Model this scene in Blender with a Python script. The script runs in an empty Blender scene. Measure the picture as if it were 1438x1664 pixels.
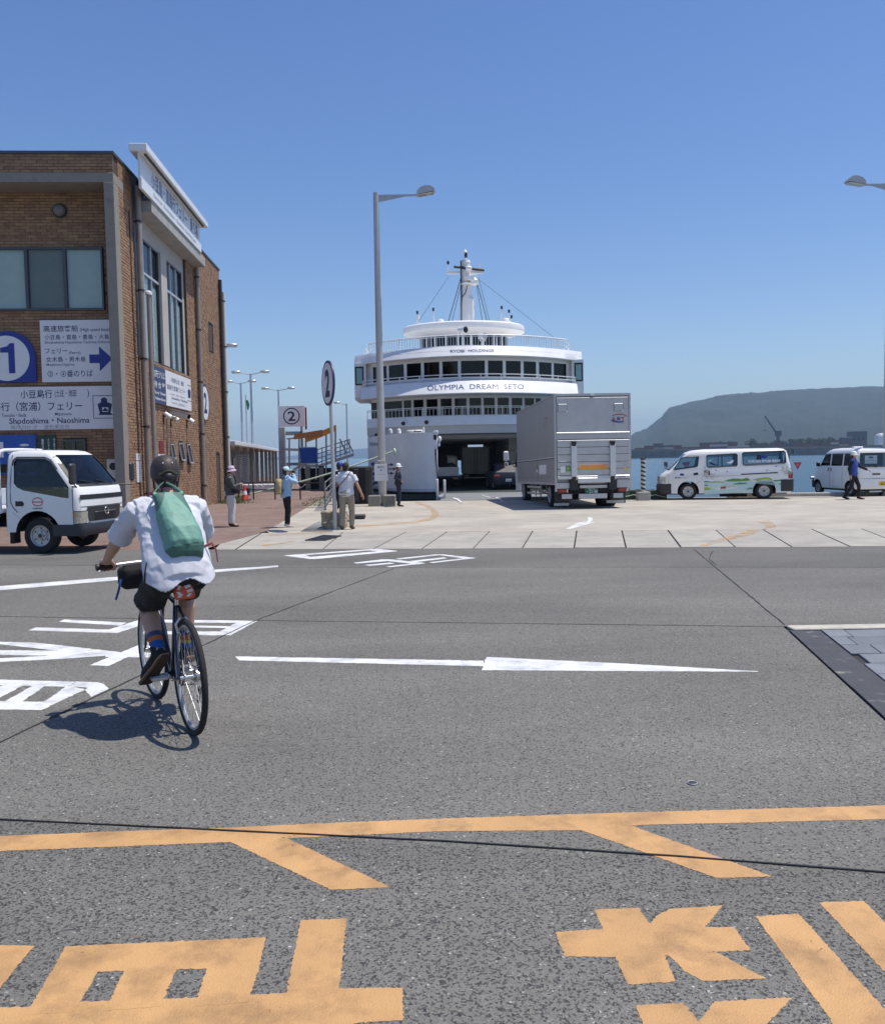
import bpy, bmesh, math, random
from mathutils import Vector as V, Matrix, noise
from mathutils.geometry import tessellate_polygon
R = random.Random(7)
sc = bpy.context.scene
COL = sc.collection
# ------------------------------------------------------------------ camera, sky, sun, exposure
FPX, CX, CY, EYE, SLOPE = 1440.0, 719.0, 832.0, 1.62, 0.006      # focal length and centre in photo pixels, eye height, fall of the quay
PITCH, ROLL = math.atan(90 / FPX), 0.018
_F = V((0, math.cos(PITCH), -math.sin(PITCH)))
_U0 = V((0, math.sin(PITCH), math.cos(PITCH)))
_R = V((math.cos(ROLL), 0, 0)) - _U0 * math.sin(ROLL)
_U = V((math.sin(ROLL), 0, 0)) + _U0 * math.cos(ROLL)
EYEP = V((0, 0, EYE))
cd = bpy.data.cameras.new('camera')
cam = bpy.data.objects.new('camera', cd)
COL.objects.link(cam)
cam.matrix_world = Matrix(((_R.x, _U.x, -_F.x, 0), (_R.y, _U.y, -_F.y, 0), (_R.z, _U.z, -_F.z, EYE), (0, 0, 0, 1)))
cd.sensor_fit = 'HORIZONTAL'
cd.sensor_width = 36
cd.lens = 36 * FPX / 1438
cd.clip_start = 0.05
cd.clip_end = 20000
sc.camera = cam
SUNV = V((0.37, 0.03, 1)).normalized()
world = bpy.data.worlds.new('World')
sc.world = world
world.use_nodes = True
nt = world.node_tree
sky = nt.nodes.new('ShaderNodeTexSky')
sky.sky_type = 'NISHITA'
sky.sun_disc = False
sky.sun_elevation = math.asin(SUNV.z)
sky.sun_rotation = math.atan2(SUNV.x, SUNV.y)
sky.altitude = 0
sky.air_density = 1.0
sky.dust_density = 0.6
sky.ozone_density = 3.0
tone = nt.nodes.new('ShaderNodeHueSaturation')
tone.inputs['Saturation'].default_value = 1.2
tone.inputs['Hue'].default_value = 0.511
nt.links.new(sky.outputs[0], tone.inputs['Color'])
nt.links.new(tone.outputs[0], nt.nodes['Background'].inputs[0])
nt.nodes['Background'].inputs[1].default_value = 0.14
ld = bpy.data.lights.new('sun', 'SUN')
ld.energy = 4.9
ld.angle = math.radians(0.53)
ld.color = (1, 0.94, 0.85)
sun = bpy.data.objects.new('sun', ld)
COL.objects.link(sun)
sun.rotation_euler = SUNV.to_track_quat('Z', 'Y').to_euler()
sc.view_settings.view_transform = 'Standard'
sc.view_settings.look = 'None'
sc.view_settings.exposure = 0
sc.view_settings.gamma = 1
sc.view_settings.use_curve_mapping = False
# ------------------------------------------------------------------ pixel -> point on a real surface
def ray(px, py): return _F + _R * ((px - CX) / FPX) - _U * ((py - CY) / FPX)
def G(px, py, up=0.0):                       # where the sight line meets the (gently falling) ground
    d = ray(px, py)
    return EYEP + d * ((up - EYE) / (d.z + SLOPE * d.y))
def AT(px, py, y):                           # where it meets the upright plane y
    d = ray(px, py)
    return EYEP + d * (y / d.y)
def gz(y): return -SLOPE * y
def PL(px, py, o, n):
    d = ray(px, py)
    return EYEP + d * ((o - EYEP).dot(n) / d.dot(n))
# ------------------------------------------------------------------ materials
MATS = {}
def mat(name, col, rough=0.6, metal=0.0, var=0.12, scale=3.0, bump=0.0, bscale=40.0, coat=0.0, trans=0.0, dirt=None, rnd=0.0, spec=0.5, alpha=1.0):
    m = bpy.data.materials.new(name)
    m.use_nodes = True
    t = m.node_tree
    L = t.links.new
    b = t.nodes['Principled BSDF']
    tc = t.nodes.new('ShaderNodeTexCoord')
    n = t.nodes.new('ShaderNodeTexNoise')
    n.inputs['Scale'].default_value = scale
    n.inputs['Detail'].default_value = 6
    n.inputs['Roughness'].default_value = 0.65
    L(tc.outputs['Object'], n.inputs['Vector'])
    r = t.nodes.new('ShaderNodeMapRange')
    r.inputs[1].default_value = 0.3
    r.inputs[2].default_value = 0.7
    r.inputs[3].default_value = 1 - var
    r.inputs[4].default_value = 1 + var
    L(n.outputs['Fac'], r.inputs[0])
    hs = t.nodes.new('ShaderNodeHueSaturation')
    hs.inputs['Color'].default_value = (*col, 1)
    src = r.outputs[0]
    if rnd:
        oi = t.nodes.new('ShaderNodeObjectInfo')
        at = t.nodes.new('ShaderNodeAttribute')
        at.attribute_name = 'rnd'
        ad = t.nodes.new('ShaderNodeMath')
        L(oi.outputs['Random'], ad.inputs[0])
        L(at.outputs['Fac'], ad.inputs[1])
        fr = t.nodes.new('ShaderNodeMath')
        fr.operation = 'FRACT'
        L(ad.outputs[0], fr.inputs[0])
        mr = t.nodes.new('ShaderNodeMapRange')
        mr.inputs[3].default_value = 1 - rnd
        mr.inputs[4].default_value = 1 + rnd
        L(fr.outputs[0], mr.inputs[0])
        mu = t.nodes.new('ShaderNodeMath')
        mu.operation = 'MULTIPLY'
        L(src, mu.inputs[0])
        L(mr.outputs[0], mu.inputs[1])
        src = mu.outputs[0]
        h2 = t.nodes.new('ShaderNodeMapRange')
        h2.inputs[3].default_value = 0.49
        h2.inputs[4].default_value = 0.51
        L(fr.outputs[0], h2.inputs[0])
        L(h2.outputs[0], hs.inputs['Hue'])
    L(src, hs.inputs['Value'])
    c = hs.outputs[0]
    if dirt:
        n2 = t.nodes.new('ShaderNodeTexNoise')
        n2.inputs['Scale'].default_value = dirt[1]
        n2.inputs['Detail'].default_value = 8
        n2.inputs['Roughness'].default_value = 0.7
        L(tc.outputs['Object'], n2.inputs['Vector'])
        r2 = t.nodes.new('ShaderNodeMapRange')
        r2.inputs[1].default_value = dirt[2]
        r2.inputs[2].default_value = dirt[2] + 0.18
        r2.inputs[4].default_value = dirt[3]
        L(n2.outputs['Fac'], r2.inputs[0])
        mx = t.nodes.new('ShaderNodeMix')
        mx.data_type = 'RGBA'
        L(r2.outputs[0], mx.inputs[0])
        L(c, mx.inputs[6])
        mx.inputs[7].default_value = (*dirt[0], 1)
        c = mx.outputs[2]
    L(c, b.inputs['Base Color'])
    rr = t.nodes.new('ShaderNodeMapRange')
    rr.inputs[3].default_value = max(0.02, rough - 0.08)
    rr.inputs[4].default_value = min(1, rough + 0.08)
    L(n.outputs['Fac'], rr.inputs[0])
    L(rr.outputs[0], b.inputs['Roughness'])
    b.inputs['Metallic'].default_value = metal
    b.inputs['Coat Weight'].default_value = coat
    b.inputs['Coat Roughness'].default_value = 0.05
    b.inputs['Transmission Weight'].default_value = trans
    b.inputs['Specular IOR Level'].default_value = spec
    b.inputs['Alpha'].default_value = alpha
    if bump:
        n3 = t.nodes.new('ShaderNodeTexNoise')
        n3.inputs['Scale'].default_value = bscale
        n3.inputs['Detail'].default_value = 5
        L(tc.outputs['Object'], n3.inputs['Vector'])
        bp = t.nodes.new('ShaderNodeBump')
        bp.inputs['Strength'].default_value = bump
        bp.inputs['Distance'].default_value = 0.02
        L(n3.outputs['Fac'], bp.inputs['Height'])
        L(bp.outputs[0], b.inputs['Normal'])
    MATS[name] = m
    return m

def glass(name, tint, rough=0.03, t=0.55, f=1.0):
    """Thin tinted window glass: a mirror-like sheet mixed with a tinted see-through one."""
    m = bpy.data.materials.new(name)
    m.use_nodes = True
    k = m.node_tree
    k.nodes.remove(k.nodes['Principled BSDF'])
    out = k.nodes['Material Output']
    tr = k.nodes.new('ShaderNodeBsdfTransparent')
    tr.inputs[0].default_value = (*tint, 1)
    gl = k.nodes.new('ShaderNodeBsdfGlossy')
    gl.inputs['Roughness'].default_value = rough
    fr = k.nodes.new('ShaderNodeFresnel')
    fr.inputs[0].default_value = 1.5
    ad = k.nodes.new('ShaderNodeMath')
    ad.operation = 'MULTIPLY_ADD'
    ad.inputs[1].default_value = f
    ad.inputs[2].default_value = t
    k.links.new(fr.outputs[0], ad.inputs[0])
    mx = k.nodes.new('ShaderNodeMixShader')
    k.links.new(ad.outputs[0], mx.inputs[0])
    k.links.new(tr.outputs[0], mx.inputs[1])
    k.links.new(gl.outputs[0], mx.inputs[2])
    k.links.new(mx.outputs[0], out.inputs[0])
    MATS[name] = m
    return m
def asphalt(name, base, stone, cell, contrast, dark_spots, bump):
    m = bpy.data.materials.new(name)
    m.use_nodes = True
    t = m.node_tree
    L = t.links.new
    b = t.nodes['Principled BSDF']
    tc = t.nodes.new('ShaderNodeTexCoord')
    def N(kind, **kw):
        n = t.nodes.new(kind)
        for k_, v_ in kw.items(): n.inputs[k_].default_value = v_
        return n
    vo = N('ShaderNodeTexVoronoi', Scale=cell)
    L(tc.outputs['Object'], vo.inputs['Vector'])
    sp = t.nodes.new('ShaderNodeSeparateColor')
    L(vo.outputs['Color'], sp.inputs[0])
    rp = t.nodes.new('ShaderNodeValToRGB')
    e = rp.color_ramp.elements
    rp.color_ramp.interpolation = 'LINEAR'
    e[0].position = 0; e[0].color = (base * (1 - contrast * 1.7), base * (1 - contrast * 1.7), base * (1 - contrast * 1.6), 1)
    e[1].position = 1; e[1].color = (base * 2.6, base * 2.55, base * 2.4, 1)
    for p, f in ((dark_spots, 1 - contrast), (dark_spots + 0.1, 0.97), (0.95, 1.05), (0.99, 1.2)):
        q = e.new(p)
        q.color = (base * f * 1.03, base * f * 0.995, base * f * 0.895, 1)
    L(sp.outputs[0], rp.inputs[0])
    fine = N('ShaderNodeTexNoise', Scale=cell * 2.3, Detail=3)
    L(tc.outputs['Object'], fine.inputs['Vector'])
    big = N('ShaderNodeTexNoise', Scale=0.45, Detail=7, Roughness=0.62)
    mpg = t.nodes.new('ShaderNodeMapping')
    mpg.inputs['Scale'].default_value = (0.45, 1.3, 1)
    L(tc.outputs['Object'], mpg.inputs[0])
    L(mpg.outputs[0], big.inputs['Vector'])
    r1 = t.nodes.new('ShaderNodeMapRange')
    r1.inputs[1].default_value = 0.32; r1.inputs[2].default_value = 0.68; r1.inputs[3].default_value = 0.80; r1.inputs[4].default_value = 1.16
    L(big.outputs['Fac'], r1.inputs[0])
    r2 = t.nodes.new('ShaderNodeMapRange')
    r2.inputs[1].default_value = 0.3; r2.inputs[2].default_value = 0.7; r2.inputs[3].default_value = 0.55; r2.inputs[4].default_value = 1.42
    L(fine.outputs['Fac'], r2.inputs[0])
    mu = t.nodes.new('ShaderNodeMath'); mu.operation = 'MULTIPLY'
    L(r1.outputs[0], mu.inputs[0]); L(r2.outputs[0], mu.inputs[1])
    hs = t.nodes.new('ShaderNodeHueSaturation')
    L(rp.outputs[0], hs.inputs['Color']); L(mu.outputs[0], hs.inputs['Value'])
    L(hs.outputs[0], b.inputs['Base Color'])
    b.inputs['Roughness'].default_value = 0.82
    b.inputs['Specular IOR Level'].default_value = 0.3
    bp = t.nodes.new('ShaderNodeBump')
    bp.inputs['Strength'].default_value = bump
    bp.inputs['Distance'].default_value = 0.004
    L(sp.outputs[1], bp.inputs['Height'])
    L(bp.outputs[0], b.inputs['Normal'])
    MATS[name] = m
    return m
def paint(name, col, wear, cell):
    """Road paint over asphalt: the stone shows through where it is worn."""
    m = mat(name, col, 0.65, var=0.13, scale=2.4, bump=0.35, bscale=160, dirt=((col[0] * .55, col[1] * .55, col[2] * .6), 4.5, 0.48, 0.75))
    t = m.node_tree
    L = t.links.new
    out = t.nodes['Material Output']
    b = t.nodes['Principled BSDF']
    tc = t.nodes.new('ShaderNodeTexCoord')
    vo = t.nodes.new('ShaderNodeTexVoronoi'); vo.inputs['Scale'].default_value = cell
    L(tc.outputs['Object'], vo.inputs['Vector'])
    n = t.nodes.new('ShaderNodeTexNoise'); n.inputs['Scale'].default_value = 2.2; n.inputs['Detail'].default_value = 9; n.inputs['Roughness'].default_value = 0.72
    L(tc.outputs['Object'], n.inputs['Vector'])
    a = t.nodes.new('ShaderNodeMath'); a.operation = 'MULTIPLY_ADD'
    L(vo.outputs['Distance'], a.inputs[0]); a.inputs[1].default_value = 0.28
    L(n.outputs['Fac'], a.inputs[2])
    r = t.nodes.new('ShaderNodeMapRange'); r.inputs[1].default_value = wear; r.inputs[2].default_value = wear + 0.05; r.inputs[4].default_value = 0.9
    L(a.outputs[0], r.inputs[0])
    tr = t.nodes.new('ShaderNodeBsdfTransparent')
    mx = t.nodes.new('ShaderNodeMixShader')
    L(r.outputs[0], mx.inputs[0]); L(b.outputs[0], mx.inputs[1]); L(tr.outputs[0], mx.inputs[2])
    L(mx.outputs[0], out.inputs[0])
    return m
mat('white', (0.78, 0.79, 0.78), 0.35, var=0.04, coat=0.25)
mat('ship_white', (0.80, 0.80, 0.79), 0.45, var=0.05, scale=1.2, dirt=((0.55, 0.5, 0.42), 1.5, 0.66, 0.35))
mat('ship_grey', (0.55, 0.56, 0.57), 0.5, var=0.06, scale=1)
mat('navy', (0.018, 0.028, 0.13), 0.5)
mat('sign_white', (0.74, 0.75, 0.77), 0.4, var=0.04)
mat('sign_blue', (0.016, 0.035, 0.27), 0.45, var=0.06)
mat('slate_blue', (0.045, 0.065, 0.14), 0.5)
mat('bumper_grey', (0.026, 0.03, 0.042), 0.5)
mat('black', (0.012, 0.012, 0.013), 0.5)
mat('tyre', (0.018, 0.018, 0.019), 0.85, var=0.25, scale=20, bump=0.3, bscale=90)
mat('dark_trim', (0.03, 0.031, 0.033), 0.55)
mat('underbody', (0.014, 0.014, 0.015), 0.85)
mat('steel', (0.52, 0.53, 0.55), 0.35, 0.85, var=0.1)
mat('chrome', (0.75, 0.75, 0.76), 0.12, 1.0, var=0.03)
mat('galvanised', (0.46, 0.475, 0.49), 0.45, 0.55, var=0.1, scale=8)
mat('rail_grey', (0.17, 0.17, 0.18), 0.5)
mat('pole_grey', (0.45, 0.45, 0.45), 0.3, 0.2, var=0.06)
mat('pipe_brown', (0.26, 0.235, 0.215), 0.45, 0.1, var=0.12)
mat('concrete', (0.37, 0.36, 0.34), 0.85, var=0.16, scale=2.5, bump=0.3, bscale=60, dirt=((0.2, 0.19, 0.17), 3, 0.55, 0.5))
mat('concrete_old', (0.27, 0.25, 0.215), 0.9, var=0.2, scale=2, bump=0.3, bscale=50, dirt=((0.11, 0.105, 0.1), 2, 0.5, 0.55))
mat('wall_paint', (0.45, 0.435, 0.41), 0.8, var=0.08, scale=1.5)
mat('mortar', (0.075, 0.055, 0.042), 0.95, var=0.2, scale=6)
mat('brick', (0.30, 0.178, 0.105), 0.88, var=0.2, scale=5, bump=0.5, bscale=70, rnd=0.17)
mat('coping', (0.09, 0.09, 0.095), 0.5, 0.3)
mat('window_frame', (0.085, 0.09, 0.1), 0.4, 0.5)
mat('alu', (0.6, 0.61, 0.62), 0.4, 0.6, var=0.05)
mat('blind', (0.8, 0.83, 0.77), 0.7, var=0.05)
mat('blind_dark', (0.34, 0.33, 0.29), 0.8, var=0.05)
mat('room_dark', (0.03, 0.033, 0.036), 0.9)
mat('red', (0.55, 0.035, 0.03), 0.45)
mat('lamp_red', (0.3, 0.012, 0.012), 0.2, coat=0.6)
mat('amber', (0.75, 0.27, 0.02), 0.3, coat=0.5)
mat('canopy_brown', (0.5, 0.19, 0.055), 0.7)
mat('orange', (0.8, 0.33, 0.04), 0.5)
mat('lens', (0.62, 0.63, 0.6), 0.08, 0.2, coat=1.0, var=0.15, scale=14)
mat('headlamp', (0.4, 0.4, 0.36), 0.07, 0.5, coat=1.0, var=0.3, scale=16)
mat('plate_white', (0.75, 0.76, 0.74), 0.5)
mat('plate_yellow', (0.72, 0.5, 0.03), 0.5)
mat('plate_green', (0.02, 0.12, 0.06), 0.5)
mat('skin', (0.47, 0.275, 0.19), 0.55, var=0.08, scale=12)
mat('hair', (0.02, 0.016, 0.014), 0.6, var=0.3, scale=60, bump=0.6, bscale=180)
mat('shirt_white', (0.6, 0.61, 0.665), 0.9, var=0.04, scale=8, bump=0.12, bscale=300)
mat('teal', (0.145, 0.32, 0.25), 0.6, var=0.08, scale=10, bump=0.12, bscale=60)
mat('teal_dark', (0.06, 0.15, 0.115), 0.65, var=0.08, scale=10)
mat('cloth_black', (0.013, 0.013, 0.015), 0.9, var=0.2, scale=8, bump=0.15, bscale=200)
mat('cloth_navy', (0.018, 0.022, 0.045), 0.9, var=0.15, scale=8)
mat('denim', (0.33, 0.5, 0.68), 0.9, var=0.1, scale=10)
mat('khaki', (0.30, 0.255, 0.2), 0.9, var=0.08, scale=10)
mat('cream', (0.6, 0.58, 0.54), 0.9, var=0.06, scale=10)
mat('straw', (0.42, 0.33, 0.17), 0.9, var=0.15, scale=12)
mat('charcoal', (0.075, 0.082, 0.08), 0.9, var=0.15, scale=10)
mat('pink', (0.55, 0.42, 0.5), 0.85)
mat('aqua', (0.5, 0.68, 0.66), 0.85)
mat('blue_vest', (0.025, 0.07, 0.34), 0.7, var=0.15, scale=10)
mat('maroon', (0.17, 0.02, 0.035), 0.7)
mat('frame_blue', (0.012, 0.019, 0.05), 0.3, 0.2, coat=0.5)
mat('helmet_brown', (0.045, 0.034, 0.03), 0.55, var=0.1, scale=20)
mat('olive', (0.05, 0.055, 0.03), 0.8)
mat('shoe_brown', (0.045, 0.018, 0.009), 0.6)
mat('gum', (0.3, 0.16, 0.06), 0.7)
mat('sock_blue', (0.02, 0.09, 0.32), 0.9)
mat('sock_orange', (0.5, 0.14, 0.035), 0.9)
mat('sock_yellow', (0.55, 0.4, 0.06), 0.9)
mat('saddlebag_red', (0.55, 0.085, 0.04), 0.7)
mat('saddlebag_white', (0.6, 0.57, 0.53), 0.7)
mat('truck_grey', (0.29, 0.29, 0.295), 0.4, 0.15, var=0.07, scale=1.4, dirt=((0.24, 0.24, 0.235), 1.1, 0.52, 0.6))
mat('truck_alu', (0.46, 0.465, 0.47), 0.42, 0.3, var=0.08, scale=2.5, dirt=((0.25, 0.25, 0.25), 2, 0.55, 0.5))
mat('seam', (0.06, 0.06, 0.062), 0.7)
mat('mural_sea', (0.5, 0.68, 0.67), 0.4, var=0.1, scale=1.5)
mat('mural_green', (0.11, 0.27, 0.05), 0.45, var=0.15, scale=3)
mat('mural_lime', (0.33, 0.45, 0.07), 0.45)
mat('mural_teal', (0.09, 0.27, 0.15), 0.45)
mat('mural_blossom', (0.42, 0.43, 0.33), 0.6, var=0.2, scale=40)
mat('mural_branch', (0.2, 0.17, 0.11), 0.6)
mat('rope', (0.62, 0.75, 0.55), 0.8, var=0.15, scale=30, bump=0.5, bscale=120)
mat('rock', (0.33, 0.28, 0.19), 0.95, var=0.35, scale=5, bump=0.9, bscale=14)
mat('fender_black', (0.011, 0.011, 0.012), 0.75)
mat('tarp_green', (0.035, 0.055, 0.04), 0.8, var=0.2, scale=4)
mat('board_blue', (0.008, 0.075, 0.33), 0.45, var=0.1)
mat('poster_blue', (0.012, 0.09, 0.42), 0.4, var=0.15, scale=1.2)
mat('poster_green', (0.012, 0.06, 0.045), 0.5)
mat('leaf', (0.075, 0.12, 0.028), 0.8, var=0.35, scale=12)
mat('grass', (0.10, 0.13, 0.045), 0.9, var=0.35, scale=9)
mat('deck_green', (0.03, 0.04, 0.038), 0.7)
mat('ramp_grey', (0.2, 0.205, 0.205), 0.75, var=0.12, scale=1.2, dirt=((0.12, 0.12, 0.12), 1.6, 0.5, 0.6))
mat('hold_white', (0.75, 0.76, 0.75), 0.6, var=0.06)
mat('kerb', (0.47, 0.44, 0.37), 0.9, var=0.2, scale=12, bump=0.4, bscale=60)
mat('slab_blue', (0.165, 0.18, 0.20), 0.75, var=0.14, scale=3.5, bump=0.3, bscale=30, rnd=0.14)
mat('slab_dark', (0.055, 0.056, 0.06), 0.7, var=0.2, scale=5, bump=0.4, bscale=30, dirt=((0.42, 0.39, 0.3), 5.0, 0.585, 0.85))
mat('sealant', (0.012, 0.012, 0.015), 0.6)
mat('crack', (0.035, 0.034, 0.033), 0.95)
mat('notice', (0.7, 0.72, 0.75), 0.6)
mat('print_grey', (0.3, 0.32, 0.36), 0.6)
mat('letter_navy', (0.012, 0.02, 0.10), 0.5)
mat('letter_blue', (0.02, 0.055, 0.22), 0.5)
mat('letter_white', (0.75, 0.76, 0.78), 0.5)
mat('letter_red', (0.4, 0.03, 0.03), 0.5)
mat('hill_wood', (0.022, 0.03, 0.018), 1.0, var=0.5, scale=0.02, bump=0.0)
mat('far_tree', (0.06, 0.085, 0.03), 0.95, var=0.4, scale=0.3)
mat('container_red', (0.12, 0.05, 0.045), 0.7)
mat('container_brown', (0.10, 0.065, 0.055), 0.7)
mat('far_grey', (0.35, 0.35, 0.35), 0.8)
mat('far_dark', (0.07, 0.075, 0.085), 0.8)
mat('seawall', (0.2, 0.195, 0.185), 0.95, var=0.2, scale=0.2)
mat('canopy_roof', (0.66, 0.68, 0.69), 0.5)
mat('shade_wall', (0.25, 0.235, 0.22), 0.8)
mat('sensor_white', (0.72, 0.72, 0.7), 0.4)
glass('glass_dark', (0.42, 0.45, 0.46), 0.03, 0.02, 0.8)
glass('glass_clear', (0.85, 0.9, 0.9), 0.02, 0.01, 0.35)
glass('glass_ship', (0.10, 0.13, 0.14), 0.04, 0.01, 0.5)
glass('glass_van', (0.80, 0.86, 0.86), 0.02, 0.04)
asphalt('asphalt_mid', 0.172, 0.3, 115, 0.42, 0.16, 0.7)
asphalt('asphalt_near', 0.162, 0.3, 128, 0.45, 0.26, 0.9)
asphalt('asphalt_far', 0.14, 0.3, 95, 0.35, 0.08, 0.4)
paint('paint_white', (0.68, 0.69, 0.68), 0.82, 70)
paint('paint_yellow', (0.53, 0.305, 0.125), 0.845, 100)
paint('paint_faded', (0.6, 0.36, 0.14), 0.56, 30)
paint('paint_faint', (0.62, 0.6, 0.55), 0.56, 40)

def quay_material():
    m = mat('quay_concrete', (0.41, 0.375, 0.318), 0.9, var=0.14, scale=0.9, bump=0.25, bscale=50, dirt=((0.27, 0.25, 0.22), 0.35, 0.46, 0.6))
    m2 = mat('strip_concrete', (0.36, 0.337, 0.295), 0.9, var=0.15, scale=1.3, bump=0.3, bscale=50, dirt=((0.24, 0.23, 0.21), 1.1, 0.5, 0.6), rnd=0.05)
quay_material()
def paver_material():
    m = mat('paver', (0.25, 0.17, 0.138), 0.9, var=0.22, scale=1.2, dirt=((0.24, 0.2, 0.17), 0.5, 0.5, 0.6))
    t = m.node_tree
    b = t.nodes['Principled BSDF']
    bt = t.nodes.new('ShaderNodeTexBrick')
    bt.inputs['Scale'].default_value = 1
    bt.inputs['Brick Width'].default_value = 0.21
    bt.inputs['Row Height'].default_value = 0.105
    bt.inputs['Mortar Size'].default_value = 0.008
    bt.inputs['Color1'].default_value = (1, 1, 1, 1)
    bt.inputs['Color2'].default_value = (0.72, 0.7, 0.7, 1)
    bt.inputs['Mortar'].default_value = (0.45, 0.42, 0.4, 1)
    tc = t.nodes.new('ShaderNodeTexCoord')
    t.links.new(tc.outputs['Object'], bt.inputs['Vector'])
    src = b.inputs['Base Color'].links[0].from_socket
    mx = t.nodes.new('ShaderNodeMix'); mx.data_type = 'RGBA'; mx.blend_type = 'MULTIPLY'; mx.inputs[0].default_value = 1
    t.links.new(src, mx.inputs[6]); t.links.new(bt.outputs[0], mx.inputs[7])
    t.links.new(mx.outputs[2], b.inputs['Base Color'])
paver_material()
def sea_material():
    m = bpy.data.materials.new('sea_water')
    m.use_nodes = True
    t = m.node_tree
    b = t.nodes['Principled BSDF']
    b.inputs['Base Color'].default_value = (0.045, 0.105, 0.15, 1)
    b.inputs['Roughness'].default_value = 0.12
    b.inputs['IOR'].default_value = 1.33
    tc = t.nodes.new('ShaderNodeTexCoord')
    mp = t.nodes.new('ShaderNodeMapping'); mp.inputs['Scale'].default_value = (0.35, 1.0, 1)
    t.links.new(tc.outputs['Object'], mp.inputs[0])
    n = t.nodes.new('ShaderNodeTexNoise'); n.inputs['Scale'].default_value = 0.8; n.inputs['Detail'].default_value = 8; n.inputs['Roughness'].default_value = 0.6
    t.links.new(mp.outputs[0], n.inputs['Vector'])
    bp = t.nodes.new('ShaderNodeBump'); bp.inputs['Strength'].default_value = 0.9; bp.inputs['Distance'].default_value = 0.35
    t.links.new(n.outputs['Fac'], bp.inputs['Height']); t.links.new(bp.outputs[0], b.inputs['Normal'])
    MATS['sea_water'] = m
sea_material()
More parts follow.
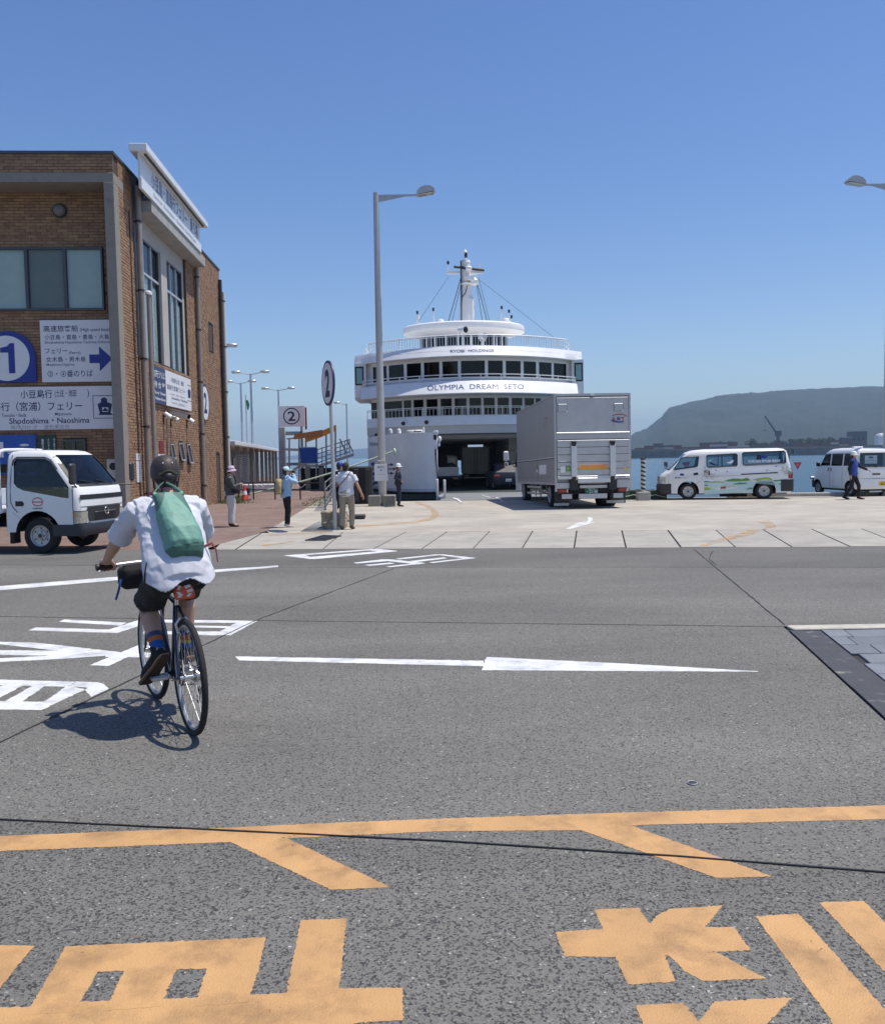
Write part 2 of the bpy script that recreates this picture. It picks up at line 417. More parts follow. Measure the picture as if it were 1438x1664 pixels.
# ------------------------------------------------------------------ mesh building
def basis(o, x, y):
    x = V(x).normalized(); y = V(y); y = (y - x * y.dot(x)).normalized(); z = x.cross(y)
    return Matrix(((x.x, y.x, z.x, o[0]), (x.y, y.y, z.y, o[1]), (x.z, y.z, z.z, o[2]), (0, 0, 0, 1)))
I4 = Matrix.Identity(4)
class B:
    """Collects shapes into one mesh; M is the current placement of what is added."""
    def __init__(s, *mats):
        s.v, s.f, s.mi, s.mats, s.M = [], [], [], list(mats), I4
    def slot(s, m):
        if m is None: return 0
        if m not in s.mats: s.mats.append(m)
        return s.mats.index(m)
    def add(s, vs, fs, m=None):
        k, q = len(s.v), s.slot(m)
        M = s.M
        s.v += [tuple(M @ V(p)) for p in vs]
        s.f += [tuple(i + k for i in f) for f in fs]
        s.mi += [q] * len(fs)
        return s
    def box(s, x0, x1, y0, y1, z0, z1, m=None, bev=0.0):
        if x0 > x1: x0, x1 = x1, x0
        if y0 > y1: y0, y1 = y1, y0
        if z0 > z1: z0, z1 = z1, z0
        if bev <= 0:
            return s.add([(x0, y0, z0), (x1, y0, z0), (x1, y1, z0), (x0, y1, z0), (x0, y0, z1), (x1, y0, z1), (x1, y1, z1), (x0, y1, z1)],
                         [(0, 3, 2, 1), (4, 5, 6, 7), (0, 1, 5, 4), (1, 2, 6, 5), (2, 3, 7, 6), (3, 0, 4, 7)], m)
        b = min(bev, (x1 - x0) * .49, (y1 - y0) * .49, (z1 - z0) * .49)
        vs, idx = [], {}
        for sx in (0, 1):
            for sy in (0, 1):
                for sz in (0, 1):
                    X, Yc, Z = (x0, x1)[sx], (y0, y1)[sy], (z0, z1)[sz]
                    dx, dy, dz = (b, -b)[sx], (b, -b)[sy], (b, -b)[sz]
                    for ax, p in enumerate(((X, Yc + dy, Z + dz), (X + dx, Yc, Z + dz), (X + dx, Yc + dy, Z))):
                        idx[sx, sy, sz, ax] = len(vs); vs.append(p)
        q = lambda *k: idx[k]
        fs = []
        for a in (0, 1):
            f = [q(a, 0, 0, 0), q(a, 1, 0, 0), q(a, 1, 1, 0), q(a, 0, 1, 0)]; fs.append(f if a else f[::-1])
            f = [q(0, a, 0, 1), q(0, a, 1, 1), q(1, a, 1, 1), q(1, a, 0, 1)]; fs.append(f if a else f[::-1])
            f = [q(0, 0, a, 2), q(1, 0, a, 2), q(1, 1, a, 2), q(0, 1, a, 2)]; fs.append(f if a else f[::-1])
        for a in (0, 1):
            for c in (0, 1):
                fs.append([q(a, c, 0, 0), q(a, c, 1, 0), q(a, c, 1, 1), q(a, c, 0, 1)])
                fs.append([q(a, 0, c, 0), q(a, 1, c, 0), q(a, 1, c, 2), q(a, 0, c, 2)])
                fs.append([q(0, a, c, 1), q(1, a, c, 1), q(1, a, c, 2), q(0, a, c, 2)])
                for e in (0, 1): fs.append([q(a, c, e, 0), q(a, c, e, 1), q(a, c, e, 2)])
        return s.add(vs, fs, m)
    def tube(s, pts, r, n=8, m=None, caps=True, flat=1.0):
        pts = [V(p) for p in pts]
        rs = r if isinstance(r, (list, tuple)) else [r] * len(pts)
        vs, fs = [], []
        t = (pts[1] - pts[0]).normalized()
        u = t.orthogonal().normalized()
        for i, p in enumerate(pts):
            a = pts[min(i + 1, len(pts) - 1)] - pts[max(i - 1, 0)]
            if a.length > 1e-9: t = a.normalized()
            u = (u - t * u.dot(t)).normalized()
            w = t.cross(u)
            for k in range(n):
                an = 2 * math.pi * k / n
                vs.append(p + (u * math.cos(an) + w * math.sin(an) * flat) * rs[i])
        for i in range(len(pts) - 1):
            for k in range(n):
                a, b2 = i * n + k, i * n + (k + 1) % n
                fs.append((a, b2, b2 + n, a + n))
        if caps:
            fs.append(tuple(range(n))[::-1])
            fs.append(tuple(range((len(pts) - 1) * n, len(pts) * n)))
        return s.add(vs, fs, m)
    def ring(s, c, ax, rad, r, n=32, k=8, m=None):
        ax = V(ax).normalized(); u = ax.orthogonal().normalized(); w = ax.cross(u); c = V(c)
        vs, fs = [], []
        for i in range(n):
            a = 2 * math.pi * i / n
            d = u * math.cos(a) + w * math.sin(a)
            for j in range(k):
                b2 = 2 * math.pi * j / k
                vs.append(c + d * (rad + r * math.cos(b2)) + ax * r * math.sin(b2))
        for i in range(n):
            for j in range(k):
                fs.append((i * k + j, ((i + 1) % n) * k + j, ((i + 1) % n) * k + (j + 1) % k, i * k + (j + 1) % k))
        return s.add(vs, fs, m)
    def lathe(s, prof, n=24, c=(0, 0, 0), ax=(0, 0, 1), m=None, closed=False):
        ax = V(ax).normalized(); u = ax.orthogonal().normalized(); w = ax.cross(u); c = V(c)
        vs, fs = [], []
        for r, z in prof:
            for i in range(n):
                a = 2 * math.pi * i / n
                vs.append(c + (u * math.cos(a) + w * math.sin(a)) * max(r, 1e-5) + ax * z)
        for j in range(len(prof) - 1 + (1 if closed else 0)):
            j2 = (j + 1) % len(prof)
            for i in range(n):
                fs.append((j * n + i, j * n + (i + 1) % n, j2 * n + (i + 1) % n, j2 * n + i))
        return s.add(vs, fs, m)
    def ell(s, c, r, n=12, m=None, M=None):
        r = r if isinstance(r, (list, tuple)) else (r, r, r)
        vs, fs = [], []
        k = max(6, n // 2 + 2)
        for j in range(k + 1):
            th = math.pi * j / k
            for i in range(n):
                a = 2 * math.pi * i / n
                p = V((math.sin(th) * math.cos(a) * r[0], math.sin(th) * math.sin(a) * r[1], math.cos(th) * r[2]))
                if M: p = M @ p
                vs.append(V(c) + p)
        for j in range(k):
            for i in range(n):
                fs.append((j * n + i, (j + 1) * n + i, (j + 1) * n + (i + 1) % n, j * n + (i + 1) % n))
        return s.add(vs, fs, m)
    def prism(s, poly, h0, h1, m=None, F=None, caps=True):
        """poly = 2-D outline; F(a, b, h) -> 3-D point."""
        F = F or (lambda a, b2, h: (a, b2, h))
        n = len(poly)
        vs = [F(a, b2, h0) for a, b2 in poly] + [F(a, b2, h1) for a, b2 in poly]
        fs = [(i, (i + 1) % n, (i + 1) % n + n, i + n) for i in range(n)]
        if caps:
            tr = tessellate_polygon([[V((a, b2, 0)) for a, b2 in poly]])
            for q in tr:
                fs.append(tuple(q)); fs.append(tuple(i + n for i in q[::-1]))
        return s.add(vs, fs, m)
    def sheet(s, pts, m=None):
        """One flat polygon in 3-D (concave allowed)."""
        pts = [V(p) for p in pts]
        tr = tessellate_polygon([pts])
        return s.add(pts, [tuple(q) for q in tr], m)
    def loft(s, rings, m=None, closed=True, caps=True):
        n = len(rings[0])
        vs = [p for r in rings for p in r]
        fs = []
        for i in range(len(rings) - 1):
            for k in range(n if closed else n - 1):
                a, b2 = i * n + k, i * n + (k + 1) % n
                fs.append((a, b2, b2 + n, a + n))
        if caps:
            fs.append(tuple(range(n))[::-1]); fs.append(tuple(range((len(rings) - 1) * n, len(rings) * n)))
        return s.add(vs, fs, m)
    def mesh(s, name, smooth=None, fix=True):
        me = bpy.data.meshes.new(name)
        me.from_pydata(s.v, [], s.f)
        for m in s.mats: me.materials.append(MATS[m])
        me.polygons.foreach_set('material_index', s.mi)
        if fix:
            bm = bmesh.new(); bm.from_mesh(me)
            bmesh.ops.recalc_face_normals(bm, faces=bm.faces)
            bm.to_mesh(me); bm.free()
        if smooth is not None:
            me.shade_smooth(); me.set_sharp_from_angle(angle=math.radians(smooth))
        me.update()
        return me
    def build(s, name, parent=None, smooth=None, fix=True, kind=None):
        return link(name, s.mesh(name, smooth, fix), parent, kind)
def link(name, me, parent=None, kind=None):
    o = bpy.data.objects.new(name, me)
    COL.objects.link(o)
    if parent: o.parent = parent
    if kind: o['kind'] = kind
    return o
def tag(o, label, cat, group=None):
    o['label'] = label; o['category'] = cat
    if group: o['group'] = group
    return o
def thing(name, label, cat, loc=(0, 0, 0), rz=0.0, group=None, rx=0.0, ry=0.0):
    o = bpy.data.objects.new(name, None)
    COL.objects.link(o)
    o.location = loc; o.rotation_euler = (rx, ry, rz)
    o.empty_display_size = 0.1
    return tag(o, label, cat, group)
def copy_tree(o, parent=None):
    c = o.copy(); COL.objects.link(c); c.parent = parent
    for ch in list(o.children): copy_tree(ch, c)
    return c
def evaluate(o, name):
    dg = bpy.context.evaluated_depsgraph_get()
    dg.update()
    me = bpy.data.meshes.new_from_object(o.evaluated_get(dg))
    me.name = name
    return me
_TC = {}
def text_mesh(body, bold):
    if (body, bold) not in _TC:
        c = bpy.data.curves.new('lettering', 'FONT')
        c.body = body; c.resolution_u = 3; c.offset = bold; c.align_x = 'CENTER'; c.space_line = 0.9
        o = bpy.data.objects.new('lettering', c); COL.objects.link(o)
        me = evaluate(o, 'lettering')
        bpy.data.objects.remove(o); bpy.data.curves.remove(c)
        _TC[body, bold] = ([tuple(v.co) for v in me.vertices], [tuple(p.vertices) for p in me.polygons])
        bpy.data.meshes.remove(me)
    return _TC[body, bold]
def letters(b, body, cx, cy, w, h, M, m, bold=0.0, up=0.0, F=None):
    """Adds lettering to builder b, fitted into w x h (h may be None) about (cx, cy) of plane M."""
    vs, fs = text_mesh(body, bold)
    xs = [v[0] for v in vs]; ys = [v[1] for v in vs]
    x0, x1, y0, y1 = min(xs), max(xs), min(ys), max(ys)
    sx = w / max(1e-6, x1 - x0)
    sy = h / max(1e-6, y1 - y0) if h else sx
    pts = []
    for x, y, z in vs:
        a, c = (x - (x0 + x1) / 2) * sx + cx, (y - (y0 + y1) / 2) * sy + cy
        pts.append(F(a, c) if F else M @ V((a, c, up)))
    b.add(pts, fs, m)
def circle(cx, cy, r, n=40, a0=0.0, a1=None):
    a1 = 2 * math.pi if a1 is None else a1
    return [(cx + r * math.cos(a0 + (a1 - a0) * i / n), cy + r * math.sin(a0 + (a1 - a0) * i / n)) for i in range(n)]
def remesh(b, name, mats, parent=None, voxel=0.012, smooth_it=4, fold=None, kind=None):
    """Unites everything in b into one continuous skin."""
    me = b.mesh(name)
    o = bpy.data.objects.new(name, me); COL.objects.link(o)
    r = o.modifiers.new('r', 'REMESH'); r.mode = 'VOXEL'; r.voxel_size = voxel; r.use_smooth_shade = True
    s = o.modifiers.new('s', 'SMOOTH'); s.iterations = smooth_it; s.factor = 0.5
    me2 = evaluate(o, name)
    bpy.data.objects.remove(o); bpy.data.meshes.remove(me)
    if fold:
        no = [v.normal.copy() for v in me2.vertices]
        for v, q in zip(me2.vertices, no): v.co += q * fold(v.co)
    me2.materials.clear()
    for m in mats: me2.materials.append(MATS[m])
    me2.shade_smooth()
    me2.update()
    return link(name, me2, parent, kind)
def boolean(o, cutters):
    """Cuts each builder in cutters out of object o."""
    tmp = []
    for c in cutters:
        k = link('cut', c.mesh('cut')); tmp.append(k)
        k.parent = o.parent
        m = o.modifiers.new('c', 'BOOLEAN'); m.operation = 'DIFFERENCE'; m.object = k; m.solver = 'EXACT'
        try: m.material_mode = 'TRANSFER'
        except Exception: pass
    bpy.context.view_layer.update()
    me = evaluate(o, o.name)
    o.modifiers.clear()
    o.data = me
    for k in tmp: bpy.data.objects.remove(k)
    me.shade_smooth(); me.set_sharp_from_angle(angle=math.radians(32))
    return o
# ------------------------------------------------------------------ ground
def LK(x): return gzp(x, 17.12 - 0.1369 * (x + 4.30))              # road / quay boundary
def gzp(x, y, up=0.0): return V((x, y, gz(y) + up))
QE0, QE1 = V((-4.2, 37.55, 0)), V((46, 31.9, 0))                        # quay edge line
def quay_edge(x): return QE0.y + (QE1.y - QE0.y) * (x - QE0.x) / (QE1.x - QE0.x)
def flat_sheet(name, pts, m, up=0.0, kind='structure', parent=None):
    b = B(m)
    b.sheet([(p[0], p[1], gz(p[1]) + up) for p in pts])
    o = b.build(name, parent, fix=False)
    me = o.data
    if me.polygons and me.polygons[0].normal.z < 0: me.flip_normals()
    if kind: o['kind'] = kind
    return o
yA = lambda px, py: G(px, py)
# surfacing joints (from the photograph): the road is laid in three bands
cab0, cab1 = G(0, 1333), G(1438, 1420)
cs = (cab1.y - cab0.y) / (cab1.x - cab0.x)
cable = lambda x: cab0.y + cs * (x - cab0.x)
j0, j1 = G(0, 918), G(1438, 922)
js = (j1.y - j0.y) / (j1.x - j0.x)
band = lambda x: j0.y + js * (x - j0.x)
XL, XR = -70, 60
tl = [G(1272, 1018), G(1438, 1172)]                                     # left edge of the stone paving
tdir = (tl[1] - tl[0]).normalized()
road = flat_sheet('asphalt_road', [(XL, cable(XL) if 0 else 9), (XL, band(XL)), (XR, band(XR)), (XR, tl[0].y), (tl[0].x, tl[0].y), (tl[0].x + tdir.x * 6.5, tl[0].y + tdir.y * 6.5), (2.2, cable(2.2)), (-8, cable(-8)), (-8, 9)], 'asphalt_mid')
flat_sheet('asphalt_near_band', [(-8, -8), (-8, cable(-8)), (2.2, cable(2.2)), (tl[0].x + tdir.x * 6.5, tl[0].y + tdir.y * 6.5), (9, -8)], 'asphalt_near')
flat_sheet('asphalt_left_band', [(XL, -8), (XL, 9), (-8, 9), (-8, -8)], 'asphalt_mid')
flat_sheet('asphalt_far_band', [(XL, band(XL)), (XL, LK(XL).y), (XR, LK(XR).y), (XR, band(XR))], 'asphalt_far')
def strip_line(name, pts, w, m, up=0.003, parent=None, jit=0.0, h=0.004):
    """A thin raised or sealed line lying on the ground along pts."""
    b = B(m)
    P = []
    for a, c in zip(pts[:-1], pts[1:]):
        n = max(1, int((c - a).length / (0.12 if jit else 1.0)))
        for i in range(n): P.append(a.lerp(c, i / n))
    P.append(pts[-1])
    L_, R_ = [], []
    for i, p in enumerate(P):
        t = (P[min(i + 1, len(P) - 1)] - P[max(0, i - 1)]); t.z = 0; t.normalize()
        n = V((-t.y, t.x, 0))
        ww = w * (1 + R.uniform(-jit, jit) * 1.6); off = R.uniform(-jit, jit) * w * 1.2
        for q, s in ((L_, 1), (R_, -1)):
            c = p + n * (off + s * ww / 2)
            q.append(V((c.x, c.y, gz(c.y) + up)))
    n = len(P)
    top = [v + V((0, 0, h)) for v in L_] + [v + V((0, 0, h)) for v in R_]
    vs = L_ + R_ + top
    fs = []
    for i in range(n - 1):
        fs += [(2 * n + i, 3 * n + i, 3 * n + i + 1, 2 * n + i + 1), (i, i + 1, 2 * n + i + 1, 2 * n + i), (n + i, 3 * n + i, 3 * n + i + 1, n + i + 1)]
    b.add(vs, fs)
    return b.build(name, parent, fix=True)
strip_line('joint_seal', [G(-60, 1330), G(330, 1349), G(719, 1368), G(1100, 1393), G(1500, 1424)], 0.0095, 'sealant', 0.002, road, 0.12, 0.004)
for k, pts in enumerate(([(640, 924), (415, 1009), (-40, 1226)],
                         [(1128, 893), (1160, 920), (1275, 1016)], [(-20, 1002), (240, 1006), (420, 1009), (860, 1014), (1272, 1019)],
                         [(-20, 918), (450, 922), (900, 922), (1438, 922)], [(1163, 918), (1152, 908), (1158, 896)])):
    strip_line('pavement_joint', [G(*p) for p in pts], (0.012, 0.014, 0.008, 0.006, 0.014)[k], 'crack', 0.003, road, (0.25, 0.3, 0.2, 0.2, 0.5)[k], 0.002)
# quay: concrete sheet behind the drain strip, strip of slabs along the road
brick_line = [G(357, 884), G(433, 863), G(461, 847), G(524, 810), V((-5.2, 46, 0)), V((-7.5, 64, 0))]
s_far = [G(438, 866), G(760, 862.5), G(1438, 859)]
fa, fb = s_far[0], s_far[2]
far_y = lambda x: fa.y + (fb.y - fa.y) * (x - fa.x) / (fb.x - fa.x)
quay = flat_sheet('quay_apron', [(fa.x, fa.y), (XR, far_y(XR)), (XR, quay_edge(XR)), (-4.2, quay_edge(-4.2)), (-4.2, 46), (-9.0, 125), (-12, 125)] + [(p.x, p.y) for p in brick_line[:0:-1]], 'quay_concrete')
wall = B('seawall')
def skirt(pts, d=3.2):
    for a, c in zip(pts[:-1], pts[1:]):
        wall.add([(a[0], a[1], gz(a[1])), (c[0], c[1], gz(c[1])), (c[0], c[1], -d), (a[0], a[1], -d)], [(0, 1, 2, 3)])
skirt([(XR, quay_edge(XR)), (-4.2, quay_edge(-4.2)), (-4.2, 46), (-9.0, 125), (XL, 125)])
wall.build('quay_wall', kind='structure')
kerbs = B('concrete')
for x0, x1 in ((6.4, 9.0), (11.5, 30)):
    kerbs.box(x0, x1, -0.14, 0.14, -0.02, 0.16, bev=0.03)
stop = kerbs.mesh('kerb')
o = link('quay_kerb', stop, kind='structure'); o.location = (0, quay_edge(0) - 0.3, gz(37)); o.rotation_euler.z = math.atan2(QE1.y - QE0.y, QE1.x - QE0.x)
joints = [((423, 867), (392, 889)), ((557, 865), (528, 890)), ((659.6, 864), (609, 889.5)), ((726, 863), (686, 889)), ((794.5, 862.5), (768, 889)), ((864, 862), (847, 889)),
          ((935, 861.5), (930, 888.5)), ((1007.5, 861), (1014, 888.5)), ((1082, 860.6), (1102, 888)), ((1158.6, 860), (1191, 888)), ((1236, 859.7), (1284, 888)), ((1316, 859.4), (1380, 888)), ((1397, 859), (1472, 887.5)), ((1480, 858.6), (1562, 887))]
strip_base = flat_sheet('drain_strip', [(-14 if 0 else G(357, 884).x, LK(G(357, 884).x).y), (XR, LK(XR).y), (XR, far_y(XR)), (fa.x, fa.y)], 'crack', -0.03)
for k in range(len(joints) - 1):
    (a, c), (d, e) = joints[k], joints[k + 1]
    def on(px, py, line, w):
        p = G(px, py); return p
    A0, C0, D0, E0 = G(*a), G(*c), G(*d), G(*e)
    A0.y, D0.y = far_y(A0.x) - .012, far_y(D0.x) - .012
    C0.y, E0.y = LK(C0.x).y + .006, LK(E0.x).y + .006
    g = 0.016
    A0.x += g; C0.x += g; D0.x -= g; E0.x -= g
    lip = R.uniform(-.004, .004)
    b = B('strip_concrete')
    q = [A0, C0, E0, D0]
    b.add([(p.x, p.y, gz(p.y) - 0.03) for p in q] + [(p.x, p.y, gz(p.y) + .002 + lip) for p in q], [(4, 5, 6, 7), (0, 1, 5, 4), (1, 2, 6, 5), (2, 3, 7, 6), (3, 0, 4, 7)])
    b.build('slab', strip_base)
for x0, x1 in ((G(1480, 858.6).x + .03, 30), ):
    b = B('strip_concrete')
    q = [(x0, far_y(x0) - .012), (x0 + .9, LK(x0 + .9).y + .006), (x1, LK(x1).y + .006), (x1, far_y(x1) - .012)]
    b.add([(p[0], p[1], gz(p[1]) - .03) for p in q] + [(p[0], p[1], gz(p[1]) + .002) for p in q], [(4, 5, 6, 7), (0, 1, 5, 4), (2, 3, 7, 6)])
    b.build('slab', strip_base)
g0 = G(357, 884); g1 = G(423, 867); g2 = G(392, 889)
b = B('strip_concrete')
q = [(g0.x + .01, g0.y), (LK(g0.x + .2).x, LK(g0.x + .2).y + .006), (g2.x - .016, LK(g2.x - .016).y + .006), (g1.x - .016, far_y(g1.x) - .012), (G(433, 863).x, far_y(g1.x) - .012)]
q = [q[0], q[1], q[2], q[3]]
b.sheet([(p[0], p[1], gz(p[1]) + .001) for p in q]); o = b.build('slab', strip_base, fix=False)
if o.data.polygons[0].normal.z < 0: o.data.flip_normals()
# red brick walkway on the left
flat_sheet('brick_pavement', [(XL, LK(XL).y), (G(357, 884).x, LK(G(357, 884).x).y)] + [(p.x, p.y) for p in brick_line] + [(-12, 125), (XL, 125)], 'paver')
# dark grille over the drain and the steel checker plate beside the boulder
gr = thing('drain_grate', 'black steel drain grating set into the concrete strip near the round number sign', 'drain grate', G(525, 875), 0)
base = G(525, 875)
c4 = [G(496, 879) - base, G(526, 870.5) - base, G(555, 871.5) - base, G(529, 879) - base]
b = B('black'); b.sheet([p + V((0, 0, .006)) for p in c4]); o = b.build('tray', gr, fix=False)
b = B('dark_trim')
for i in range(13):
    t = i / 12
    p0, p1 = c4[0].lerp(c4[3], t), c4[1].lerp(c4[2], t)
    b.tube([p0 + V((0, 0, .014)), p1 + V((0, 0, .014))], .011, 4)
b.build('bar', gr)
pl = thing('steel_plate', 'flat grey ribbed steel plate lying in front of the boulder', 'steel plate', G(515, 860), 0)
base = G(515, 860)
c4 = [G(489, 864) - base, G(511, 852) - base, G(535, 852) - base, G(541, 864) - base]
b = B('ramp_grey'); b.prism([(p.x, p.y) for p in c4], .004, .016); b.build('plate', pl)
b = B('ramp_grey')
for i in range(1, 14):
    t = i / 14
    b.tube([c4[0].lerp(c4[1], t) + V((0, 0, .018)), c4[3].lerp(c4[2], t) + V((0, 0, .018))], .006, 4)
b.build('rib', pl)
# ------------------------------------------------------------------ painted markings
ZI = [0]
def marking(px_polys, m, name, parent=road, jit=0.007, step=0.035, up=0.001):
    b = B(m)
    V2, F2 = [], []
    for poly in px_polys:
        pts = [G(*p) for p in poly]
        out = []
        for a, c in zip(pts, pts[1:] + pts[:1]):
            L_ = (c - a).length
            n = max(1, min(400, int(L_ / max(step, a.length * .0022))))
            for i in range(n):
                p = a.lerp(c, i / n)
                jj = jit if i else jit * .4
                p += V((R.gauss(0, jj), R.gauss(0, jj), 0))
                out.append(p)
        F2.append(list(range(len(V2), len(V2) + len(out)))); V2 += [p.to_2d() for p in out]
    for f in F2:
        z = up + 0.00004 * (ZI[0] % 14); ZI[0] += 1
        b.sheet([(V2[i].x, V2[i].y, gz(V2[i].y) + z) for i in f])
    o = b.build(name, parent, fix=False)
    for p in o.data.polygons:
        if p.normal.z < 0: p.flip()
    return o
def Z(f, s, ox, oy): return [[(ox + x / s, oy + y / s) for x, y in poly] for poly in f]
marking([[(382, 1067), (786, 1074), (787, 1083), (388, 1073.5)], [(790, 1068), (1010, 1078.5), (1232, 1091), (1232, 1092), (1150, 1091.5), (783, 1089.5)]], 'paint_white', 'painted_arrow', jit=.003)
marking([[(-30, 955), (120, 943), (196, 937), (215, 937.5), (212, 941), (-30, 962)], [(205, 936.5), (330, 927), (452, 919), (452, 921.7), (214, 941)]], 'paint_white', 'painted_line', jit=.003)
s3 = 1438 / 440
marking(Z([[(340, 88), (672, 105), (640, 121), (312, 100)], [(190, 130), (592, 142), (618, 160), (150, 146)], [(752, 86), (850, 88), (622, 160), (566, 146)],
           [(770, 88), (1370, 94), (1345, 107), (760, 104)], [(1370, 94), (1225, 172), (1130, 171), (1262, 102)], [(770, 150), (1180, 152), (1150, 173), (730, 164)], [(1000, 120), (1245, 124), (1225, 134), (990, 130)]], s3, 0, 980), 'paint_white', 'painted_character', jit=.003)
marking(Z([[(-40, 206), (200, 212), (640, 262), (520, 278), (-40, 216)], [(-40, 251), (300, 254), (500, 268), (330, 282), (-40, 277)], [(-40, 297), (420, 272), (640, 275), (330, 298), (-40, 316)],
           [(735, 225), (800, 226), (780, 242), (575, 335), (475, 331)], [(560, 262), (860, 265), (850, 290), (560, 287)]], s3, 0, 980), 'paint_white', 'painted_character', jit=.003)
marking(Z([[(-40, 407), (520, 422), (552, 432), (578, 457), (540, 470), (450, 448), (-40, 437)], [(500, 432), (578, 457), (485, 500), (450, 463)], [(357, 440), (455, 460), (270, 545), (200, 545), (232, 528)],
           [(-40, 522), (240, 525), (265, 550), (220, 570), (-40, 566)], [(20, 436), (125, 438), (0, 504), (-40, 504), (-40, 462)], [(178, 438), (244, 440), (108, 530), (18, 528)]], s3, 0, 980), 'paint_white', 'painted_character', jit=.003)
s4 = 1438 / 480
marking(Z([[(120, 248), (545, 217), (575, 215), (560, 222), (215, 247)], [(225, 257), (640, 223), (677, 227), (270, 266)], [(120, 248), (222, 243), (275, 264), (250, 265)], [(520, 221), (575, 215), (677, 226), (610, 231)]], s4, 420, 820), 'paint_white', 'painted_character', jit=.004)
marking(Z([[(462, 284), (600, 267), (640, 267), (655, 273), (480, 287)], [(515, 294), (640, 283), (665, 287), (540, 299)], [(620, 302), (790, 282), (812, 286), (640, 305)], [(600, 267), (660, 268), (812, 285), (780, 291), (640, 277)],
           [(668, 263), (860, 243), (900, 244), (690, 267)], [(735, 275), (900, 257), (920, 262), (765, 280)], [(831, 281), (1040, 257), (1057, 261), (850, 284)], [(860, 243), (905, 243), (1057, 260), (1010, 264)]], s4, 420, 820), 'paint_white', 'painted_character', jit=.004)
yel = dict(m='paint_yellow', jit=.0019, step=.007)
marking([[(-80, 1363), (180, 1352), (350, 1346.5), (540, 1338), (719, 1331), (1010, 1321.5), (1438, 1309.5), (1520, 1307), (1520, 1330), (1438, 1332), (1200, 1338), (1050, 1341), (945, 1350), (719, 1351.5), (490, 1362), (375, 1369), (180, 1377), (-80, 1387)]], name='painted_yellow_line', **yel)
marking([[(372, 1368), (466, 1363), (636, 1443), (538, 1447)]], name='painted_yellow_line', **yel)
marking([[(942, 1349), (1027, 1343), (1256, 1425.5), (1165, 1428)]], name='painted_yellow_line', **yel)
marking(Z([[(-60, 513), (112, 516), (-60, 725)], [(212, 518), (864, 489), (842, 587), (165, 605)], [(165, 602), (320, 598), (243, 730), (84, 742)], [(403, 598), (577, 586), (522, 714), (341, 728)], [(674, 585), (845, 580), (806, 700), (630, 714)],
           [(68, 716), (255, 699), (640, 684), (930, 670), (1104, 654), (1311, 652), (1310, 757), (1150, 768), (1130, 840), (-60, 860), (-60, 716)], [(978, 432), (1127, 427), (1098, 700), (922, 712)]], 2, 0, 1280), name='painted_yellow_character', **yel)
marking(Z([[(368, 472), (520, 461), (680, 456), (850, 456), (950, 455), (1003, 530), (890, 536), (740, 548), (560, 553), (400, 551)], [(495, 398), (640, 392), (690, 470), (760, 632), (605, 643)], [(668, 452), (695, 420), (740, 396), (913, 385), (842, 470), (680, 475)], [(735, 545), (890, 535), (970, 580), (1055, 623), (850, 631), (790, 600)],
           [(1018, 420), (1160, 412), (1450, 735), (1500, 830), (1340, 860)], [(1225, 375), (1370, 370), (1560, 560), (1560, 730)], [(628, 710), (785, 703), (835, 762), (860, 732), (885, 698), (1140, 684), (1060, 767), (960, 850), (690, 850)]], 2, 718, 1280), name='painted_yellow_character', **yel)
def arc_px(c): return [G(*p) for p in c]
arc_o = [(676, 815), (700, 822), (712, 832), (713, 838), (704, 845), (680, 850), (620, 854), (560, 857)]
arc_i = [(560, 854), (620, 851.5), (676, 847), (698, 841), (703, 836), (700, 829), (690, 823), (672, 817)]
marking([arc_o + arc_i], 'paint_faded', 'painted_yellow_line', quay, jit=.01, up=.004)
marking([[(432, 868), (500, 864.5), (545, 863.6), (545, 865), (440, 871)], [(424, 886), (470, 879), (482, 880), (430, 888.5)]], 'paint_faded', 'painted_yellow_line', quay, jit=.01, up=.008)
marking([[(1215, 861), (1236, 861), (1222, 869), (1180, 879), (1150, 888), (1134, 888), (1165, 877), (1200, 868)], [(1228, 848), (1250, 845), (1262, 856), (1240, 861), (1246, 854)]], 'paint_faded', 'painted_yellow_line', quay, jit=.01, up=.008)
marking(Z([[(655, 1438), (770, 1380), (850, 1372), (862, 1350), (848, 1330), (890, 1328), (902, 1345), (896, 1362), (880, 1374), (920, 1380), (800, 1410), (700, 1438)]], 1438 / 260, 800, 600), 'paint_white', 'painted_arrow', quay, jit=.006, up=.004)
